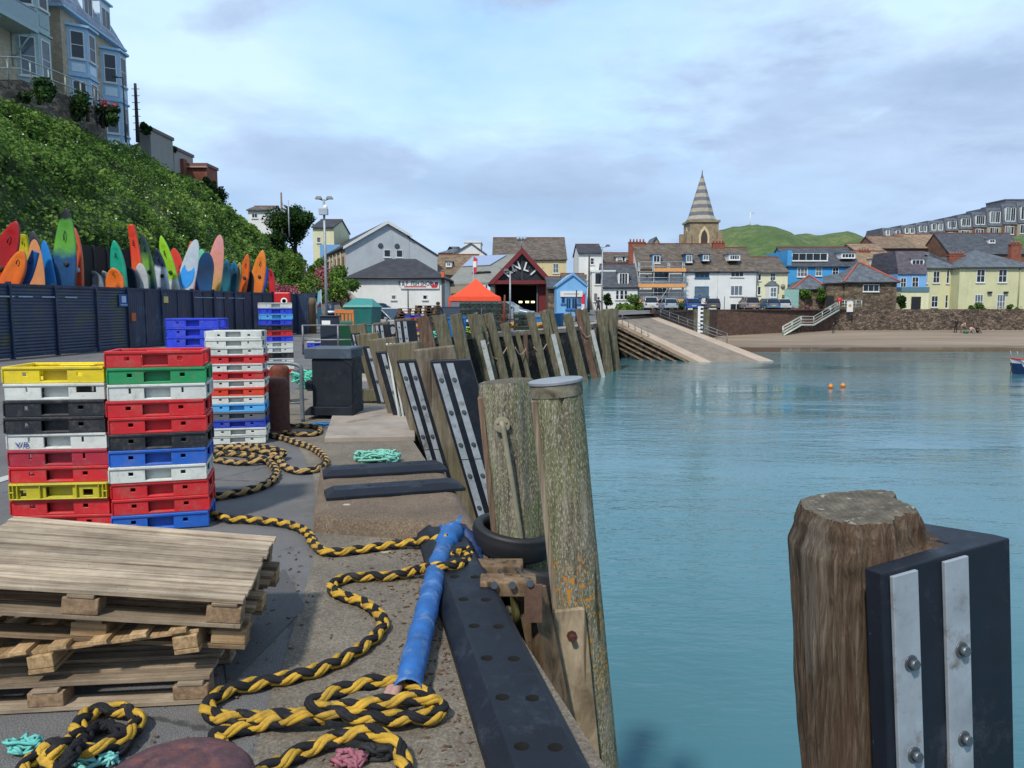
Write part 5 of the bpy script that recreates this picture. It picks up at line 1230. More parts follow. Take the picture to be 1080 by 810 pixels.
# ------------------------------------------------------------------ kayaks and boards
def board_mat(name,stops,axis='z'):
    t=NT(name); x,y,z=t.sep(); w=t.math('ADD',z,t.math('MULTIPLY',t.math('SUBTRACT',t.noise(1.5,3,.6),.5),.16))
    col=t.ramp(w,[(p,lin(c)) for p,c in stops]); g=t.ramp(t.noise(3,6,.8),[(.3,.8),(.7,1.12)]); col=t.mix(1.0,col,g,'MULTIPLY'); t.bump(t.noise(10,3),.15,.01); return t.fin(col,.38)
def fenceY(u): return 18.16/(-(u-540)/810+.1413)
def kayY(u,Y):
    g=np.interp(u,[20,70,150,220,290],[21,22.6,28,33,40.5]); return fenceY(u)+max(.5,.95+(Y-g)*.8)
def kayak(name,label,cat,ut,vt,ub,vb,wpx,Y,stops,kind='kayak',tip=1.0,yaw=0,extra=None,thick=.28,full=3.0):
    Y=kayY((ut+ub)/2 if ub>0 else ut,Y); top=at(ut,vt,Y+.3); bot=at(ub,min(vb,302),Y); Lv=(top-bot).length; kx=max(-.5,min(.5,(bot.x-top.x)/max(.3,top.z-bot.z)));
    base=Vector((min(top.x+kx*(top.z-.05),-18.155+.1413*Y-.38),Y,.05)); d=(top-base).normalized(); L_=(top-base).length; w=wpx/810*Y
    th=thing(name,label,cat,tuple(base),group='kayaks and boards stood on end behind the fence')
    xx=Vector((math.cos(yaw),math.sin(yaw),0)); xx=(xx-d*xx.dot(d)).normalized(); yy=d.cross(xx)
    M=Matrix(((xx.x,yy.x,d.x,0),(xx.y,yy.y,d.y,0),(xx.z,yy.z,d.z,0),(0,0,0,1)))
    m=MB(); rows=40; n=20; vs=[];fs=[]; TL=min(L_*.5,Lv*(.9 if kind=='board' else .68)*tip)
    for j in range(rows+1):
        f=j/rows; z=L_*(1-(1-f)**1.5) if f<1 else L_; s_=(L_-z)/TL
        q_=1 if s_>=1 else (1-(1-s_)**2)**.5 if kind=='board' else (1-(1-s_)**2)**.62
        q_=max(q_,.015 if kind!='blunt' else .55); 
        if kind=='blunt': q_=max(.62,min(1,.62+.38*s_))
        zb=z/L_; q2=min(1,.45+zb*2.2)
        for k in range(n):
            a=2*PI*k/n; c,s2=math.cos(a),math.sin(a)
            if kind=='board': x=w/2*q_*q2*c; y=.045*s2*max(q_,.2)-.10*max(0,1-s_)**2
            else:
                x=w/2*q_*q2*math.copysign(abs(c)**.8,c); y=thick*.5*s2*max(q_**.7,.12)
                if s2<0: y=-thick*.28*abs(s2)**.6*max(q_**.7,.12)*(1-.55*math.exp(-(c*3.0)**2)*(1 if s_>.25 else 0)) # moulded deck trough, facing camera
                y-=.12*max(0,1-s_)**2
            vs.append((x,y,z))
    for j in range(rows):
        for k in range(n): fs.append((j*n+k,j*n+(k+1)%n,(j+1)*n+(k+1)%n,(j+1)*n+k))
    fs.append(tuple(rows*n+k for k in range(n))); m.add(vs,fs,smooth=True,M=M)
    # stops given from the tip (0) downwards over the visible length
    o=m.build('hull',None,th); o.data.materials.clear()
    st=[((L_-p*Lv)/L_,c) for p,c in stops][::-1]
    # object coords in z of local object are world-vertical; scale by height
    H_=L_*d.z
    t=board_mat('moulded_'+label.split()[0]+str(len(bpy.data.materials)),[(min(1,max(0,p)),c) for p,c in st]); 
    # remap z by height
    for nd in t.node_tree.nodes:
        if nd.type=='SEPXYZ':
            for l in list(t.node_tree.links):
                if l.from_node==nd and l.from_socket.name=='Z':
                    to=l.to_socket; mm=t.node_tree.nodes.new('ShaderNodeMath'); mm.operation='DIVIDE'; mm.inputs[1].default_value=H_; t.node_tree.links.new(nd.outputs[2],mm.inputs[0]); t.node_tree.links.new(mm.outputs[0],to)
    o.data.materials.append(t)
    if kind!='board':
        m=MB(); m.tube([M@Vector((0,-thick*.30-.03,L_-.35*TL)),M@Vector((0,-thick*.34-.06,L_-.42*TL)),M@Vector((0,-thick*.30-.03,L_-.5*TL))],.018,6); m.build('toggle',pm('#17181a'),th)
        if Lv>1.6 and kind=='kayak':
            m=MB(); zc=L_-Lv*.72
            m.lathe([(.075,0),(.085,.015),(.06,.02),(.001,.02)],14,M=M@Matrix.Translation((w*.12,-thick*.28-.005,zc))@Matrix.Rotation(PI/2,4,'X')); m.build('hatch',pm('#1d1f22' if extra is None else extra),th)
    else:
        if extra:
            m=MB(); zc=L_-Lv*.70; hh=Lv*.28; pts=[]
            for k in range(18):
                a=2*PI*k/18; pts.append((w*.36*math.cos(a),zc-.1+hh*math.sin(a)))
            m.prism([(p[0],p[1]) for p in pts],'y',-.056,-.05,M=M); m.build('deck_pad',pm(extra,.7),th)
            m=MB(); m.box(-.02,.02,-.052,-.047,zc+hh,L_-Lv*.1,M=M); m.build('centre_stripe',pm('#2b78c4'),th)
    return th
OR,OR2='#c8501c','#d0702a'
KY=[
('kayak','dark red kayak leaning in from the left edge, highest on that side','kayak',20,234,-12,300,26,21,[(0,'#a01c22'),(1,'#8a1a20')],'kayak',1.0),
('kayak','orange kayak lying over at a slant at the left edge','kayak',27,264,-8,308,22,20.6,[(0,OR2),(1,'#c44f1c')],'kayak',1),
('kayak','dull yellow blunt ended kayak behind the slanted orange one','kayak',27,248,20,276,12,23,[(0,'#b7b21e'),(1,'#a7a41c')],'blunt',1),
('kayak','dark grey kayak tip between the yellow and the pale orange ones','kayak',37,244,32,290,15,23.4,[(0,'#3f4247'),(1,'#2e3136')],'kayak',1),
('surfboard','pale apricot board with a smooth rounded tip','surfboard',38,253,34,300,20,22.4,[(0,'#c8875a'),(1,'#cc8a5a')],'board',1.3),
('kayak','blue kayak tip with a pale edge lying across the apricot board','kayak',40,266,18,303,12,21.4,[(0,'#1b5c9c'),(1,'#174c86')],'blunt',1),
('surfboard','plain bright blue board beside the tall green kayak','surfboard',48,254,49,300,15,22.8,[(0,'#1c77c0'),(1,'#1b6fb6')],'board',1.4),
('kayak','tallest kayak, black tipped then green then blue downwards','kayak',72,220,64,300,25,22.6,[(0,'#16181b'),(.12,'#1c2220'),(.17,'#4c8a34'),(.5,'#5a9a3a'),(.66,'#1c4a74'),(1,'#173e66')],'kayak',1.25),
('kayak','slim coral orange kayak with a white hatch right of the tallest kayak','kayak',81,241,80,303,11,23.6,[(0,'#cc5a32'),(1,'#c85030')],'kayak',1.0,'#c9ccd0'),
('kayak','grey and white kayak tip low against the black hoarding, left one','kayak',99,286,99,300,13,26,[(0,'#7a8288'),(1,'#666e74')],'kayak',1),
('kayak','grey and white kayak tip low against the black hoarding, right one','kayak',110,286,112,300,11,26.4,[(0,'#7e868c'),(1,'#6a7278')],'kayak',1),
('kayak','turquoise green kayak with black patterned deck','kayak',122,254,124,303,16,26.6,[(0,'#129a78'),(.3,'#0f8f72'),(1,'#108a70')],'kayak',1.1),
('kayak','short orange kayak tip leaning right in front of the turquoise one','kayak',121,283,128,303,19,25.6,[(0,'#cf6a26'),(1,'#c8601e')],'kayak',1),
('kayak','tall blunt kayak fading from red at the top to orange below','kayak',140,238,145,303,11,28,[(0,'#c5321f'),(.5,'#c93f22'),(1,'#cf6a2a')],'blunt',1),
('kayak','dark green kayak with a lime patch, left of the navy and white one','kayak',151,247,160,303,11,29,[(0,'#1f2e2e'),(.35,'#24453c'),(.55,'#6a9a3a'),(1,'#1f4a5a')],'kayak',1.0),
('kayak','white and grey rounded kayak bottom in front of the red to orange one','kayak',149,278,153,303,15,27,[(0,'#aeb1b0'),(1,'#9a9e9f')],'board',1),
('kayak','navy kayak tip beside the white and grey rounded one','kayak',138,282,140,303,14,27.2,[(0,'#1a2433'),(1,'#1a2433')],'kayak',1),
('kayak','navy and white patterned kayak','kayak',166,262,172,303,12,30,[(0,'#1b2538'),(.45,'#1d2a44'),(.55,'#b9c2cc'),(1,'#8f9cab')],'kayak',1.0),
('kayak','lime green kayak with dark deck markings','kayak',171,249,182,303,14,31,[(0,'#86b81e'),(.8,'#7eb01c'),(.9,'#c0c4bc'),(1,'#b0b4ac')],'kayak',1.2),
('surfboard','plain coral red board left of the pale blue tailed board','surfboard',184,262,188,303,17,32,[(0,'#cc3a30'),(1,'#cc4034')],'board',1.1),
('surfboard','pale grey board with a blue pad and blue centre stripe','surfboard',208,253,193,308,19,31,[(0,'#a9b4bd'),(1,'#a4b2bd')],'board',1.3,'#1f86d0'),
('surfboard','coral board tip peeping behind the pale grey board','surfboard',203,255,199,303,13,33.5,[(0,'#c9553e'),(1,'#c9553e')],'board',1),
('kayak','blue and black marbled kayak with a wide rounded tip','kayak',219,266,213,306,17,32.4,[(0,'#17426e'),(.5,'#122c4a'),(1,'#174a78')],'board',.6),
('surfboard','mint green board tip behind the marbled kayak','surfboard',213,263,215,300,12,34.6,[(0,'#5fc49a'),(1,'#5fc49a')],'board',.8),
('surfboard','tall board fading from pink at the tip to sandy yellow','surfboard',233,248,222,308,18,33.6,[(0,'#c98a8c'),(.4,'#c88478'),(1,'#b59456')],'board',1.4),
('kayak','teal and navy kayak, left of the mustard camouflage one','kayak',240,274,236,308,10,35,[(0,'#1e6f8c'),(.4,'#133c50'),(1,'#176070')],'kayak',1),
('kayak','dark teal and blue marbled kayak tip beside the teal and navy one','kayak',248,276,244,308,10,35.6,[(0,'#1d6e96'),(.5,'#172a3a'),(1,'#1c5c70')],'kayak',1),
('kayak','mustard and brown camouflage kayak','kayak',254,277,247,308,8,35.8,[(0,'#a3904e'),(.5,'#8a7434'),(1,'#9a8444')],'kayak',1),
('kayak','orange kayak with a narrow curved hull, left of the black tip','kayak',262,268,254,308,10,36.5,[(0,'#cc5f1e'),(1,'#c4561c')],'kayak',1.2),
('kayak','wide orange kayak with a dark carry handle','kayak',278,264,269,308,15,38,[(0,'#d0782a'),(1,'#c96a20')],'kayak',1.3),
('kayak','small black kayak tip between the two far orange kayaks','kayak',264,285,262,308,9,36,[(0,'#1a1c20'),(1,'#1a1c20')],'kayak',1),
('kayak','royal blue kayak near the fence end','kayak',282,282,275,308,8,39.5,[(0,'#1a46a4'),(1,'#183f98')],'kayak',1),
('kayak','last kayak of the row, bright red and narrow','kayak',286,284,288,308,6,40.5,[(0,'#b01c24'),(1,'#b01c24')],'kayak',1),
]
for K_ in KY:
    nm,lab,cat,ut,vt,ub,vb,w,Y,st,kd,tipk=K_[:12]; kayak(nm,lab,cat,ut,vt,ub,vb,w*1.05,Y,st,kd,tipk,extra=K_[12] if len(K_)>12 else None)
# ------------------------------------------------------------------ houses
M_timw=pm('#c9cbc8',.6,var=.05); BLK=pm('#15171b',.6)
def window(m_parent,x0,x1,z0,z1,nx=2,nz=2,fr=None,y=0,d=.05,glass=None,M=None,fw=.06,sill=True,label=None,name='window'):
    fr=fr or M_timw; m=MB(); M=M or Matrix.Identity(4)
    w=fw
    m.box(x0,x0+w,y-d,y+.02,z0,z1,M=M); m.box(x1-w,x1,y-d,y+.02,z0,z1,M=M); m.box(x0+w,x1-w,y-d,y+.02,z0,z0+w,M=M); m.box(x0+w,x1-w,y-d,y+.02,z1-w,z1,M=M)
    for i in range(1,nx): xx=x0+(x1-x0)*i/nx; m.box(xx-w*.4,xx+w*.4,y-d*.8,y+.01,z0+w,z1-w,M=M)
    for i in range(1,nz): zz=z0+(z1-z0)*i/nz; m.box(x0+w,x1-w,y-d*.7,y+.01,zz-w*.35,zz+w*.35,M=M)
    if sill: m.box(x0-.08,x1+.08,y-d-.08,y,z0-.10,z0-.002,M=M)
    o=m.build(name,fr,m_parent); m=MB(); m.box(x0+w*.9,x1-w*.9,y-d*.4,y+.015,z0+w*.9,z1-w*.9,M=M); p=m.build('pane',glass or (M_curt if random.random()<.25 else M_glass),o); return o
def house(name,label,cat,u0,u1,ve,vb,Y,depth,roof,wallm,roofm,wins=(),group=None,yaw=0,chim=(),dorm=(),ov=.22,bury=2.0,barge=None,gutter=True,base=None):
    p0=at(u0,vb,Y); p1=at(u1,vb,Y); W=p1.x-p0.x; cx=(p0.x+p1.x)/2; zb=p0.z if base is None else base; ze=at(u0,ve,Y).z
    th=thing(name,label,cat,(cx,Y,zb),yaw,group); H=ze-zb; lx=lambda u:(u-540)/810*Y/math.cos(0)-cx
    def LX(u,yy=0): return at(u,vb,Y+yy).x-cx
    def LZ(v,yy=0): return at(540,v,Y+yy).z-zb
    m=MB(); m.box(-W/2,W/2,0,depth,-bury,H)
    kind=roof[0]
    if kind=='side':
        zr=LZ(roof[1],depth/2); m.prism([(0,H),(depth,H),(depth/2,zr)],'x',-W/2,W/2)
    elif kind=='front':
        za=LZ(roof[1]); ax=LX(roof[2]) if len(roof)>2 else 0; HR=LZ(roof[3]) if len(roof)>3 else H; m.prism([(-W/2,H),(W/2,H),(W/2,HR+.001),(ax,za)],'y',0,depth)
    m.build('wall',wallm,th)
    m=MB(); T=.14
    if kind=='side':
        zr=LZ(roof[1],depth/2); sl=(zr-H)/(depth/2)
        m.prism([(-ov,H-sl*ov+.02),(depth/2,zr+.02),(depth+ov,H-sl*ov+.02),(depth+ov,H-sl*ov+.02+T),(depth/2,zr+.03+T),(-ov,H-sl*ov+.02+T)],'x',-W/2-ov*.6,W/2+ov*.6)
        rf=m.build('roof',roofm,th)
        m=MB(); m.box(-W/2-ov*.6,W/2+ov*.6,depth/2-.1,depth/2+.1,zr+T-.02,zr+T+.12); m.build('ridge_tiles',pm('#6b3a2c'),rf)
    elif kind=='front':
        za=LZ(roof[1]); ax=LX(roof[2]) if len(roof)>2 else 0
        e=ov; HR=LZ(roof[3]) if len(roof)>3 else H
        zl=H-e*(za-H)/(ax+W/2); zr2=HR-e*(za-HR)/(W/2-ax)
        m.prism([(-W/2-e,zl+.02),(ax,za+.02),(W/2+e,zr2+.02),(W/2+e,zr2+.02+T),(ax,za+.03+T),(-W/2-e,zl+.02+T)],'y',-ov,depth+ov)
        rf=m.build('roof',roofm,th)
        if barge:
            m=MB(); bw=barge[1]; m.prism([(-W/2-e,zl+.02+T),(ax,za+.03+T+.02),(W/2+e,zr2+.02+T),(W/2+e,zr2+.02+T-bw),(ax,za+.03+T-bw*1.2),(-W/2-e,zl+.02+T-bw)],'y',-ov-.08,-ov-.01); m.build('barge_board',barge[0],rf)
    elif kind=='hip':
        zr=LZ(roof[1],depth/2); ins=roof[2]; e=ov; vs=[(-W/2-e,-e,H),(W/2+e,-e,H),(W/2+e,depth+e,H),(-W/2-e,depth+e,H),(-W/2+ins,depth/2,zr),(W/2-ins*(roof[3] if len(roof)>3 else 1),depth/2,zr)]
        vs+= [(x,y,z-.12) for x,y,z in vs[:4]]
        m.add(vs,[(0,1,5,4),(1,2,5),(2,3,4,5),(3,0,4),(6,7,1,0),(7,8,2,1),(8,9,3,2),(9,6,0,3),(9,8,7,6)]); rf=m.build('roof',roofm,th)
        if len(roof)>4:
            m=MB()
            for a,b in ((0,4),(1,5),(4,5)): m.tube([Vector(vs[a])+Vector((0,0,.04)),Vector(vs[b])+Vector((0,0,.05))],.11,6)
            m.build('ridge_tiles',roof[4],rf)
    elif kind=='mansard':
        zr=LZ(roof[1],.9); ins=.9; e=ov
        m.add([(-W/2,-e,H),(W/2,-e,H),(W/2,depth+e,H),(-W/2,depth+e,H),(-W/2,ins,zr),(W/2,ins,zr),(W/2,depth-ins,zr),(-W/2,depth-ins,zr)],[(0,3,2,1),(4,5,6,7),(0,1,5,4),(1,2,6,5),(2,3,7,6),(3,0,4,7)]); rf=m.build('roof',roofm,th)
    else:
        m.box(-W/2-.1,W/2+.1,-.1,depth+.1,H,H+.25); rf=m.build('roof',roofm,th)
    if gutter and kind in('side','hip'):
        m=MB(); m.tube([(-W/2-ov*.5,-ov-.06,H-.02),(W/2+ov*.5,-ov-.06,H-.02)],.07,6); m.build('gutter',pm('#3a3d42'),th)
    for wn_ in wins:
        a,b,c,d=wn_[:4]; nx,nz=(wn_[4],wn_[5]) if len(wn_)>5 else (2,2); fr=wn_[6] if len(wn_)>6 else None
        x0,x1=LX(a),LX(c); z1,z0=LZ(b),LZ(d); fw=max(.06,.055*min(x1-x0,z1-z0)*1.3); window(th,x0,x1,max(z0,-bury+.2),z1,nx,nz,fr,fw=fw)
    for dm in dorm:
        a,b,c,d=dm[:4]; yy=dm[4] if len(dm)>4 else .5; wm_=dm[5] if len(dm)>5 else M_timw; nx=dm[6] if len(dm)>6 else 2
        x0,x1=LX(a,yy),LX(c,yy); z1,z0=LZ(b,yy),LZ(d,yy); m=MB(); m.box(x0,x1,yy,yy+2.6,z0,z1); dr=m.build('dormer',wm_,rf)
        window(dr,x0+.12,x1-.12,z0+.12,z1-.1,nx,1,None,y=yy,fw=.08); 
        m=MB(); m.box(x0-.12,x1+.12,yy-.15,yy+2.7,z1,z1+.1); m.build('dormer_roof',pm('#5b6068'),dr)
    for cm in chim:
        u,vt,w=cm[:3]; yy=cm[3] if len(cm)>3 else depth/2; mt=cm[4] if len(cm)>4 else M_chim; x=LX(u,yy); zt=LZ(vt,yy); m=MB(); m.box(x-w/2,x+w/2,yy-.35,yy+.35,H-.3,zt-.35); m.box(x-w/2-.06,x+w/2+.06,yy-.41,yy+.41,zt-.5,zt-.35); c_=m.build('chimney',mt,th)
        n=max(1,int(w/.4)); 
        for k in range(n): m=MB(); xx=x-w/2+w*(k+.5)/n; m.cyl((xx,yy,zt-.36),(xx,yy,zt+.05),.11,8); m.build('chimney_pot',pm('#8a4a32'),c_)
    return th,LX,LZ,rf
M_chim=brick('chimney_brick','#7d3a28','#93503a','#6b5548',3)
MWh=render_wall('#d0d1cd'); MWg=render_wall('#a9b0b5'); MCr=render_wall('#c2b48c'); MCr2=render_wall('#cdcaa6'); MBl=render_wall('#3d8fc4'); MBl2=render_wall('#6d9cc8'); MPb=render_wall('#6fa3cf')
RS=slate('#3d4148'); RSb=slate('#554b40',1.0,.4); RSg=slate('#50565c'); RSbr=slate('#6d5a44'); RSd=slate('#2c2c30'); RSp=slate('#7c6750')
MBrick=brick('town_brick','#6a4a38','#7d5a44','#51443a',2.2); MStone=rubble('town_stone','#3f352b','#5f5140','#7b6b54','#3a3027',2.4); MYb=brick('yellow_brick','#ab9c82','#bcae94','#979080',3.2)
# white-grey big gabled hall and the fish shop in front of it
hs=[]
h,LX,LZ,rf=house('harbour_hall','big grey rendered hall with a long white edged gable behind the fish shop','building',366,433,261,328,89.3,26,('front',234,410,247),MWg,RSd,wins=[(406,263,413,271,1,1),(419,263,426,271,1,1)],barge=(M_timw,.3),bury=3,ov=.3,yaw=R(21))
for u in (402.5,420): m=MB(); x=LX(u); z=LZ(259); m.lathe([(.30,-.03),(.30,.05),(.22,.05)],18,M=Matrix.Translation((x,-.02,z))@Matrix.Rotation(PI/2,4,'X')); m.build('round_vent',pm('#39424b'),h)
m=MB(); m.prism([(LX(432),LZ(249)),(LX(464),LZ(268.5)),(LX(464),-3),(LX(432),-3)],'y',.05,16); m.build('side_wing',MWg,h)
m=MB(); m.prism([(LX(431.5),LZ(247.5)),(LX(465),LZ(267.5)),(LX(465),LZ(269)),(LX(431.5),LZ(249.2))],'y',-.1,16.2); m.build('wing_roof',RSd,h)
# long brick flank on the left (windows on the side wall)
Wl=-(LX(432)-LX(366))/2; m=MB(); m.box(Wl-.06,Wl-.004,.3,25.7,-3,LZ(262)-.15); m.build('brick_flank',MYb,h)
for k in range(8):
    y=1.6+k*3.1; Mr=Matrix.Translation((Wl-.06,y,0))@Matrix.Rotation(-PI/2,4,'Z'); z=LZ(262)
    window(h,-.5,.5,z-3.2,z-.9,2,2,pm('#7c5a40'),M=Mr,name='arched_window')
    m=MB(); m.cyl((Wl-.16,y+1.5,-1),(Wl-.16,y+1.5,z-.2),.06,6); m.build('drainpipe',pm('#a5a18f'),h)
h,LX,LZ,rf=house('fish_shop','low white fish shop with a dark hipped roof and a white name board','shop',368,467,293,328,72,9,('hip',273,3.0),MWh,RSd,wins=[(413,311,418,316,1,1),(446,311,451,316,1,1)],bury=2,ov=.35)
m=MB(); m.box(LX(423),LX(463.5),-.14,-.01,LZ(304.5),LZ(296)); sg=m.build('name_board',M_timw,h)
text('S & P  FISH SHOP',.58,pm('#27304f'),sg,((LX(424)+LX(453))/2,-.15,LZ(299.2)),(PI/2,0,0),.005,font_bold=True,xs=.72)
m=MB(); m.box(LX(427),LX(450),-.155,-.142,LZ(303),LZ(301.8)); m.build('red_line',pm('#b5352a'),sg)
m=MB(); 
m.prism([(LX(454),LZ(300)),(LX(456),LZ(303.5)),(LX(461),LZ(303.5)),(LX(463),LZ(299.5)),(LX(459),LZ(301)),(LX(458),LZ(298.5)),(LX(456.5),LZ(298.5)),(LX(456.5),LZ(300.4))],'y',-.16,-.142); m.build('boat_emblem',pm('#b5232a'),sg)
m=MB(); m.prism([(LX(453.5),LZ(298.5)),(LX(457.5),LZ(297.5)),(LX(457),LZ(299.5)),(LX(454),LZ(300))],'y',-.158,-.143); m.prism([(LX(459),LZ(300.8)),(LX(462.8),LZ(299.2)),(LX(462.8),LZ(297.6)),(LX(459),LZ(297.6))],'y',-.158,-.143); m.build('navy_emblem',pm('#1d2b55'),sg)
m=MB(); m.cyl((LX(430.5),-.06,-1),(LX(430.5),-.06,LZ(304.5)),.05,6); m.build('drainpipe',pm('#50575e'),h)
m=MB(); m.box(LX(466)-.0,LX(469),-.1,.3,-1,LZ(286)); m.build('corner_post',pm('#42464c'),h); m=MB(); m.box(LX(466),LX(469),-.25,-.11,LZ(293),LZ(287)); m.build('orange_sign',pm('#cc5a22'),h)
# lifeboat station
MRed=pm('#64181f',.6,var=.1)
p0=at(520,328,79); Wb=(at(582,328,79).x-p0.x); th=thing('lifeboat_station','lifeboat station with a dark red gable lettered RNLI over a big open doorway','lifeboat station',(p0.x+Wb/2,79,.85)); cx=p0.x+Wb/2; zb=.85
LX=lambda u,yy=0: at(u,328,79+yy).x-cx
LZ=lambda v,yy=0: at(540,v,79+yy).z-zb
ze=LZ(297); za=LZ(266.5); Dp=24
m=MB(); m.box(LX(519),LX(522),0,Dp,-1,ze); m.box(LX(578),LX(582),0,Dp,-1,ze); m.box(LX(519),LX(582),Dp,Dp+.3,-1,ze); m.build('wall',pm('#6f675a',.8),th)
m=MB(); m.prism([(LX(517),ze),(LX(583.5),ze),(LX(550.5),za)],'y',.15,.35); gw=m.build('gable',pm('#161a21',.6),th)
m=MB(); xl,xr,xa=LX(514.5),LX(585.5),LX(550.5); bw=.45
m.prism([(xl,ze-.25),(xa,za+.5),(xr,ze-.25),(xr-.62,ze-.25),(xa,za-.12),(xl+.62,ze-.25)],'y',-.35,.02); m.box(xl+.5,xr-.5,-.3,.1,ze-.25,ze+.12); m.build('gable_frame',MRed,th)
m=MB()
for u in (550.5,):
    m.box(LX(u)-.03,LX(u)+.03,.06,.14,ze+.1,za-.3)
for (ua,ub,vb_) in ((550.5,527,282.5),(550.5,573,282.5),(550.5,537,277),(550.5,562,276)):
    m.tube([(LX(ua),.10,ze+.1),(LX(ub),.10,LZ(vb_))],.03,4)
m.build('gable_ribs',pm('#4a5058'),th)
for ch,u,v,rot in (('R',535.5,287.5,0.9),('N',544.3,281.5,.35),('L',555.2,281.8,-.3),('I',562.5,287,-.85)):
    text(ch,1.25,M_timw,th,(LX(u),-.02,LZ(v)),(PI/2,-rot*1.0,0),.02,font_bold=True)
# roofs: left slope reaching low, right slope
m=MB(); xe=LX(500); zle=LZ(306)
m.add([(xl-.2,-.4,ze-.3),(xa,-.4,za+.6),(xa,Dp,za+.6),(LX(472),3.0,zle)],[(0,1,2,3)]) if False else None
m.add([(xl,.0,ze-.2),(xa,.0,za+.5),(xa,Dp+.5,za+.5),(xl,Dp+.5,ze-.2),(xl,.0,ze-.4),(xa,.0,za+.3),(xa,Dp+.5,za+.3),(xl,Dp+.5,ze-.4)],[(0,1,2,3),(7,6,5,4),(0,4,5,1),(2,6,7,3),(3,7,4,0),(1,5,6,2)])
m.add([(xr,.0,ze-.2),(xr,Dp+.5,ze-.2),(xa+.01,Dp+.5,za+.5),(xa+.01,.0,za+.5),(xr,.0,ze-.4),(xr,Dp+.5,ze-.4),(xa+.01,Dp+.5,za+.3),(xa+.01,.0,za+.3)],[(0,1,2,3),(7,6,5,4),(0,3,7,4),(2,1,5,6)])
m.build('roof',RSg,th)
# left lower hall with the long sheet roof and solar panel
xL=LX(468); m=MB(); m.box(xL+.6,xl+.1,2,Dp-2,-1,LZ(309)); m.build('side_hall',MCr,th)
m=MB(); m.add([(xL,1.2,LZ(306)),(xl+.8,1.2,LZ(296)),(xl+3.2,1.2+Dp*.8,LZ(280)+2.0),(xL+1.4,1.2+Dp*.8,LZ(292)+1.2)],[(0,1,2,3)]); 
m=MB(); A1=Vector((xL,1.2,LZ(300))); B1=Vector((xl+.5,1.2,LZ(297))); C1=Vector((LX(545,12),12,LZ(268,12))); D1=Vector((LX(498,12),12,LZ(270,12)))
m.add([A1,B1,C1,D1]+[p-Vector((0,0,.25)) for p in (A1,B1,C1,D1)],[(0,1,2,3),(7,6,5,4),(0,4,5,1),(1,5,6,2),(2,6,7,3),(3,7,4,0)]); sr=m.build('side_roof',plain('grey_sheet_roof','#76766f',.7,var=.15,scale=1),th)
m=MB(); q4=[D1.lerp(C1,.07).lerp(A1.lerp(B1,.07),.05),D1.lerp(C1,.80).lerp(A1.lerp(B1,.80),.05),D1.lerp(C1,.62).lerp(A1.lerp(B1,.62),.42),D1.lerp(C1,.02).lerp(A1.lerp(B1,.02),.42)]
up=Vector((0,-.05,.12)); m.add([p+up for p in q4]+[p+up*.3 for p in q4],[(0,1,2,3),(7,6,5,4),(0,4,5,1),(1,5,6,2),(2,6,7,3),(3,7,4,0)]); m.build('solar_panel',plain('solar_glass','#8693ad',.15,var=.1,bump=0),sr)
for k in range(3): m=MB(); a=A1.lerp(B1,.45+.13*k).lerp(D1.lerp(C1,.45+.13*k),.32); m.box(-.35,.35,-.2,.2,-.05,.1,M=Matrix.Translation(a+Vector((0,0,.1)))); m.build('roof_light',BLK,sr)
m=MB(); m.box(LX(521),LX(578.5),12,12.2,-.5,ze+.2); m.box(LX(522),LX(578),.4,12,ze-.25,ze-.05); m.box(LX(522),LX(523),.4,12,-.5,ze-.3); m.build('interior_shade',BLK,th)  # back wall, ceiling and side coloured black to stand for indoor shade
# doorway interior: doors, dark boat shape, yellow lights
m=MB(); m.box(LX(568),LX(580),.6,.7,-.2,ze-.3); m.build('folded_door',MRed,th); m=MB(); m.box(LX(566),LX(567.5),.4,.7,-.2,ze-.3); m.build('door_post',pm('#4d5057'),th)
m=MB(); m.box(LX(517.2),LX(521),-.1,.0,-.2,ze-.3); m.build('door_jamb',pm('#565045'),th)
m=MB(); 
for u in (549,556,562): m.box(LX(u-1.8,6),LX(u+1.8,6),6,6.1,LZ(319.5,6),LZ(317.5,6))
em=bpy.data.materials.new('door_lamp'); em.use_nodes=True; b_=em.node_tree.nodes['Principled BSDF']; b_.inputs['Emission Color'].default_value=(1,.95,.45,1); b_.inputs['Emission Strength'].default_value=1.6
m.build('bay_lamps',em,th)
m=MB(); m.tube([(LX(550),.1,za+.5),(LX(550),.1,za+1.6)],.05,6); m.tube([(LX(546.5),.1,za+1.2),(LX(553.5),.1,za+1.3)],.04,6)
for u in (546.5,553.5,550): m.lathe([(.02,0),(.18,.1),(.18,.3),(.05,.45)],8,M=Matrix.Translation((LX(u),.1,za+1.2)))
m.build('roof_lamp_cluster',M_galv,th)
# buildings around it
house('cottage','brown tiled cottage roof with a skylight between the hall and the lifeboat station','house',460,503,290,328,92,9,('side',270,),render_wall('#8d8677'),RSbr,wins=[(487,292,495,297,1,1)],dorm=[(470.5,276,477,282,1.2)],chim=())
house('white_house','white gabled house high behind the lifeboat station roof','house',479,512,268,300,108,8,('front',257,497),MWh,RSg,wins=[(484,271,490,276,1,1)],bury=3)
m=MB(); a=at(490,255,109); 
house('white_block','plain white block top showing over the white gabled house','building',490,507,256,290,114,6,('flat',),MWh,M_timw,bury=3)
house('grey_roofed_house','low grey hip roof left of the white gabled house','house',464,490,267,300,112,8,('hip',260,2.5),MWh,RSg,bury=3)
h,_,_,_=house('cream_hall','long cream hall with a dark grey roof and red ridge behind the lifeboat station','building',520,597,274,320,112,12,('side',252),MCr,RSb,wins=[(583,278,589,288,2,2),(560,278,565,288,2,2)],bury=3)
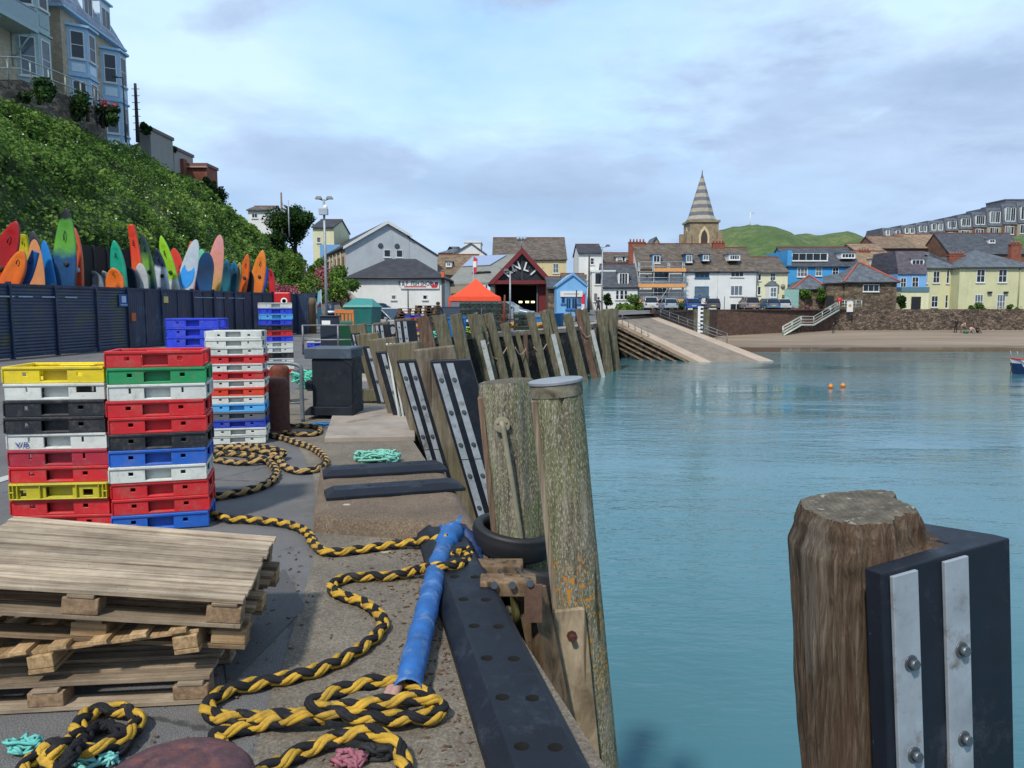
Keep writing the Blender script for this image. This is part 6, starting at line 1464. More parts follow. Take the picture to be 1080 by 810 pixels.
house('blue_shop','small pale blue shop with a steep gable and white name board','shop',587,619,302,329,70,9,('front',289.5,604),MPb,slate('#8fb3cf'),wins=[(592,312,596,320,1,1,pm('#2f6ea8')),(597,314,602,326,2,1,pm('#2f6ea8')),(603,314,608,326,2,1,pm('#2f6ea8')),(609,312,614,320,1,1,pm('#2f6ea8'))],bury=2,barge=(pm('#5e95c6'),.2),ov=.08)
o_=bpy.data.objects['blue_shop']; m=MB(); X0=at(591,300,70).x-o_.location.x; X1=at(614.5,300,70).x-o_.location.x; Z0=at(0,313,70).z-o_.location.z; Z1=at(0,307,70).z-o_.location.z; m.box(X0,X1,-.12,-.01,Z0,Z1); m.build('name_board',M_timw,o_); 
m=MB(); m.box(X0+.3,X1-.3,-.126,-.121,Z0+.2,Z1-.2); m.build('board_panel',pm('#9a9c96'),o_)
house('stone_store','grey stone lean-to between the lifeboat station and the blue shop','building',578,592,304,329,74,8,('side',294),MStone,RS,bury=2)
house('back_cottage','little brown roof peeping over the blue shop','house',594,618,300,328,96,8,('side',290),MWh,RSb,bury=2)
# white houses left of the scaffolding
h,_,_,_=house('white_terrace_house','tall narrow white house with a dark roof, furthest left of the harbour front','house',610,634,267,328,104,9,('side',259),MWh,RSd,wins=[(622,272,626,279,1,2),(613.5,289,619,295,2,1)],chim=[(619.5,265,1.6,4.5,MBrick)] )
house('white_terrace_house','white house with a red chimney and attic windows behind the harbour front','house',634,672,277,328,106,9,('side',268),MWh,RSb,wins=[(650,273.5,656,279,1,1),(659,273.5,663,279,1,1)],chim=[(640,266,1.3)],dorm=[(649,271,656,279.5,.3),(658,271,666,279.5,.3)])
house('white_terrace_house','white house with large dark balcony openings beside the lamp post','house',624,648,287,328,101,7,('flat',),MWh,M_timw,wins=[(627,287.5,634,300,1,1),(637,290,644,299,1,1),(626,309,630,318,1,1)])
h,_,_,_=house('white_cottage','white cottage with a steep slate roof and tall dormer by the scaffolding','house',636,672,303,330,98.6,7,('side',280),MWh,RS,wins=[(649,306,652.5,316,1,2),(653.5,306,657.5,316,1,2),(658,306,661.5,316,1,2),(652,322,661,330,2,1)],dorm=[(651.5,287,662.5,302,.4,M_timw,3)])
# scaffolded house
h,LX,LZ,rf=house('scaffolded_house','tall white house wrapped in scaffolding under a mossy brown roof','house',673,720.5,284,330,100,10,('side',258.5),MWh,RSb,wins=[(688,287,704,294,3,1,pm('#3d6f90')),(688,303,703,312,3,1),(680,290,683,294,1,1)],chim=[(670.5,252.5,2.2,5)],dorm=[(687,268.5,696,278.5,.8,pm('#4f86ad'),2)])
sc_=thing('scaffolding','steel scaffolding with orange planked lifts on the front of the white house','scaffolding',(h.location.x,98.6,1.05)); cx=h.location.x
SX=[(u-540)/810*98.7-cx for u in (673.5,688.5,704.5,720)]
for x in SX: m=MB(); m.cyl((x,.2,0),(x,.2,at(0,276,98.7).z-1.05),.06,6); m.cyl((x,1.1,0),(x,1.1,at(0,276,98.7).z-1.05),.06,6); m.build('standard',M_galv,sc_)
for v in (285.5,302,318):
    z=at(0,v,98.7).z-1.05; m=MB(); m.box(SX[0]-.2,SX[-1]+.2,.1,1.15,z-.15,z-.05); m.build('platform',pm('#8a7a62'),sc_)
    m=MB(); m.box(SX[0]-.2 if v!=285.5 else SX[1],SX[-1]+.2,.02,.09,z-.12,z+.32); m.build('toe_board',pm('#c98f55',.7),sc_)
    for dz in (.55,1.1):
        m=MB(); m.cyl((SX[0]-.3,.13,z+dz),(SX[-1]+.3,.13,z+dz),.045,6); m.build('ledger',M_galv,sc_)
m=MB(); m.cyl((SX[1],.1,0),(SX[2],.1,at(0,302,98.7).z-1.05),.045,6); m.build('brace',M_galv,sc_)
FRb=pm('#2f6488')
house('white_town_house','three storey white town house with blue framed windows right of the scaffolding','house',720.7,756,286.5,330,100,10,('side',258.5),MWh,RSb,wins=[(732,286.5,747,293,3,1,FRb),(732,302,747,312.5,3,2,FRb),(730,320,745,330,2,1)],dorm=[(721.5,268,729.5,277.5,.8,FRb),(739,268,747,275.5,.8,FRb)],chim=[(755.5,253,1.6,5)])
house('white_town_house','three storey white town house with white windows and a tall mossy roof','house',756.2,796.5,286.5,330,100,10,('side',262.5),MWh,RSb,wins=[(769.5,286,783,292,3,1),(769.5,301,782.5,312,3,1),(769.5,320,783,330,2,1)],dorm=[(767,268,779,275,.8,M_timw,4)])
# church
cY=128; c=at(737,330,cY); th=thing('church_tower','stone church tower with pointed belfry openings under a tall banded spire','church',(c.x,cY,1)); L_=lambda v: at(540,v,cY).z-1
MCh=brick('church_stone','#8a7a5e','#9c8c70','#6b604c',1.6); hw=(752.5-721)/2/810*cY; zt=L_(236)
m=MB(); m.box(-hw*.93,hw*.93,-hw*.93,hw*.93,0,zt); 
for sx in (-1,1):
    for sy in (-1,1): m.box(sx*hw-.45,sx*hw+.35 if sx<0 else sx*hw+.35,sy*hw-.4,sy*hw+.4,0,zt-1.5)
m.build('tower',MCh,th,bevel=.03); m=MB(); m.box(-hw*1.02,hw*1.02,-hw*1.02,hw*1.02,zt,zt+.35); m.build('parapet',MCh,th)
for (px_,py_,rz_) in ((0,-hw*.93,0),(-hw*.93,0,-PI/2),(hw*.93,0,PI/2)):
    Mx=Matrix.Translation((px_,py_,0))@Matrix.Rotation(rz_,4,'Z'); m=MB(); pts=[(-.8,zt-4.4),(-.8,zt-2)]+[(-.8+.8*math.sin(k*.26)*1.0*0+ .8*(k/5),zt-2+1.45*math.sin(k/5*PI/2)) for k in range(1,6)]+[(.8*(1-k/5)+0,zt-.55-1.45*(1-math.cos(k/5*PI/2))) for k in range(0,0)]
    pts=[(-.85,zt-4.6),(-.85,zt-2.2),(-.62,zt-1.3),(0,zt-.55),(.62,zt-1.3),(.85,zt-2.2),(.85,zt-4.6)]
    m.prism(pts,'y',-.06,-.005,M=Mx); w_=m.build('belfry_opening',pm('#c0ad86'),th); m=MB(); m.prism([(x*.62,zt-2.2+(z-(zt-2.2))*.72-.15) for x,z in pts],'y',-.1,-.062,M=Mx); m.build('louvre',pm('#3a2f25'),w_)
t=NT('banded_spire'); x,y,z=t.sep(t.tc.outputs['Object']); f=t.math('ADD',t.math('MULTIPLY',t.math('SINE',t.math('MULTIPLY',z,5.2)),.5),.5); col=t.ramp(f,[(.4,lin('#5f6168')),(.6,lin('#97907e'))]); g=t.ramp(t.noise(2,5,.8,vec=t.tc.outputs['Object']),[(.3,.75),(.7,1.2)]); col=t.mix(1.0,col,g,'MULTIPLY'); Msp=t.fin(col,.8)
za=L_(184); m=MB(); r0=hw*1.04; 
m.lathe([(r0,zt+.35),(r0*.80,zt+1.2),(r0*.70,zt+2.2),(.10,za)],8,M=Matrix.Rotation(PI/8,4,'Z'),smooth=False); m.build('spire',Msp,th); m=MB(); m.lathe([(.24,za-1.6),(.12,za-.1),(.03,L_(179))],6); m.build('finial',pm('#3b4036'),th)
m=MB(); g0=at(691,262,124)
house('church_nave','small pointed stone gable peeping above the brown roofs left of the spire','church',686,696,259,300,126,6,('front',250.5,691),MCh,RSg,bury=5,gutter=False)
# cream and blue houses to the right
h,LX,LZ,rf=house('cream_house','narrow cream house with a bay window next to the white town houses','house',797,829.5,287.5,330,101,9,('side',272.5),MCr2,RSb,wins=[(798,289,801.5,296,1,1),(811,288,816.5,296,2,2),(798,302,801.5,311,1,1),(798,318,810,330,2,1),(813,319,824,330,1,1)])
m=MB(); x0,x1,z0,z1=LX(806),LX(820),LZ(316),LZ(301); m.prism([(x0,0),(x0+.35,-.7),(x1-.35,-.7),(x1,0)],'z',z0,z1); b_=m.build('bay',M_timw,h); window(b_,x0+.45,x1-.45,z0+.3,z1-.25,2,2,None,y=-.7,fw=.09)
m=MB(); m.add([(x0-.15,0,z1),(x0+.3,-.85,z1),(x1-.3,-.85,z1),(x1+.15,0,z1),((x0+x1)/2,0,z1+.75)],[(0,1,2,3),(0,4,1),(1,4,2),(2,4,3),(0,3,4)]); m.build('bay_roof',RSg,b_)
m=MB(); m.lathe([(.3,0),(.25,.1),(.001,.12)],14,M=Matrix.Translation((LX(824.5),-.1,LZ(302)))@Matrix.Rotation(PI/2,4,'X')); m.build('satellite_dish',pm('#7b756c'),h)
h,LX,LZ,rf=house('blue_house','long bright blue house with white box dormers and a slate roof','house',829.7,905,281,330,104,9,('side',262),MBl,RS,wins=[(839,282,850,292,3,2),(858.5,282,865,291,2,2),(876,282,882.5,291,2,2)],dorm=[(832,266,871,276,.7,M_timw,5),(884.5,266.5,899.5,273,.7,M_timw,4)])
m=MB(); m.box(LX(828.6),LX(833),0,9,LZ(281),LZ(264)); m.build('end_gable',MBl,h)
house('blue_end_house','blue side wall with a chimney at the left end of the bright blue house','house',822,831,277,330,108,8,('flat',),MBl2,RS,chim=[(827,262,1.4,2,MBl2)],wins=())
house('pale_flat_block','pale blue parapet roof low in front of the hill','building',790,808,281,300,125,8,('flat',),render_wall('#7fb4d4'),M_timw)
# beach shelter: stone building with pyramid roof
h,LX,LZ,rf=house('beach_shelter','square brown stone shelter with a red edged pyramid roof above the beach wall','shelter',890,944.5,297.5,327,97.2,7,('hip',277.5,3.05,1.0,pm('#a34a30')),MStone,RSg,wins=[(909,300,926,307.5,3,1)],ov=.3)
m=MB(); m.box(LX(872),LX(890),.4,6,-1,LZ(299)); m.build('side_room',MStone,h); m=MB(); m.box(LX(872.5),LX(880),.2,.38,-.5,LZ(312)); m.build('dark_doorway',BLK,h)
m=MB(); m.add([(LX(868),.1,LZ(298)),(LX(890),.1,LZ(297.5)),(LX(896),4,LZ(287)),(LX(880),4,LZ(290))]+[(LX(868),.1,LZ(299)),(LX(890),.1,LZ(298.5)),(LX(896),4,LZ(288)),(LX(880),4,LZ(291))],[(0,1,2,3),(7,6,5,4),(0,4,5,1),(3,7,4,0),(2,6,7,3),(1,5,6,2)]); m.build('lower_roof',RSg,h)
house('garden_store','low stone store with a red ridged slate roof left of the beach shelter','outbuilding',836,872,305,328,98.5,6,('hip',291,3.0,.4,pm('#a34a30')),MStone,RSg,wins=())
m=MB(); 
# stone houses
house('stone_cottage','dark stone cottage with a white dormer right of the bright blue house','house',905,945,289,328,110,9,('side',266),MStone,RSp,dorm=[(919.5,273,934.5,284,.5,M_timw,3)],chim=[(908,262,1.6,4.5)])
h,LX,LZ,rf=house('blue_bay_house','pale blue house with arched ground windows and a slate mansard front','house',944.5,975,289,330,102,8,('mansard',265),MBl2,slate('#4f4a52'),wins=[(948,293,954,303,2,2),(960,292,967,303,2,2)],dorm=[(958,273,972,283,.3,M_timw,3)])
m=MB(); m.box(LX(944),LX(973),-1.4,0,LZ(308),LZ(303)); m.build('balcony',pm('#4f6f7c'),h); m=MB(); m.box(LX(944),LX(973),-1.3,-.1,0,LZ(308)); m.build('porch',MCr2,h); m=MB(); m.box(LX(955),LX(965),-1.34,-1.31,0,LZ(313)); m.build('porch_opening',BLK,h)
# cream hotel
MH=render_wall('#bdbb93')
h,LX,LZ,rf=house('cream_villa','big pale cream villa with a grey hipped roof facing the beach','house',1010,1092,282,328,101,11,('hip',264,5.0),MH,RSg,wins=[(1027.5,284,1036.5,298,2,2),(1050.5,284,1059.5,298,2,2),(1027,310.5,1036,326,3,2),(1050.5,310.5,1059.5,326,3,2)],chim=[(1066,254.5,1.4,4)],ov=.3)
m=MB(); x=LX(1072.7); m.cyl((x,-.08,0),(x,-.08,LZ(282)),.07,6); m.build('drainpipe',pm('#8b8a6c'),h)
for u in (1042,1059): m=MB(); xx=LX(u); m.box(xx-.25,xx+.25,-.3,-.02,LZ(309.5),LZ(307.5)); m.build('wall_lamp',BLK,h)
h,LX,LZ,rf=house('cream_villa_wing','set back left wing of the cream villa with tall narrow windows','house',974.5,1010.5,283,328,103,10,('hip',266,3.0),MH,RSg,wins=[(982,286,989,298.5,2,2),(981.5,312,988.5,324,2,2),(974.8,287,976.5,299,1,1),(996,285,999,299,1,2),(1004,285,1007.5,299,1,2),(996,311,999,325,1,2),(1004,311,1007.5,325,1,2)],chim=[(1005,266,2.2,3)])
rail('balustrade','low pale garden balustrade before the cream villa',[at(1022,328,98.6)*1.0,at(1078,328,98.6)*1.0],.55,2,16,.05,pm('#a5a384'))
for (u,lab) in ((1025,'left round green bush on the sea wall before the cream villa'),(1036,'second round green bush on the sea wall before the cream villa'),(1067,'right round green bush on the sea wall before the cream villa')):
    p=at(u,325,98); clump((p.x,p.y,p.z),.75,700,.22,'bush',LM,lab,'bush',trunk=False,zbase=1.0,lobes=4,seed=u)
# roofs behind
for i,(u0,u1,ve,vr,Y,lab,mt) in enumerate(((905,935,268,258,125,'brown roofed house below the left end of the hillside terrace',RSp),(925,965,262,250,132,'long brown roof stepping up below the hillside terrace',RSbr),(955,1012,262,248,135,'stone gabled building with a pale brown roof below the terrace',RSp),(1000,1080,268,247,128,'dark slate roofed house with a skylight right of the pale brown roof',RS))):
    house('town_house',lab,'house',u0,u1,ve,300,Y,10,('side',vr),MBrick if i!=2 else rubble('gable_stone','#5b4a34','#84694a','#9b8058','#4a3b2a',2),mt,wins=[(u0+(u1-u0)*.55,ve+4,u0+(u1-u0)*.55+5,ve+11,2,2)] if i>=1 else (),bury=6,dorm=[(1040,252,1047,257,2.2)] if i==3 else (),chim=[(1057,258,2.0,3),(1046,260,1.4,3)] if i==3 else ())
house('white_gabled_house','small white framed gable with a glazed roof left of the cream villa roof','house',988,1012,282,300,112,7,('front',272,1000),MWh,RSg,wins=[(993,277.5,1000,281,2,1)],barge=(M_timw,.25),bury=5)
# hillside terrace
RT=slate('#565b65',1.0,.2); MTW=render_wall('#8f8878')
TU=[930,950,965,978,995,1009,1024,1039,1055,1071,1090]; 
for i in range(len(TU)-1):
    u0,u1=TU[i],TU[i+1]; um=(u0+u1)/2; f=(um-930)/150; Y=190-2*f
    vr=float(np.interp(um,[930,1000,1034,1060,1090],[242,230.5,223,215,213])); ve=float(np.interp(um,[935,988,1024,1077,1090],[250.5,245,240.5,235.5,235])); 
    h,LX,LZ,rf=house('terrace_house',['leftmost','second','third','fourth','fifth','sixth','seventh','eighth','ninth','tenth and last'][i]+' house from the left in the mansard roofed terrace on the hill','house',u0,u1-.1,ve,ve+34,Y,10,('mansard',vr),MTW if i%2 else MBrick,RT,
      wins=[(u0+3,ve+1.5,u0+7+f*2,ve+7+f*4,2,1),(u1-8-f,ve+2,u1-3.5,ve+7+f*4,2,1)] if i>1 else [(u0+4,ve+1.5,u0+7,ve+6,1,1)],
      dorm=[(u0+2.5,vr+1.8+f*2,u0+6.5+f*2.5,ve-1.2-f*2,.0,M_timw,2),(u1-7-f*1.5,vr+2+f*2,u1-2.5,ve-1.2-f*2,.0,M_timw,2)],group='terrace houses on the hill',bury=14)
house('brick_block','plain brown block with a flat roof sticking up behind the terrace','building',1003,1029,229,260,196,8,('flat',),MBrick,pm('#8c7a5e'),bury=5)
house('slate_block','dark flat roofed attic block at the right end behind the terrace','building',1058,1090,211,250,197,8,('flat',),RT,RT,bury=5)
# ------------------------------------------------------------------ green hill with path and flag
t=NT('hill_grass'); v=t.tc.outputs['Object']; col=t.ramp(t.noise(.06,6,.7,vec=v),[(.35,lin('#3a4f26')),(.5,lin('#4f632f')),(.65,lin('#747245'))])
g=t.ramp(t.noise(.5,5,.75,vec=v),[(.4,0.),(.6,.75)]); col=t.mix(g,col,lin('#344c22')); t.bump(t.noise(.5,5,vec=v),.8,1.0); MHill=t.fin(col,.95)
def ridge(P,Y0,depth,name,toe=90):
    m=MB(); vs=[]; n=60; R_=10
    for i in range(n+1):
        u=P[0][0]+(P[-1][0]-P[0][0])*i/n; v=np.interp(u,[p[0] for p in P],[p[1] for p in P]); tp=at(u,v,Y0+depth)
        for j in range(R_+1):
            f=j/R_; y=Y0+depth*f; z=1+(tp.z-1)*(1-(1-f)**1.7)+ (noise.noise(Vector((u*.12,f*3,2)))*1.4*f*(1-f)*3 + noise.noise(Vector((u*.5,f*8,2)))*.5*(f<1)); vs.append((tp.x*(.9+.1*f),y,z))
        for j in (1,2): vs.append((tp.x,Y0+depth+40*j,tp.z*(1-.4*j)))
    K=R_+3; m.add(vs,[(i*K+j,(i+1)*K+j,(i+1)*K+j+1,i*K+j+1) for i in range(n) for j in range(K-1)],smooth=True); return m.build(name,MHill,kind='structure')
ridge([(680,275),(700,268),(730,256),(752,245),(770,240),(792,237.5),(805,240),(826,248),(845,256),(880,268),(930,285)],170,85,'hill')
ridge([(780,285),(808,262),(822,252),(835,248),(850,246),(862,249),(876,246),(890,244.5),(902,248),(915,256),(930,262),(970,262),(1100,262),(1250,262)],215,60,'hill_beyond')
ridge([(890,300),(930,272),(970,263),(1010,256),(1080,248),(1200,244),(1400,250)],136,30,'town_hill')
m=MB(); P=[at(808,277,200),at(811,271,212),at(810,265,222),at(815,259,232),at(822,253,240)]
p=at(791,239,252); th=thing('flagpole','white flagpole with a small flag on top of the green hill','flagpole',tuple(p)); m=MB(); m.cyl((0,0,-1),(0,0,4.6),.12,6); m.build('pole',M_timw,th); m=MB(); m.box(0,1.3,-.02,.02,4.0,4.6); m.build('flag',pm('#a9b2c2'),th)
# ------------------------------------------------------------------ vehicles
def car(label,u,vb,Y,rz,col,kind='hatch',group='cars parked by the harbour',sc_=1.0,z=None):
    p=at(u,vb,Y); zz=gz(Y) if z is None else z
    th=thing('parked_car',label,'car',(p.x,Y,zz),rz,group); th.scale=(sc_,sc_,sc_); Mc=plain('car_'+col.strip('#'),col,.25,.3,var=.05,bump=0)
    L=4.1; Wd=.86; tall=.0 if kind=='hatch' else .22
    body=[(-2.05,.32),(-1.98,.25),(2.0,.25),(2.05,.45),(2.0,.68),(1.25,.86+tall*.5),(-1.7,.92+tall*.5),(-2.05,.82)]
    m=MB(); m.prism(body,'y',-Wd,Wd); m.build('body',Mc,th,bevel=.07)
    cab=[(-1.95,.90+tall*.5),(-1.65,1.38+tall),(.15,1.42+tall),(1.05,.88+tall*.5)]
    m=MB(); vs=[(x,-Wd+.05,z_) if k in(0,3) else (x,-Wd+.2,z_) for k,(x,z_) in enumerate(cab)]+[(x,Wd-.05,z_) if k in(0,3) else (x,Wd-.2,z_) for k,(x,z_) in enumerate(cab)]
    m.add(vs,[(0,1,2,3),(7,6,5,4),(0,4,5,1),(1,5,6,2),(2,6,7,3),(3,7,4,0)]); m.build('windows',M_glass,th,bevel=.03)
    m=MB(); m.prism([(-1.72,1.36+tall),(-1.6,1.43+tall),(.1,1.47+tall),(.22,1.40+tall)],'y',-Wd+.18,Wd-.18); m.build('roof_panel',Mc,th,bevel=.03)
    for s_ in (-1,1):
        m=MB()
        for a,b in (((-1.97,.9+tall*.5),(-1.67,1.4+tall)),((-.6,.9+tall*.5),(-.6,1.42+tall)),((1.08,.88+tall*.5),(.17,1.43+tall))): m.tube([(a[0],s_*(Wd-.05),a[1]),(b[0],s_*(Wd-.19),b[1])],.035,4)
        m.build('pillar',Mc,th)
        for x in (-1.3,1.25):
            m=MB(); m.cyl((x,s_*(Wd-.2),.32),(x,s_*(Wd+.01),.32),.32,18); w=m.build('wheel',M_tyre,th); m=MB(); m.cyl((x,s_*(Wd+.005),.32),(x,s_*(Wd+.02),.32),.2,12); m.build('rim',M_galv,w)
        m=MB(); m.box(2.0,2.06,s_*.62-.16,s_*.62+.16,.58,.72); m.build('headlight',pm('#c4ccd2',.2),th)
        m=MB(); m.box(-2.08,-2.02,s_*.68-.1,s_*.68+.1,.62,.84); m.build('tail_light',pm('#8a1a1a',.3),th)
        m=MB(); m.cbox((.85,s_*(Wd+.08),.95+tall*.5),(.1,.16,.12)); m.build('mirror',Mc,th)
    m=MB(); m.box(2.04,2.065,-.26,.26,.38,.5); m.build('number_plate',pm('#c9c9b0'),th); m=MB(); m.box(-2.075,-2.05,-.26,.26,.5,.62); m.build('number_plate',pm('#c0a83a'),th)
    return th
car('silver car with its bonnet towards the quay, behind the teal container',408,338,41,R(-35),'#a9adb0')
car('navy pick-up sized car behind the silver bonnet and teal container',402,332,47,R(5),'#25344c','suv')
car('dark blue car facing the quay, left of the orange gazebo',474,333,47,R(-70),'#1f2c40')
car('grey blue car parked across the lifeboat station doorway',535,331,62,R(-20),'#8d9aa6')
car('white van like car furthest left behind the sea wall railing',684,326,97.5,R(90),'#c6c8c8','suv')
car('silver car behind the sea wall, below the scaffolding',702,326,96.8,R(100),'#9fb0be')
car('bright blue car behind the sea wall, below the blue framed windows',728,326,96.6,R(90),'#2465ac')
car('dark slate car behind the sea wall with two people beside it',751,326,97.3,R(80),'#4c5864')
car('taupe car seen from behind, below the white town houses',789,326,99,R(90),'#8b8484','suv')
car('steel blue car behind the sea wall before the cream house',809,326,98.5,R(95),'#5a7a92')
car('pale car behind the glass screen before the cream house',822,326,99.2,R(90),'#b4c0c6')
# ------------------------------------------------------------------ people
M_skin=pm('#a9745a',.6)
def person(name_label,pos,h,pose='stand',top='#222831',legs='#1c2230',hair='#2c2018',rz=0,cat='person',grp=None):
    k=h/1.7; P={}
    if pose=='stand':
        J=[(0,0,.92),(0,0,1.15),(0,0,1.42),(0,0,1.52),(0,-.01,1.62), (.10,0,.88),(.11,-.02,.48),(.11,.02,.07),(.11,-.12,.03),(-.10,0,.88),(-.12,.03,.48),(-.12,.06,.07),(-.12,-.07,.03),(.19,0,1.38),(.25,.02,1.12),(.24,-.08,.88),(-.19,0,1.38),(-.25,.02,1.12),(-.24,-.1,.9)]
    elif pose=='bend':
        J=[(0,0,.90),(0,-.15,1.08),(0,-.36,1.22),(0,-.45,1.24),(0,-.54,1.22),(.10,0,.88),(.11,-.02,.48),(.11,.05,.07),(.11,-.1,.03),(-.10,0,.88),(-.12,.03,.48),(-.12,.09,.07),(-.12,-.04,.03),(.18,-.36,1.18),(.2,-.42,.92),(.18,-.5,.7),(-.18,-.36,1.18),(-.2,-.42,.92),(-.18,-.48,.7)]
    else:
        J=[(0,.1,.14),(0,.12,.38),(0,.08,.64),(0,.06,.72),(0,.04,.82),(.10,.05,.12),(.14,-.28,.40),(.12,-.55,.08),(.12,-.68,.05),(-.10,.05,.12),(-.14,-.3,.38),(-.12,-.58,.08),(-.12,-.7,.05),(.18,.08,.60),(.25,-.08,.40),(.14,-.28,.38),(-.18,.08,.60),(-.25,-.08,.40),(-.14,-.28,.38)]
    Rr=[.15,.13,.15,.055,.10,.09,.06,.045,.04,.09,.06,.045,.04,.055,.042,.03,.055,.042,.03]
    E=[(0,1),(1,2),(2,3),(3,4),(0,5),(5,6),(6,7),(7,8),(0,9),(9,10),(10,11),(11,12),(2,13),(13,14),(14,15),(2,16),(16,17),(17,18)]
    th=thing('person',name_label,'person',pos,rz,grp); th.scale=(k,k,k)
    me=bpy.data.meshes.new('body'); me.from_pydata(J,E,[]); o=bpy.data.objects.new('body',me); C.objects.link(o)
    sk=o.modifiers.new('s','SKIN'); me.skin_vertices or None
    for i,v_ in enumerate(me.skin_vertices[0].data): v_.radius=(Rr[i],Rr[i]*.8 if i<3 else Rr[i]); v_.use_root=(i==0)
    o.modifiers.new('u','SUBSURF').levels=1; o.modifiers['u'].render_levels=1
    dg=bpy.context.evaluated_depsgraph_get(); dg.update(); m2=bpy.data.meshes.new_from_object(o.evaluated_get(dg)); bpy.data.objects.remove(o)
    o=bpy.data.objects.new('body',m2); C.objects.link(o); o.parent=th; m2.materials.clear()
    for c_ in (M_skin,pm(top,.8),pm(legs,.8)): m2.materials.append(c_)
    hd=Vector(J[4]); 
    for p in m2.polygons:
        c=p.center; p.use_smooth=True
        dl=min((c-Vector(J[i])).length for i in (6,7,8,10,11,12)); dt=min((c-Vector(J[i])).length for i in (1,2,13,14,16,17)); dh=(c-hd).length
        p.material_index=0 if dh<.16 or min((c-Vector(J[i])).length for i in (15,18))<.09 else 2 if (dl<dt and c.z<.9*1.0) or (pose!='sit' and c.z<.9) else 1
    m=MB(); m.lathe([(.02,.10),(.085,.07),(.112,.0),(.10,-.05),(.085,-.07)],12,M=Matrix.Translation(hd+Vector((0,.022,.03)))); m.build('hair',pm(hair,.8),th)
    return th
def pp(u,v,Y,z): a=at(u,v,Y); return (a.x,Y,z)
bz=lambda Y: float(np.interp(Y,[74,78,80.2,82.5,86,90,94,98],[-4,-3.3,-3.16,-2.98,-2.5,-2.0,-1.6,-1.35]))
person('person in black standing at the foot of the beach wall',pp(1008,348,93,0)[:2]+(bz(93),),1.65,'stand','#14161c','#14161c')
person('person in pale clothes bending beside the one in black on the beach',pp(1014,348,92.6,0)[:2]+(bz(92.6),),1.65,'bend','#a98a78','#6d5a50',rz=R(60))
person('person in a pink top sitting on the sand left of the last seated one',pp(1025,348,92.8,0)[:2]+(bz(92.8),),1.7,'sit','#b99a98','#6a6f78')
person('person in black sitting on the sand, rightmost of the beach group',pp(1031,348,92.8,0)[:2]+(bz(92.8),),1.7,'sit','#16181d','#1a1a20')
person('dark figure standing alone on the sand below the beach shelter',pp(879,346,92.5,0)[:2]+(bz(92.5),),1.3,'stand','#20242c','#1b1c22')
person('person in dark clothes beside the slate car behind the sea wall, left one',pp(738,326,96.3,0)[:2]+(1.02,),1.8,'stand','#22303f','#1c2230')
person('person in a dark cap beside the slate car behind the sea wall, right one',pp(746,326,96.6,0)[:2]+(1.02,),1.75,'stand','#1b222b','#1c2230')
person('person in dark clothes standing right of the pallet stack behind the piles',pp(462,330,42,0)[:2]+(0,),1.75,'stand','#1d2028','#20222a')
person('person in dark clothes at the side of the blue shop',pp(631,330,68,0)[:2]+(.58,),1.7,'stand','#2b2a33','#22232b')
p=at(1019,348,92.5); m=MB(); m.lathe([(.12,0),(.3,.05),(.32,.25),(.2,.34)],10); m.build('beach_bag',pm('#2c6a4a',.8),label='small green bag on the sand between the beach people',cat='bag').location=(p.x,92.5,bz(92.5))
# ------------------------------------------------------------------ gazebo
p=at(502,330,50); MO=plain('orange_canvas','#d8431c',.7,var=.08,bump=.2,bs=3,bd=.03); th=thing('gazebo','bright orange pop-up gazebo with a pointed canopy and clear side sheets','gazebo',(p.x,50,gz(50)))
w=1.6; zt=at(0,313,50).z-gz(50); zp=at(0,293.5,50).z-gz(50); m=MB(); vs=[];n=12
ring0=[(-w,-w),(w,-w),(w,w),(-w,w)]
for j in range(9):
    f=j/8; k=1-f
    for (x,y) in ring0: vs.append((x*k,y*k,zt+(zp-zt)*(f**1.35)))
fs=[(j*4+q,j*4+(q+1)%4,(j+1)*4+(q+1)%4,(j+1)*4+q) for j in range(8) for q in range(4)]; m.add(vs,fs)
m.add([(-w,-w,zt),(w,-w,zt),(w,w,zt),(-w,w,zt),(-w-.03,-w-.03,zt-.28),(w+.03,-w-.03,zt-.28),(w+.03,w+.03,zt-.28),(-w-.03,w+.03,zt-.28)],[(0,4,5,1),(1,5,6,2),(2,6,7,3),(3,7,4,0)]); o=m.build('canopy',MO,th); sd=o.modifiers.new('s','SOLIDIFY'); sd.thickness=.02
for (x,y) in ring0: m=MB(); m.box(x*.98-.06,x*.98+.06,y*.98-.06,y*.98+.06,0,zt-.2); m.build('leg',MO,th)
m=MB(); m.box(-w+.1,w-.1,-w+.02,-w+.05,.1,zt-.3); m.box(-w+.02,-w+.05,-w+.1,w-.1,.1,zt-.3); m.build('side_sheet',plain('clear_sheet','#6d7178',.35,var=.25,scale=2),th)
m=MB(); m.box(-.9,.9,-w*.86-.02,-w*.86,zt+.05,zt+.12,M=Matrix.Rotation(0,4,'X')); 
# flag pole with red/white banner behind the gazebo
def pole(name,label,u,v0,v1,Y,r,mat,cat,arms=()):
    a=at(u,v0,Y); zb=gz(Y) if v1 is None else at(u,v1,Y).z; th=thing(name,label,cat,(a.x,Y,zb)); m=MB(); m.tube([(0,0,0),(0,0,(a.z-zb)*.5),(0,0,a.z-zb)],[r*1.2,r,r*.8],8); m.build('pole',mat,th); return th,a.z-zb
th,H_=pole('flagpole','thin pole with a red and white pennant beside the gazebo peak',499,270,None,52,.04,M_galv,'flagpole'); m=MB(); m.add([(.02,0,H_),(.3,.0,H_-.2),(.22,.02,H_-1.1),(.02,0,H_-1.2)],[(0,1,2,3)]); o=m.build('pennant',pm('#b2303a'),th); o.modifiers.new('s','SOLIDIFY').thickness=.01
m=MB(); m.box(.0,.22,-.03,-.01,H_-.75,H_-.35); m.build('white_band',M_white,th)
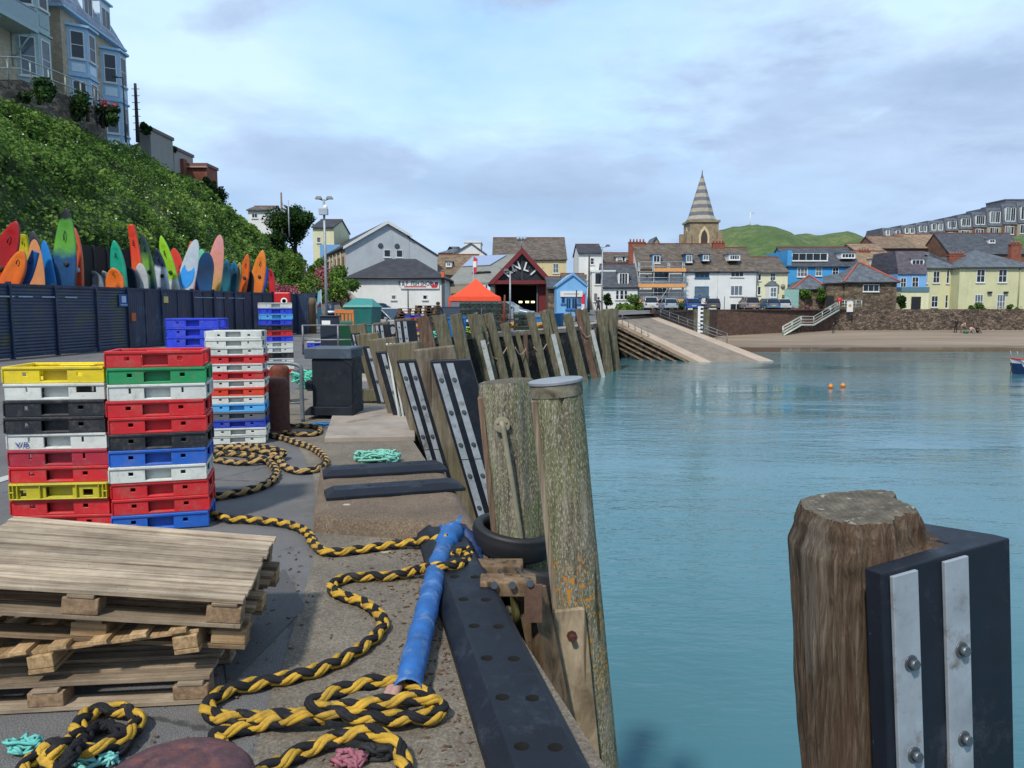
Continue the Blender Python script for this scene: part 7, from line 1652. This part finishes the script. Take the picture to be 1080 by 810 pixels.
# ------------------------------------------------------------------ lamps and poles
def floodlamp(label,u,v0,Y,arm=.5,r=.07,heads=2,zb=None):
    th,H_=pole('street_lamp',label,u,v0,None if zb is None else zb,Y,r,M_galv,'street lamp')
    for s_ in ((-1,1) if heads==2 else (1,)):
        m=MB(); m.tube([(0,0,H_-.1),(s_*arm,0,H_+.02)],.035,6); m.build('arm',M_galv,th); m=MB(); m.add([(s_*arm-.18,-.16,H_),(s_*arm+.22,-.16,H_),(s_*arm+.22,.16,H_),(s_*arm-.18,.16,H_),(s_*arm-.1,-.1,H_+.16),(s_*arm+.14,-.1,H_+.16),(s_*arm+.14,.1,H_+.16),(s_*arm-.1,.1,H_+.16)],[(0,3,2,1),(4,5,6,7),(0,1,5,4),(1,2,6,5),(2,3,7,6),(3,0,4,7)]); m.build('lamp_head',pm('#2f343a',.5),th)
    return th,H_
th,H_=floodlamp('tall grey lamp mast with floodlights and a camera in front of the hill road',341.5,210,46,.32,.08)
m=MB(); m.lathe([(.1,-.35),(.14,-.2),(.1,-.05)],10,M=Matrix.Translation((.1,-.1,H_-.3))); m.build('camera_dome',M_white,th); m=MB(); m.cbox((0,-.15,H_-.75),(.5,.3,.35)); m.build('control_box',pm('#9aa3ab'),th)
th,H_=floodlamp('grey lamp post with a two armed head in front of the lifeboat station',538,286,52,.28,.06)
floodlamp('tall lamp post with a wide T shaped head before the white houses',635.5,260,66,.42,.06)
pole('telegraph_pole','weathered wooden telegraph pole at the top of the hill road, left one',296.5,203,258,86,.12,pm('#6d6354',.9),'pole')
pole('mast','thin pale mast standing right of the telegraph pole',304,211,250,84,.07,M_galv,'mast')
pole('telegraph_pole','dark wooden pole standing left of the T headed lamp',621.5,268,None,80,.10,pm('#4a4038',.9),'pole')
# feather flags and boards
p=at(345,340,44); th=thing('banner_sign','tall pale teal feather banner on the road beside the lamp mast','banner',(p.x-.3,44,0)); m=MB(); m.cyl((0,0,0),(0,0,2.5),.03,6); m.build('pole',M_galv,th); m=MB(); m.prism([(.02,.4),(.02,2.5),(-.18,2.35),(-.25,1.6),(-.22,.5)],'y',-.012,.012); m.build('banner',pm('#6fa0b0',.7),th); m=MB(); m.box(-.18,-.03,-.02,-.014,1.5,1.7); m.build('red_patch',pm('#a94a4e'),th)
p=at(617,330,64); th=thing('banner_sign','red and white feather flag before the blue shop','banner',(p.x,64,.45)); m=MB(); m.cyl((0,0,0),(0,0,2.2),.03,6); m.build('pole',BLK,th); m=MB(); m.prism([(-.02,.5),(-.02,2.1),(-.2,2.1),(-.3,1.7),(-.3,.6)],'y',-.012,.012); m.build('banner',pm('#c4203a',.7),th); m=MB(); m.prism([(-.3,.45),(-.3,1.25),(-.05,1.25),(-.05,.45)],'y',-.02,-.014); m.build('white_patch',pm('#c9c4c4'),th)
pole('iron_post','slim dark iron post right of the blue shop window',608,306,None,60,.06,BLK,'post')
for (u,v0,v1,Y,lab) in ((329,314,346,43.5,'stubby wooden gatepost in the hill road, right one'),(325.5,318,346,44.5,'stubby mossy gatepost in the hill road, left one')):
    a=at(u,v0,Y); m=MB(); m.lathe([(.22,0),(.2,a.z*.8),(.23,a.z*.82),(.17,a.z)],10); m.build('gatepost',pm('#5d503f',.9,bump=.5),label=lab,cat='post').location=(a.x,Y,0)
# ------------------------------------------------------------------ lobster pots, pallets, tubs on the far quay
MPot=pm('#33423f',.85,var=.5,scale=30); 
def potmesh():
    m=MB(); 
    for x in (-.4,0,.4):
        m.tube([(x,-.24,0),(x,-.24,.22),(x,-.14,.38),(x,.14,.38),(x,.24,.22),(x,.24,0)],.025,5); m.tube([(x,-.24,.01),(x,.24,.01)],.02,4)
    for (y,z) in ((-.24,.02),(.24,.02),(-.24,.2),(.24,.2),(-.12,.38),(.12,.38),(0,.38),(0,.01)): m.tube([(-.42,y,z),(.42,y,z)],.018,4)
    for k in range(5): z=.08+k*.055; m.tube([(-.4,-.245,z),(.4,-.245,z)],.007,3)
    for k in range(7): x=-.36+k*.12; m.tube([(x,-.245,.02),(x,-.245,.3)],.007,3)
    m.box(-.41,.41,-.2,.2,.012,.03); m.prism([(-.21,.04),(-.21,.2),(-.12,.33),(.12,.33),(.21,.2),(.21,.04)],'x',-.36,-.03); m.prism([(-.21,.04),(-.21,.2),(-.12,.33),(.12,.33),(.21,.2),(.21,.04)],'x',.03,.36); return m
rr=random.Random(8); i=0; pot0=None
ordw=['bottom','second','third','fourth','fifth','topmost']; Mnet=pm('#29403c',.9)
for ci,u in enumerate((491,502,513,524,531,547,555)):
    nlev=5 if ci<4 else 4 if ci<5 else 3
    for k in range(nlev):
        Yp=45.8 if ci<5 else 47.5; p=at(u,340,Yp)
        if pot0 is None: o=potmesh().build('lobster_pot',MPot); pot0=o
        else: o=pot0.copy(); C.objects.link(o)
        o.location=(p.x+rr.uniform(-.03,.03),Yp+rr.uniform(-.05,.05),gz(Yp)+.02+k*.36); o.rotation_euler=(0,0,rr.uniform(-.12,.12)); o.scale=(.72,1,.92)
        tag(o,f"dark netted lobster pot, {ordw[k] if k<nlev-1 else 'topmost'} of the {['first','second','third','fourth','fifth','sixth','seventh'][ci]} column from the left on the far quay",'lobster pot','lobster pots stacked on the far quay')
# rusty crane post by the pots
p=at(532,330,44.5); m=MB(); m.tube([(0,0,0),(0,0,1.2),(.02,0,2.2)],[.1,.09,.05],8); m.box(-.16,.16,-.05,.05,.9,1.1); m.build('rusty_post',M_rust2,label='rusty iron post standing in front of the lobster pots',cat='post').location=(p.x,44.5,0)
# pallet pile far
Mfp=plain('far_pallet_wood','#5d4636',.9,var=.3,scale=6)
for col_,(u,n) in enumerate(((431,4),(449,7))):
    for k in range(n):
        p=at(u,340,41); m=MB()
        for y in (-.45,0,.45): m.box(-.58,.58,y-.06,y+.06,0,.02)
        for x in (-.5,0,.5): m.box(x-.07,x+.07,-.5,.5,.02,.12)
        for q_ in range(6): m.box(-.58,.58,-.48+q_*.17,-.38+q_*.17,.12,.145)
        z0=gz(41)+k*.15+(.85 if col_==0 else .55)
        o=m.build('pallet',Mfp,label=f"dark old pallet, {['lowest','second','third','fourth','fifth','sixth','topmost'][k] if k<n-1 else 'topmost'} in the {['left','right'][col_]} far pallet pile before the fish shop",cat='pallet',group='old pallets piled on the far quay'); o.location=(p.x+.02*k,41+rr.uniform(-.05,.05),z0); o.rotation_euler=(0,0,rr.uniform(-.15,.15))
for col_,(u,) in enumerate(((431,),(449,))):
    p=at(u,340,41); m=MB(); m.box(-.6,.6,-.5,.5,0,.84 if col_==0 else .54); o=m.build('timber_crate',pm('#3a2f28',.9),label=f"dark timber box under the {['left','right'][col_]} far pallet pile",cat='box'); o.location=(p.x,41,0)
stk=[('#b7a11c','yellow'),('#2b2a8c','violet blue'),('#c9b018','bright yellow'),('#1f2aa0','deep blue'),('#b02a2a','red'),('#b9a96a','straw coloured'),('#14161a','black'),('#b9491e','orange'),('#2a2f9c','indigo')]
p=at(434,345,35.5)
for k,(c_,nm) in enumerate(stk):
    me=crate_mesh(c_,.125,0); o=bpy.data.objects.new('fish_crate',me); C.objects.link(o); o.location=(p.x+.01*k,35.5,.0+k*.128); tag(o,f"{nm} crate in the mixed colour stack behind the reddish leaning pile",'fish crate','fish crates on the far quay')
def tub(label,u,vb,Y,w,h,col,round_=False):
    p=at(u,vb,Y); th=thing('blue_tub',label,'tub',(p.x,Y,gz(Y))); m=MB(); Mt_=plain('tub_'+col.strip('#'),col,.5,var=.12)
    if round_: m.lathe([(w*.45,0),(w*.5,h),(w*.53,h),(w*.53,h+.05),(w*.46,h+.05),(w*.44,h*.3)],28)
    else:
        m.add([(-w*.46,-.5,0),(w*.46,-.5,0),(w*.46,.5,0),(-w*.46,.5,0),(-w*.5,-.56,h),(w*.5,-.56,h),(w*.5,.56,h),(-w*.5,.56,h)],[(0,3,2,1),(0,1,5,4),(1,2,6,5),(2,3,7,6),(3,0,4,7)]); m.box(-w*.53,w*.53,-.6,-.55,h-.02,h+.06); m.box(-w*.53,w*.53,.55,.6,h-.02,h+.06); m.box(-w*.53,-w*.48,-.55,.55,h-.02,h+.06); m.box(w*.48,w*.53,-.55,.55,h-.02,h+.06); m.box(-w*.45,w*.45,-.48,.48,.1,.14)
    m.build('shell',Mt_,th); return th
tub('square blue tub behind the second and third bare piles',475,345,39.5,1.05,.95,'#1763a8'); tub('square blue tub overlapping the right side of the other square tub',483,345,39.8,.8,.95,'#1a6ab0')
tub('long low blue tub behind the lifeboat doorway piles',571,345,54,1.9,.55,'#2a72a8'); tub('round blue tub on the quay edge below the blue shop',587,345,52.5,1.0,.85,'#2b78b4',True)
tangle('net_pile','turquoise net heap spilling behind the bare piles left of the square blue tub',(at(454,350,37).x,37,0.02),.55,26,'#4cbba8',.03,21,'net',.35)
tangle('net_pile','green and yellow net heap behind the bare piles right of the blue tubs',(at(492,350,42).x,42,.02),.6,26,'#8cab52',.03,22,'net',.4)
tangle('net_pile','ochre rope heap beside the long low blue tub',(at(556,345,50).x,50,.1),.8,26,'#b58a48',.035,23,'rope',.35)
p=at(545,340,50); m=MB(); m.box(-.15,.15,-.08,.08,0,1.5); m.build('grey_post',pm('#9aa4a8',.6),label='flat pale grey post beside the grey blue car',cat='post').location=(p.x,50,.1)
# ------------------------------------------------------------------ beach stairs, railing, life ring post, small signs
th=thing('beach_stairs','long pale metal staircase with handrails climbing the wall from the beach','stairs',tuple(at(826,354,90))); MS=plain('stair_steel','#a8aea6',.5,.3,var=.15)
a=at(826,354,90.5); b=at(845,343,92.5); c_=at(858,343,93.2); d_=at(885,327,94.6)
for off in (Vector((0,0,0)),Vector((.35,1.3,0))):
    m=MB(); m.tube([a+off,b+off,c_+off,d_+off],.12,4); m.build('stringer',MS,th,world=True)
    for hgt in (.35,.7,1.05):
        m=MB(); m.tube([a+off+Vector((0,0,hgt)),b+off+Vector((0,0,hgt)),c_+off+Vector((0,0,hgt)),d_+off+Vector((0,0,hgt))],.04,5); m.build('handrail',MS,th,world=True)
    for p_ in (a,a.lerp(b,.5),b,c_,c_.lerp(d_,.33),c_.lerp(d_,.66),d_):
        m=MB(); m.cyl(p_+off,p_+off+Vector((0,0,1.08)),.045,6); m.build('post',MS,th,world=True)
m=MB()
for (p0_,p1_,n_) in ((a,b,8),(b,c_,4),(c_,d_,12)):
    for k in range(n_): q_=p0_.lerp(p1_,(k+.5)/n_); m.box(q_.x-.14,q_.x+.16,q_.y,q_.y+1.3,q_.z-.03,q_.z+.02)
m.build('treads',MS,th,world=True)
rail('handrail','pale railing on top of the wall between the stairs and the shelter',[(at(885,327,95).x,95.2,1.12),(at(910,327,95).x,95.4,1.12)],1.1,3,4,.04,MS)
p=at(884.5,327,95); th=thing('lifebuoy_post','red lifebuoy holder on a post at the head of the beach stairs','lifebuoy post',(p.x,94.9,1.1)); m=MB(); m.cyl((0,0,0),(0,0,1.0),.05,6); m.build('post',BLK,th); m=MB(); m.lathe([(.12,.75),(.3,.85),(.3,1.3),(.15,1.42)],12); m.build('housing',pm('#b01c20',.5),th)
p=at(896,327,94.8); th=thing('notice_board','white notice board with a yellow emblem on the railing by the shelter','notice',(p.x,94.75,.95)); m=MB(); m.box(-.38,.38,-.03,.03,-.15,1.15); m.build('board',M_timw,th); m=MB(); m.lathe([(.18,-.01),(.18,.01)],14,M=Matrix.Translation((0,-.04,.62))@Matrix.Rotation(PI/2,4,'X')); m.build('emblem',pm('#b4863a'),th)
p=at(760,326,97); th=thing('notice_board','tall white board standing right of the slate car','notice',(p.x,97,1.0)); m=MB(); m.box(-.4,.4,-.04,.04,0,1.55); m.build('board',M_timw,th)
m=MB(); m.box(-.5,-.42,-.06,.06,0,1.7); m.box(.42,.5,-.06,.06,0,1.7); m.build('frame',pm('#6f7a84'),th)
p=at(830,325,99.5); m=MB(); m.box(-.9,.9,-.04,.04,0,2.6); m.build('glass_screen',plain('pale_glass','#7fa39a',.15,var=.2,bump=0),label='pale green glass shelter screen between the cream house and the stone store',cat='screen').location=(p.x,98.0,1.0)
# plants in the town
def bush(u,v,Y,r,n,mat,lab,zb=None,sz=.25,cat='shrub'): p=at(u,v,Y); return clump((p.x,p.y,p.z),r,n,sz,'shrub',mat,lab,cat,trunk=True,zbase=zb if zb is not None else p.z-r,lobes=6,seed=int(u))
bush(640,316,93,.75,900,LM2,'small dark palm like bush before the white cottage',1.0)
bush(672,320,94,1.1,1400,LM,'green bush at the left of the slipway railing',1.0); bush(664,324,94,.8,800,LM3,'low yellowish shrub left of the green slipway bush',1.0); bush(716,322,97.5,.8,900,LM3,'yellow green shrub between the silver and blue cars',1.0); bush(655,327,93,.8,800,LM3,'low shrub row before the white cottage',.9)
bush(850,309,97.9,.9,1300,LM,'ivy spreading over the stone store wall, left part',1.0); bush(866,309,97.9,.9,1300,LM,'ivy spreading over the stone store wall, right part',1.0)
bush(951,319,98,1.0,1300,LM2,'dark green bush between the shelter and the pale blue house',1.0)
bush(838,326,97.5,.4,300,LMpink,'small pink flowers left of the store doorway',1.0,.15); bush(853,326,97.5,.45,300,LMpink,'small pink flowers in front of the stone store wall',1.0,.15)
p=at(858,318,98.4); m=MB(); m.box(at(836,0,98.4).x,at(889,0,98.4).x,98.2,98.45,.5,at(0,311,98.4).z); m.build('garden_wall',MStone,label='brown stone garden wall under the ivy beside the shelter',cat='wall')
m=MB(); m.box(at(841,0,98).x,at(847,0,98).x,98.1,98.19,1.0,at(0,313,98).z); m.build('wall_door',pm('#2a1d18'),label='dark door in the stone garden wall under the ivy',cat='door')
# ------------------------------------------------------------------ boat and buoys
p=gp(1071,394,WZ); th=thing('fishing_boat','small boat with a navy hull, white deck and red trim at the right edge','boat',(p.x+2.2,p.y,WZ),R(8)); 
def hull(z0,z1,k0,k1,L_=5.2):
    m=MB(); vs=[]; n=16
    for (z,k) in ((z0,k0),(z1,k1)):
        for sgn in (1,-1):
            for i in range(n+1):
                f=i/n; x=-L_/2+f*L_; w=(math.sin(min(1,f*1.6)*PI/2)**.8)*1.0*k; vs.append((x-(.35*(z-z0)/(z1-z0+.01) if f<.1 else 0),sgn*w,z+(.25*(1-f)**2 if z==z1 else 0)))
    N=n+1; fs=[]
    for i in range(n): fs+= [(i,i+1,2*N+i+1,2*N+i),(N+i+1,N+i,3*N+i,3*N+i+1)]
    fs+=[(n,N+n,3*N+n,2*N+n),tuple(list(range(2*N,3*N))+list(range(4*N-1,3*N-1,-1)))]; m.add(vs,fs); return m
hull(-.3,.55,.55,.95).build('hull',pm('#14284a',.35),th); hull(.5,.82,.95,1.02).build('gunwale',pm('#c4c8ca',.4),th)
m=MB(); m.tube([(-2.9,0,1.12),(-2.2,.6,1.02),(-1.2,.95,.98)],.06,6); m.tube([(-2.9,0,1.12),(-2.2,-.6,1.02),(-1.2,-.95,.98)],.06,6); m.build('red_trim',pm('#b5332c'),th)
m=MB(); m.box(.1,1.8,-.6,.6,.8,1.7); m.build('wheelhouse',M_timw,th,bevel=.05); m=MB(); m.box(.06,.1,-.5,.5,1.2,1.6); m.build('windscreen',M_glass,th)
for y in (-.3,.3): m=MB(); m.tube([(-2.5,y,1.0),(-2.7,y,1.6)],.02,5); m.build('rod',M_galv,th)
m=MB(); m.tube([(-2.85,-.05,.7),(-2.9,-.1,-.2)],.025,5); m.build('mooring_line',M_rust,th)
for (u,v,lab) in ((876,408.5,'left of the two small orange mooring buoys'),(889,407.5,'right of the two small orange mooring buoys')):
    p=gp(u,v,WZ+.05); th=thing('mooring_buoy',lab,'buoy',tuple(p),group='orange mooring buoys'); th.scale=(.72,.72,.72); m=MB(); m.lathe([(.01,-.15),(.13,-.08),(.2,.05),(.16,.2),(.05,.27),(.03,.33)],14); m.build('float',pm('#d07a1c',.4),th); m=MB(); m.lathe([(.05,.28),(.07,.30),(.05,.33)],10); m.build('eye',M_galv,th)
# ------------------------------------------------------------------ hill road edges and buildings on the ridge
m=MB(); P=[(-9.4,46,1.0),(-10.4,52,1.6),(-13.4,62,2.6),(-18.4,80,4.2),(-23.4,100,7.0)]
for (a,b) in zip(P,P[1:]):
    vs=[(a[0],a[1],-1),(b[0],b[1],-1),(b[0]+.45,b[1],-1),(a[0]+.45,a[1],-1)]; vs+=[(x,y,(a[2] if i in (0,3) else b[2])) for i,(x,y,z) in enumerate(vs)]; m.add(vs,[(0,3,2,1),(4,5,6,7),(0,1,5,4),(2,3,7,6),(1,2,6,5),(3,0,4,7)])
m.build('retaining_wall',rubble('road_wall_stone','#473c32','#6a5a4a','#8a7a66','#3a3028',2.2),label='stone retaining wall down the right side of the hill road',cat='wall')
m=MB()
for (a,b) in zip(P,P[1:]): m.tube([(a[0]+.22,a[1],a[2]),(b[0]+.22,b[1],b[2])],.26,4)
m.build('wall_coping',M_slab,label='pale coping along the stone wall of the hill road',cat='wall coping')
def bush2(u,v,Y,r,n,mat,lab,sz=.22): return bush(u,v,Y,r,n,mat,lab,None,sz)
bush2(352,300,58,1.3,2200,LM,'green shrub spilling over the hill road wall nearest the lamp mast'); bush2(344,296,66,1.2,1600,LMpink,'pink flowering shrub on the hill road wall'); bush2(357,293,64,1.1,1500,LM3,'pale green shrub right of the pink flowers on the hill road wall'); bush2(350,287,76,1.4,1700,LM,'green shrub further up the hill road wall',.28)
bush2(334,288,82,1.2,1400,LMpink,'second pink flowering shrub far up the hill road wall',.25)
bush2(306,318,46,1.1,1800,LMpink,'pink flowers at the foot of the bank behind the fence end',.14); bush2(316,300,56,1.5,3000,LM,'rounded green bush at the right end of the bank',.2); bush2(322,286,70,1.6,2800,LM,'rounded green hedge above the hill road',.22)
house('road_cottage','small white cottage with a dark roof glimpsed at the top of the hill road','cottage',318,333,302,312,112,6,('side',292),MWh,RSb,bury=12,wins=[(321,304,325,309,1,1)])
house('pale_tall_house','tall pale house with a blue base standing right of the evergreen tree','house',331,353,240,286,104,10,('side',233),MCr2,RSd,bury=12,wins=[(335,250,339,256,1,1)])
o_=bpy.data.objects['pale_tall_house']; zz=at(0,258,104).z-o_.location.z; m=MB(); m.box(at(331,0,104).x-o_.location.x-.02,at(353,0,104).x-o_.location.x+.02,-.05,-.01,-8,zz); m.build('blue_base',MBl2,o_)
# upper left houses
MSeaG=pm('#93a9a8',.6,var=.1); MBb=pm('#93b4cd',.55,var=.1); MBb2=pm('#c2d3dd',.6,var=.1)
def bay(parent,M,y0,w,d,z0,z1,levels,frm,panel,roofm):
    # canted bay: local frame x = out of facade, y along facade
    m=MB(); pl=[(0,y0),(d,y0+w*.25),(d,y0+w*.75),(0,y0+w)]; m.prism(pl,'z',z0,z1,M=M); b_=m.build('bay',frm,parent)
    H_=(z1-z0)/levels
    segs=[(pl[0],pl[1]),(pl[1],pl[2]),(pl[2],pl[3])]
    for L_ in range(levels):
        zb=z0+L_*H_
        for (a,b) in segs:
            dv=Vector((b[0]-a[0],b[1]-a[1],0)); ln=dv.length; dv.normalize(); nn=Vector((dv.y,-dv.x,0))
            Mx=M@Matrix(((dv.x,-nn.x,0,a[0]),(dv.y,-nn.y,0,a[1]),(0,0,1,0),(0,0,0,1)))
            window(b_,ln*.14,ln*.86,zb+H_*.36,zb+H_*.92,1,2,M_timw,M=Mx,fw=.07,sill=True)
            m=MB(); m.box(ln*.15,ln*.85,-.03,-.002,zb+H_*.10,zb+H_*.27,M=Mx); m.build('bay_panel',panel,b_)
            m=MB(); m.box(-.05,ln+.05,-.12,0,zb-.02,zb+.09,M=Mx); m.build('bay_cornice',frm,b_)
    m=MB(); e=.22; m.prism([(0,y0-e),(d+e,y0+w*.25-e*.4),(d+e,y0+w*.75+e*.4),(0,y0+w+e)],'z',z1,z1+.16,M=M); m.build('bay_roof',roofm,b_)
    return b_
def ridge_house(label,x0,y0,x1,y1,zb,ze,zr,depth,wm_,mans,bays,dorms,near_wall=True):
    # facade line from near (x0,y0) to far (x1,y1); building extends to -x
    dv=Vector((x1-x0,y1-y0,0)); L_=dv.length; ang=math.atan2(dv.y,dv.x)-PI/2
    th=thing('ridge_house',label,'house',(x0,y0,zb),ang); H=ze-zb; M=Matrix.Identity(4)
    m=MB(); m.box(-depth,0,0,L_,-4,H); m.build('wall',wm_,th)
    ins=1.5; hr=zr-zb; e=.35
    m=MB(); m.add([(-depth-e,-e,H),(e,-e,H),(e,L_+e,H),(-depth-e,L_+e,H),(-depth+ins,ins*.55,hr),(-ins,ins*.55,hr),(-ins,L_-ins*.55,hr),(-depth+ins,L_-ins*.55,hr)],[(0,3,2,1),(4,5,6,7),(0,1,5,4),(1,2,6,5),(2,3,7,6),(3,0,4,7)]); rf=m.build('roof',mans,th)
    m=MB(); m.box(-depth-e-.05,e+.08,-e-.05,L_+e+.05,H-.16,H-.01); m.build('eaves',MBb if 'blue' in label else MSeaG,th)
    m=MB(); m.box(-depth+ins-.1,-ins+.12,ins*.55-.1,L_-ins*.55+.1,hr,hr+.14); m.build('roof_edge',MBb if 'blue' in label else MSeaG,rf)
    for (y,w,d,z0,z1,lv) in bays: bay(th,M,y,w,d,z0,z1,lv,MBb if 'blue' in label else MSeaG,MBb2 if 'blue' in label else pm('#8ba0a0'),MBb if 'blue' in label else MSeaG)
    for (y,w,z0,z1) in dorms:
        m=MB(); m.box(-1.6,-.15,y,y+w,z0,z1); d_=m.build('dormer',MBb2 if 'blue' in label else MSeaG,rf); Mx=Matrix.Translation((-.15,y,0))@Matrix.Rotation(PI/2,4,'Z')
        window(d_,.15,w-.15,z0+.25,z1-.45,2,1,M_timw,M=Mx,fw=.07); m=MB(); m.box(-1.7,.05,y-.12,y+w+.12,z1,z1+.12); m.build('dormer_roof',MBb,d_)
    return th
bx0=at(66,60,53).x; bx1=at(126,60,61.5).x
ridge_house('yellow brick house with blue bays and a slate mansard roof on the ridge',bx0,53,bx1,61.5,13.6,21.3,25.0,9,MYb,slate('#848d9b'),[(.7,2.5,1.0,0.2,6.7,2),(5.4,2.5,1.0,-.6,6.7,2)],[(.6,1.3,8.4,10.4),(3.4,1.5,8.2,10.6),(6.0,1.6,8.2,10.4)])
cx0=at(-30,60,44).x; cx1=at(47,60,50.5).x
th=ridge_house('yellow brick house with grey green bays and a balcony at the top left corner',cx0,43.5,cx1,50.5,13.6,22.6,26,9,MYb,slate('#848d9b'),[(4.3,2.4,1.0,.3,8.6,2)],[])
m=MB(); m.box(0,1.5,.5,4.2,4.1,4.3); m.build('balcony_deck',MSeaG,th); m=MB(); m.box(1.42,1.46,.5,4.2,4.3,5.3); m.build('glass_panel',plain('balcony_glass','#7d9296',.1,var=.1,bump=0),th)
m=MB(); m.tube([(1.45,.5,5.35),(1.45,4.2,5.35)],.04,6); m.build('balcony_rail',M_galv,th)
for y in (1.2,3.9): m=MB(); m.tube([(0.05,y,2.6),(1.3,y,4.1)],.06,4); m.tube([(.05,y,2.2),(.05,y,4.1)],.06,4); m.build('bracket',MSeaG,th)
# parapet wall and railings along the crest
Wp=[at(-20,84,40),at(22,84,42.5),at(60,97,46),at(100,112,50.5),at(112,124,54)]
m=MB()
for (a,b) in zip(Wp,Wp[1:]):
    vs=[(a.x,a.y,a.z-2.6),(b.x,b.y,b.z-2.6),(b.x-.5,b.y,b.z-2.6),(a.x-.5,a.y,a.z-2.6),(a.x,a.y,a.z),(b.x,b.y,b.z),(b.x-.5,b.y,b.z),(a.x-.5,a.y,a.z)]; m.add(vs,[(0,3,2,1),(4,5,6,7),(0,1,5,4),(2,3,7,6),(1,2,6,5),(3,0,4,7)])
m.build('terrace_wall',rubble('ridge_wall','#3f3932','#6a5d4e','#8b7d68','#332c25',2.6),label='rough stone terrace wall along the top of the bank below the houses',cat='wall')
rail('handrail','thin pale railing on the terrace wall below the ridge houses',[tuple(p) for p in Wp],1.15,2,8,.035,pm('#8c948c'))
p=at(128,140,58); th,H_=pole('street_lamp','tall thin street lamp with a short arm right of the blue bayed house',129.5,82,150,58,.06,pm('#3c4650'),'street lamp'); m=MB(); m.tube([(0,0,H_),(-.5,0,H_+.05)],.04,6); m.box(-.8,-.4,-.1,.1,H_,H_+.1); m.build('lamp_head',pm('#3c4650'),th)
th,H_=pole('telegraph_pole','dark telegraph pole with steps standing alone right of the street lamp',142.5,88,150,60,.13,pm('#332e2a',.9),'pole'); m=MB()
for k in range(7): m.tube([(-.3,0,H_-.4-k*.5),(.3,0,H_-.4-k*.5)],.025,4)
m.build('steps',M_galvg,th)
house('ridge_outhouse','grey rendered gatehouse with plants on its flat top right of the telegraph pole','building',146,159.5,137,160,62,4,('flat',),render_wall('#8d8a83'),pm('#5b5148'),bury=4)
house('ridge_outhouse','small grey chimney block beyond the sloping ridge roof','building',174,184,157,175,68,4,('flat',),render_wall('#97938c'),pm('#5b5148'),bury=5)
a=at(158,146,64); b=at(184,166,70); m=MB(); m.add([(a.x,a.y,a.z),(b.x,b.y,b.z),(b.x-2.6,b.y+1,b.z-.6),(a.x-2.6,a.y+1,a.z-.6),(a.x,a.y,a.z-2),(b.x,b.y,b.z-2),(b.x-2.6,b.y+1,b.z-2.2),(a.x-2.6,a.y+1,a.z-2.2)],[(0,1,2,3),(7,6,5,4),(0,4,5,1),(1,5,6,2),(2,6,7,3),(3,7,4,0)]); m.build('sloping_shed',RSd,label='dark roofed shed stepping down the ridge between the two grey blocks',cat='shed')
MRb=brick('ridge_red_brick','#7c3f2e','#8f4f3b','#5f4a3e',2.6)
h,LX,LZ,rf=house('red_brick_house','red brick house with a white sash window peeping over the bank','house',183,219,175,206,70,2.5,('flat',),MRb,pm('#6b4338'),wins=[(206,191,215,200,3,2)],bury=5)
m=MB(); m.box(LX(181),LX(199),-.8,0,-4,LZ(169)); m.build('corner_bay',MRb,h); m=MB(); m.box(LX(182.5),LX(220),-.25,.1,LZ(177),LZ(175.5)); m.build('string_course',pm('#a08a78'),h)
for (u,v,lab) in ((218,196,'round shrub in front of the red brick house'),(108,120,'dark shrub growing on the terrace wall by the blue bays'),(92,112,'leafy shrub on the terrace wall under the yellow brick house'),(40,92,'shrub growing over the left end of the terrace wall'),(152,136,'tufts of plants on top of the grey gatehouse'),(180,160,'small plant on the ridge by the far grey block'),(232,206,'bushy end of the bank beyond the red brick house')):
    Yq={218:68,108:51,92:48,40:42,152:61,180:68,232:72}[u]; bush2(u,v,Yq,.9 if u not in(152,180) else .45,900,LM if u%2 else LM2,lab,.22)
bush2(113,113,51,.5,400,LMpink,'pink flowering plant by the blue bayed house',.14)
house('white_block_far','white building block seen between the bank and the telegraph pole','building',262,286,222,240,100,6,('side',219),MWh,RSb,bury=8,wins=[(266,225,272,230,2,1)])
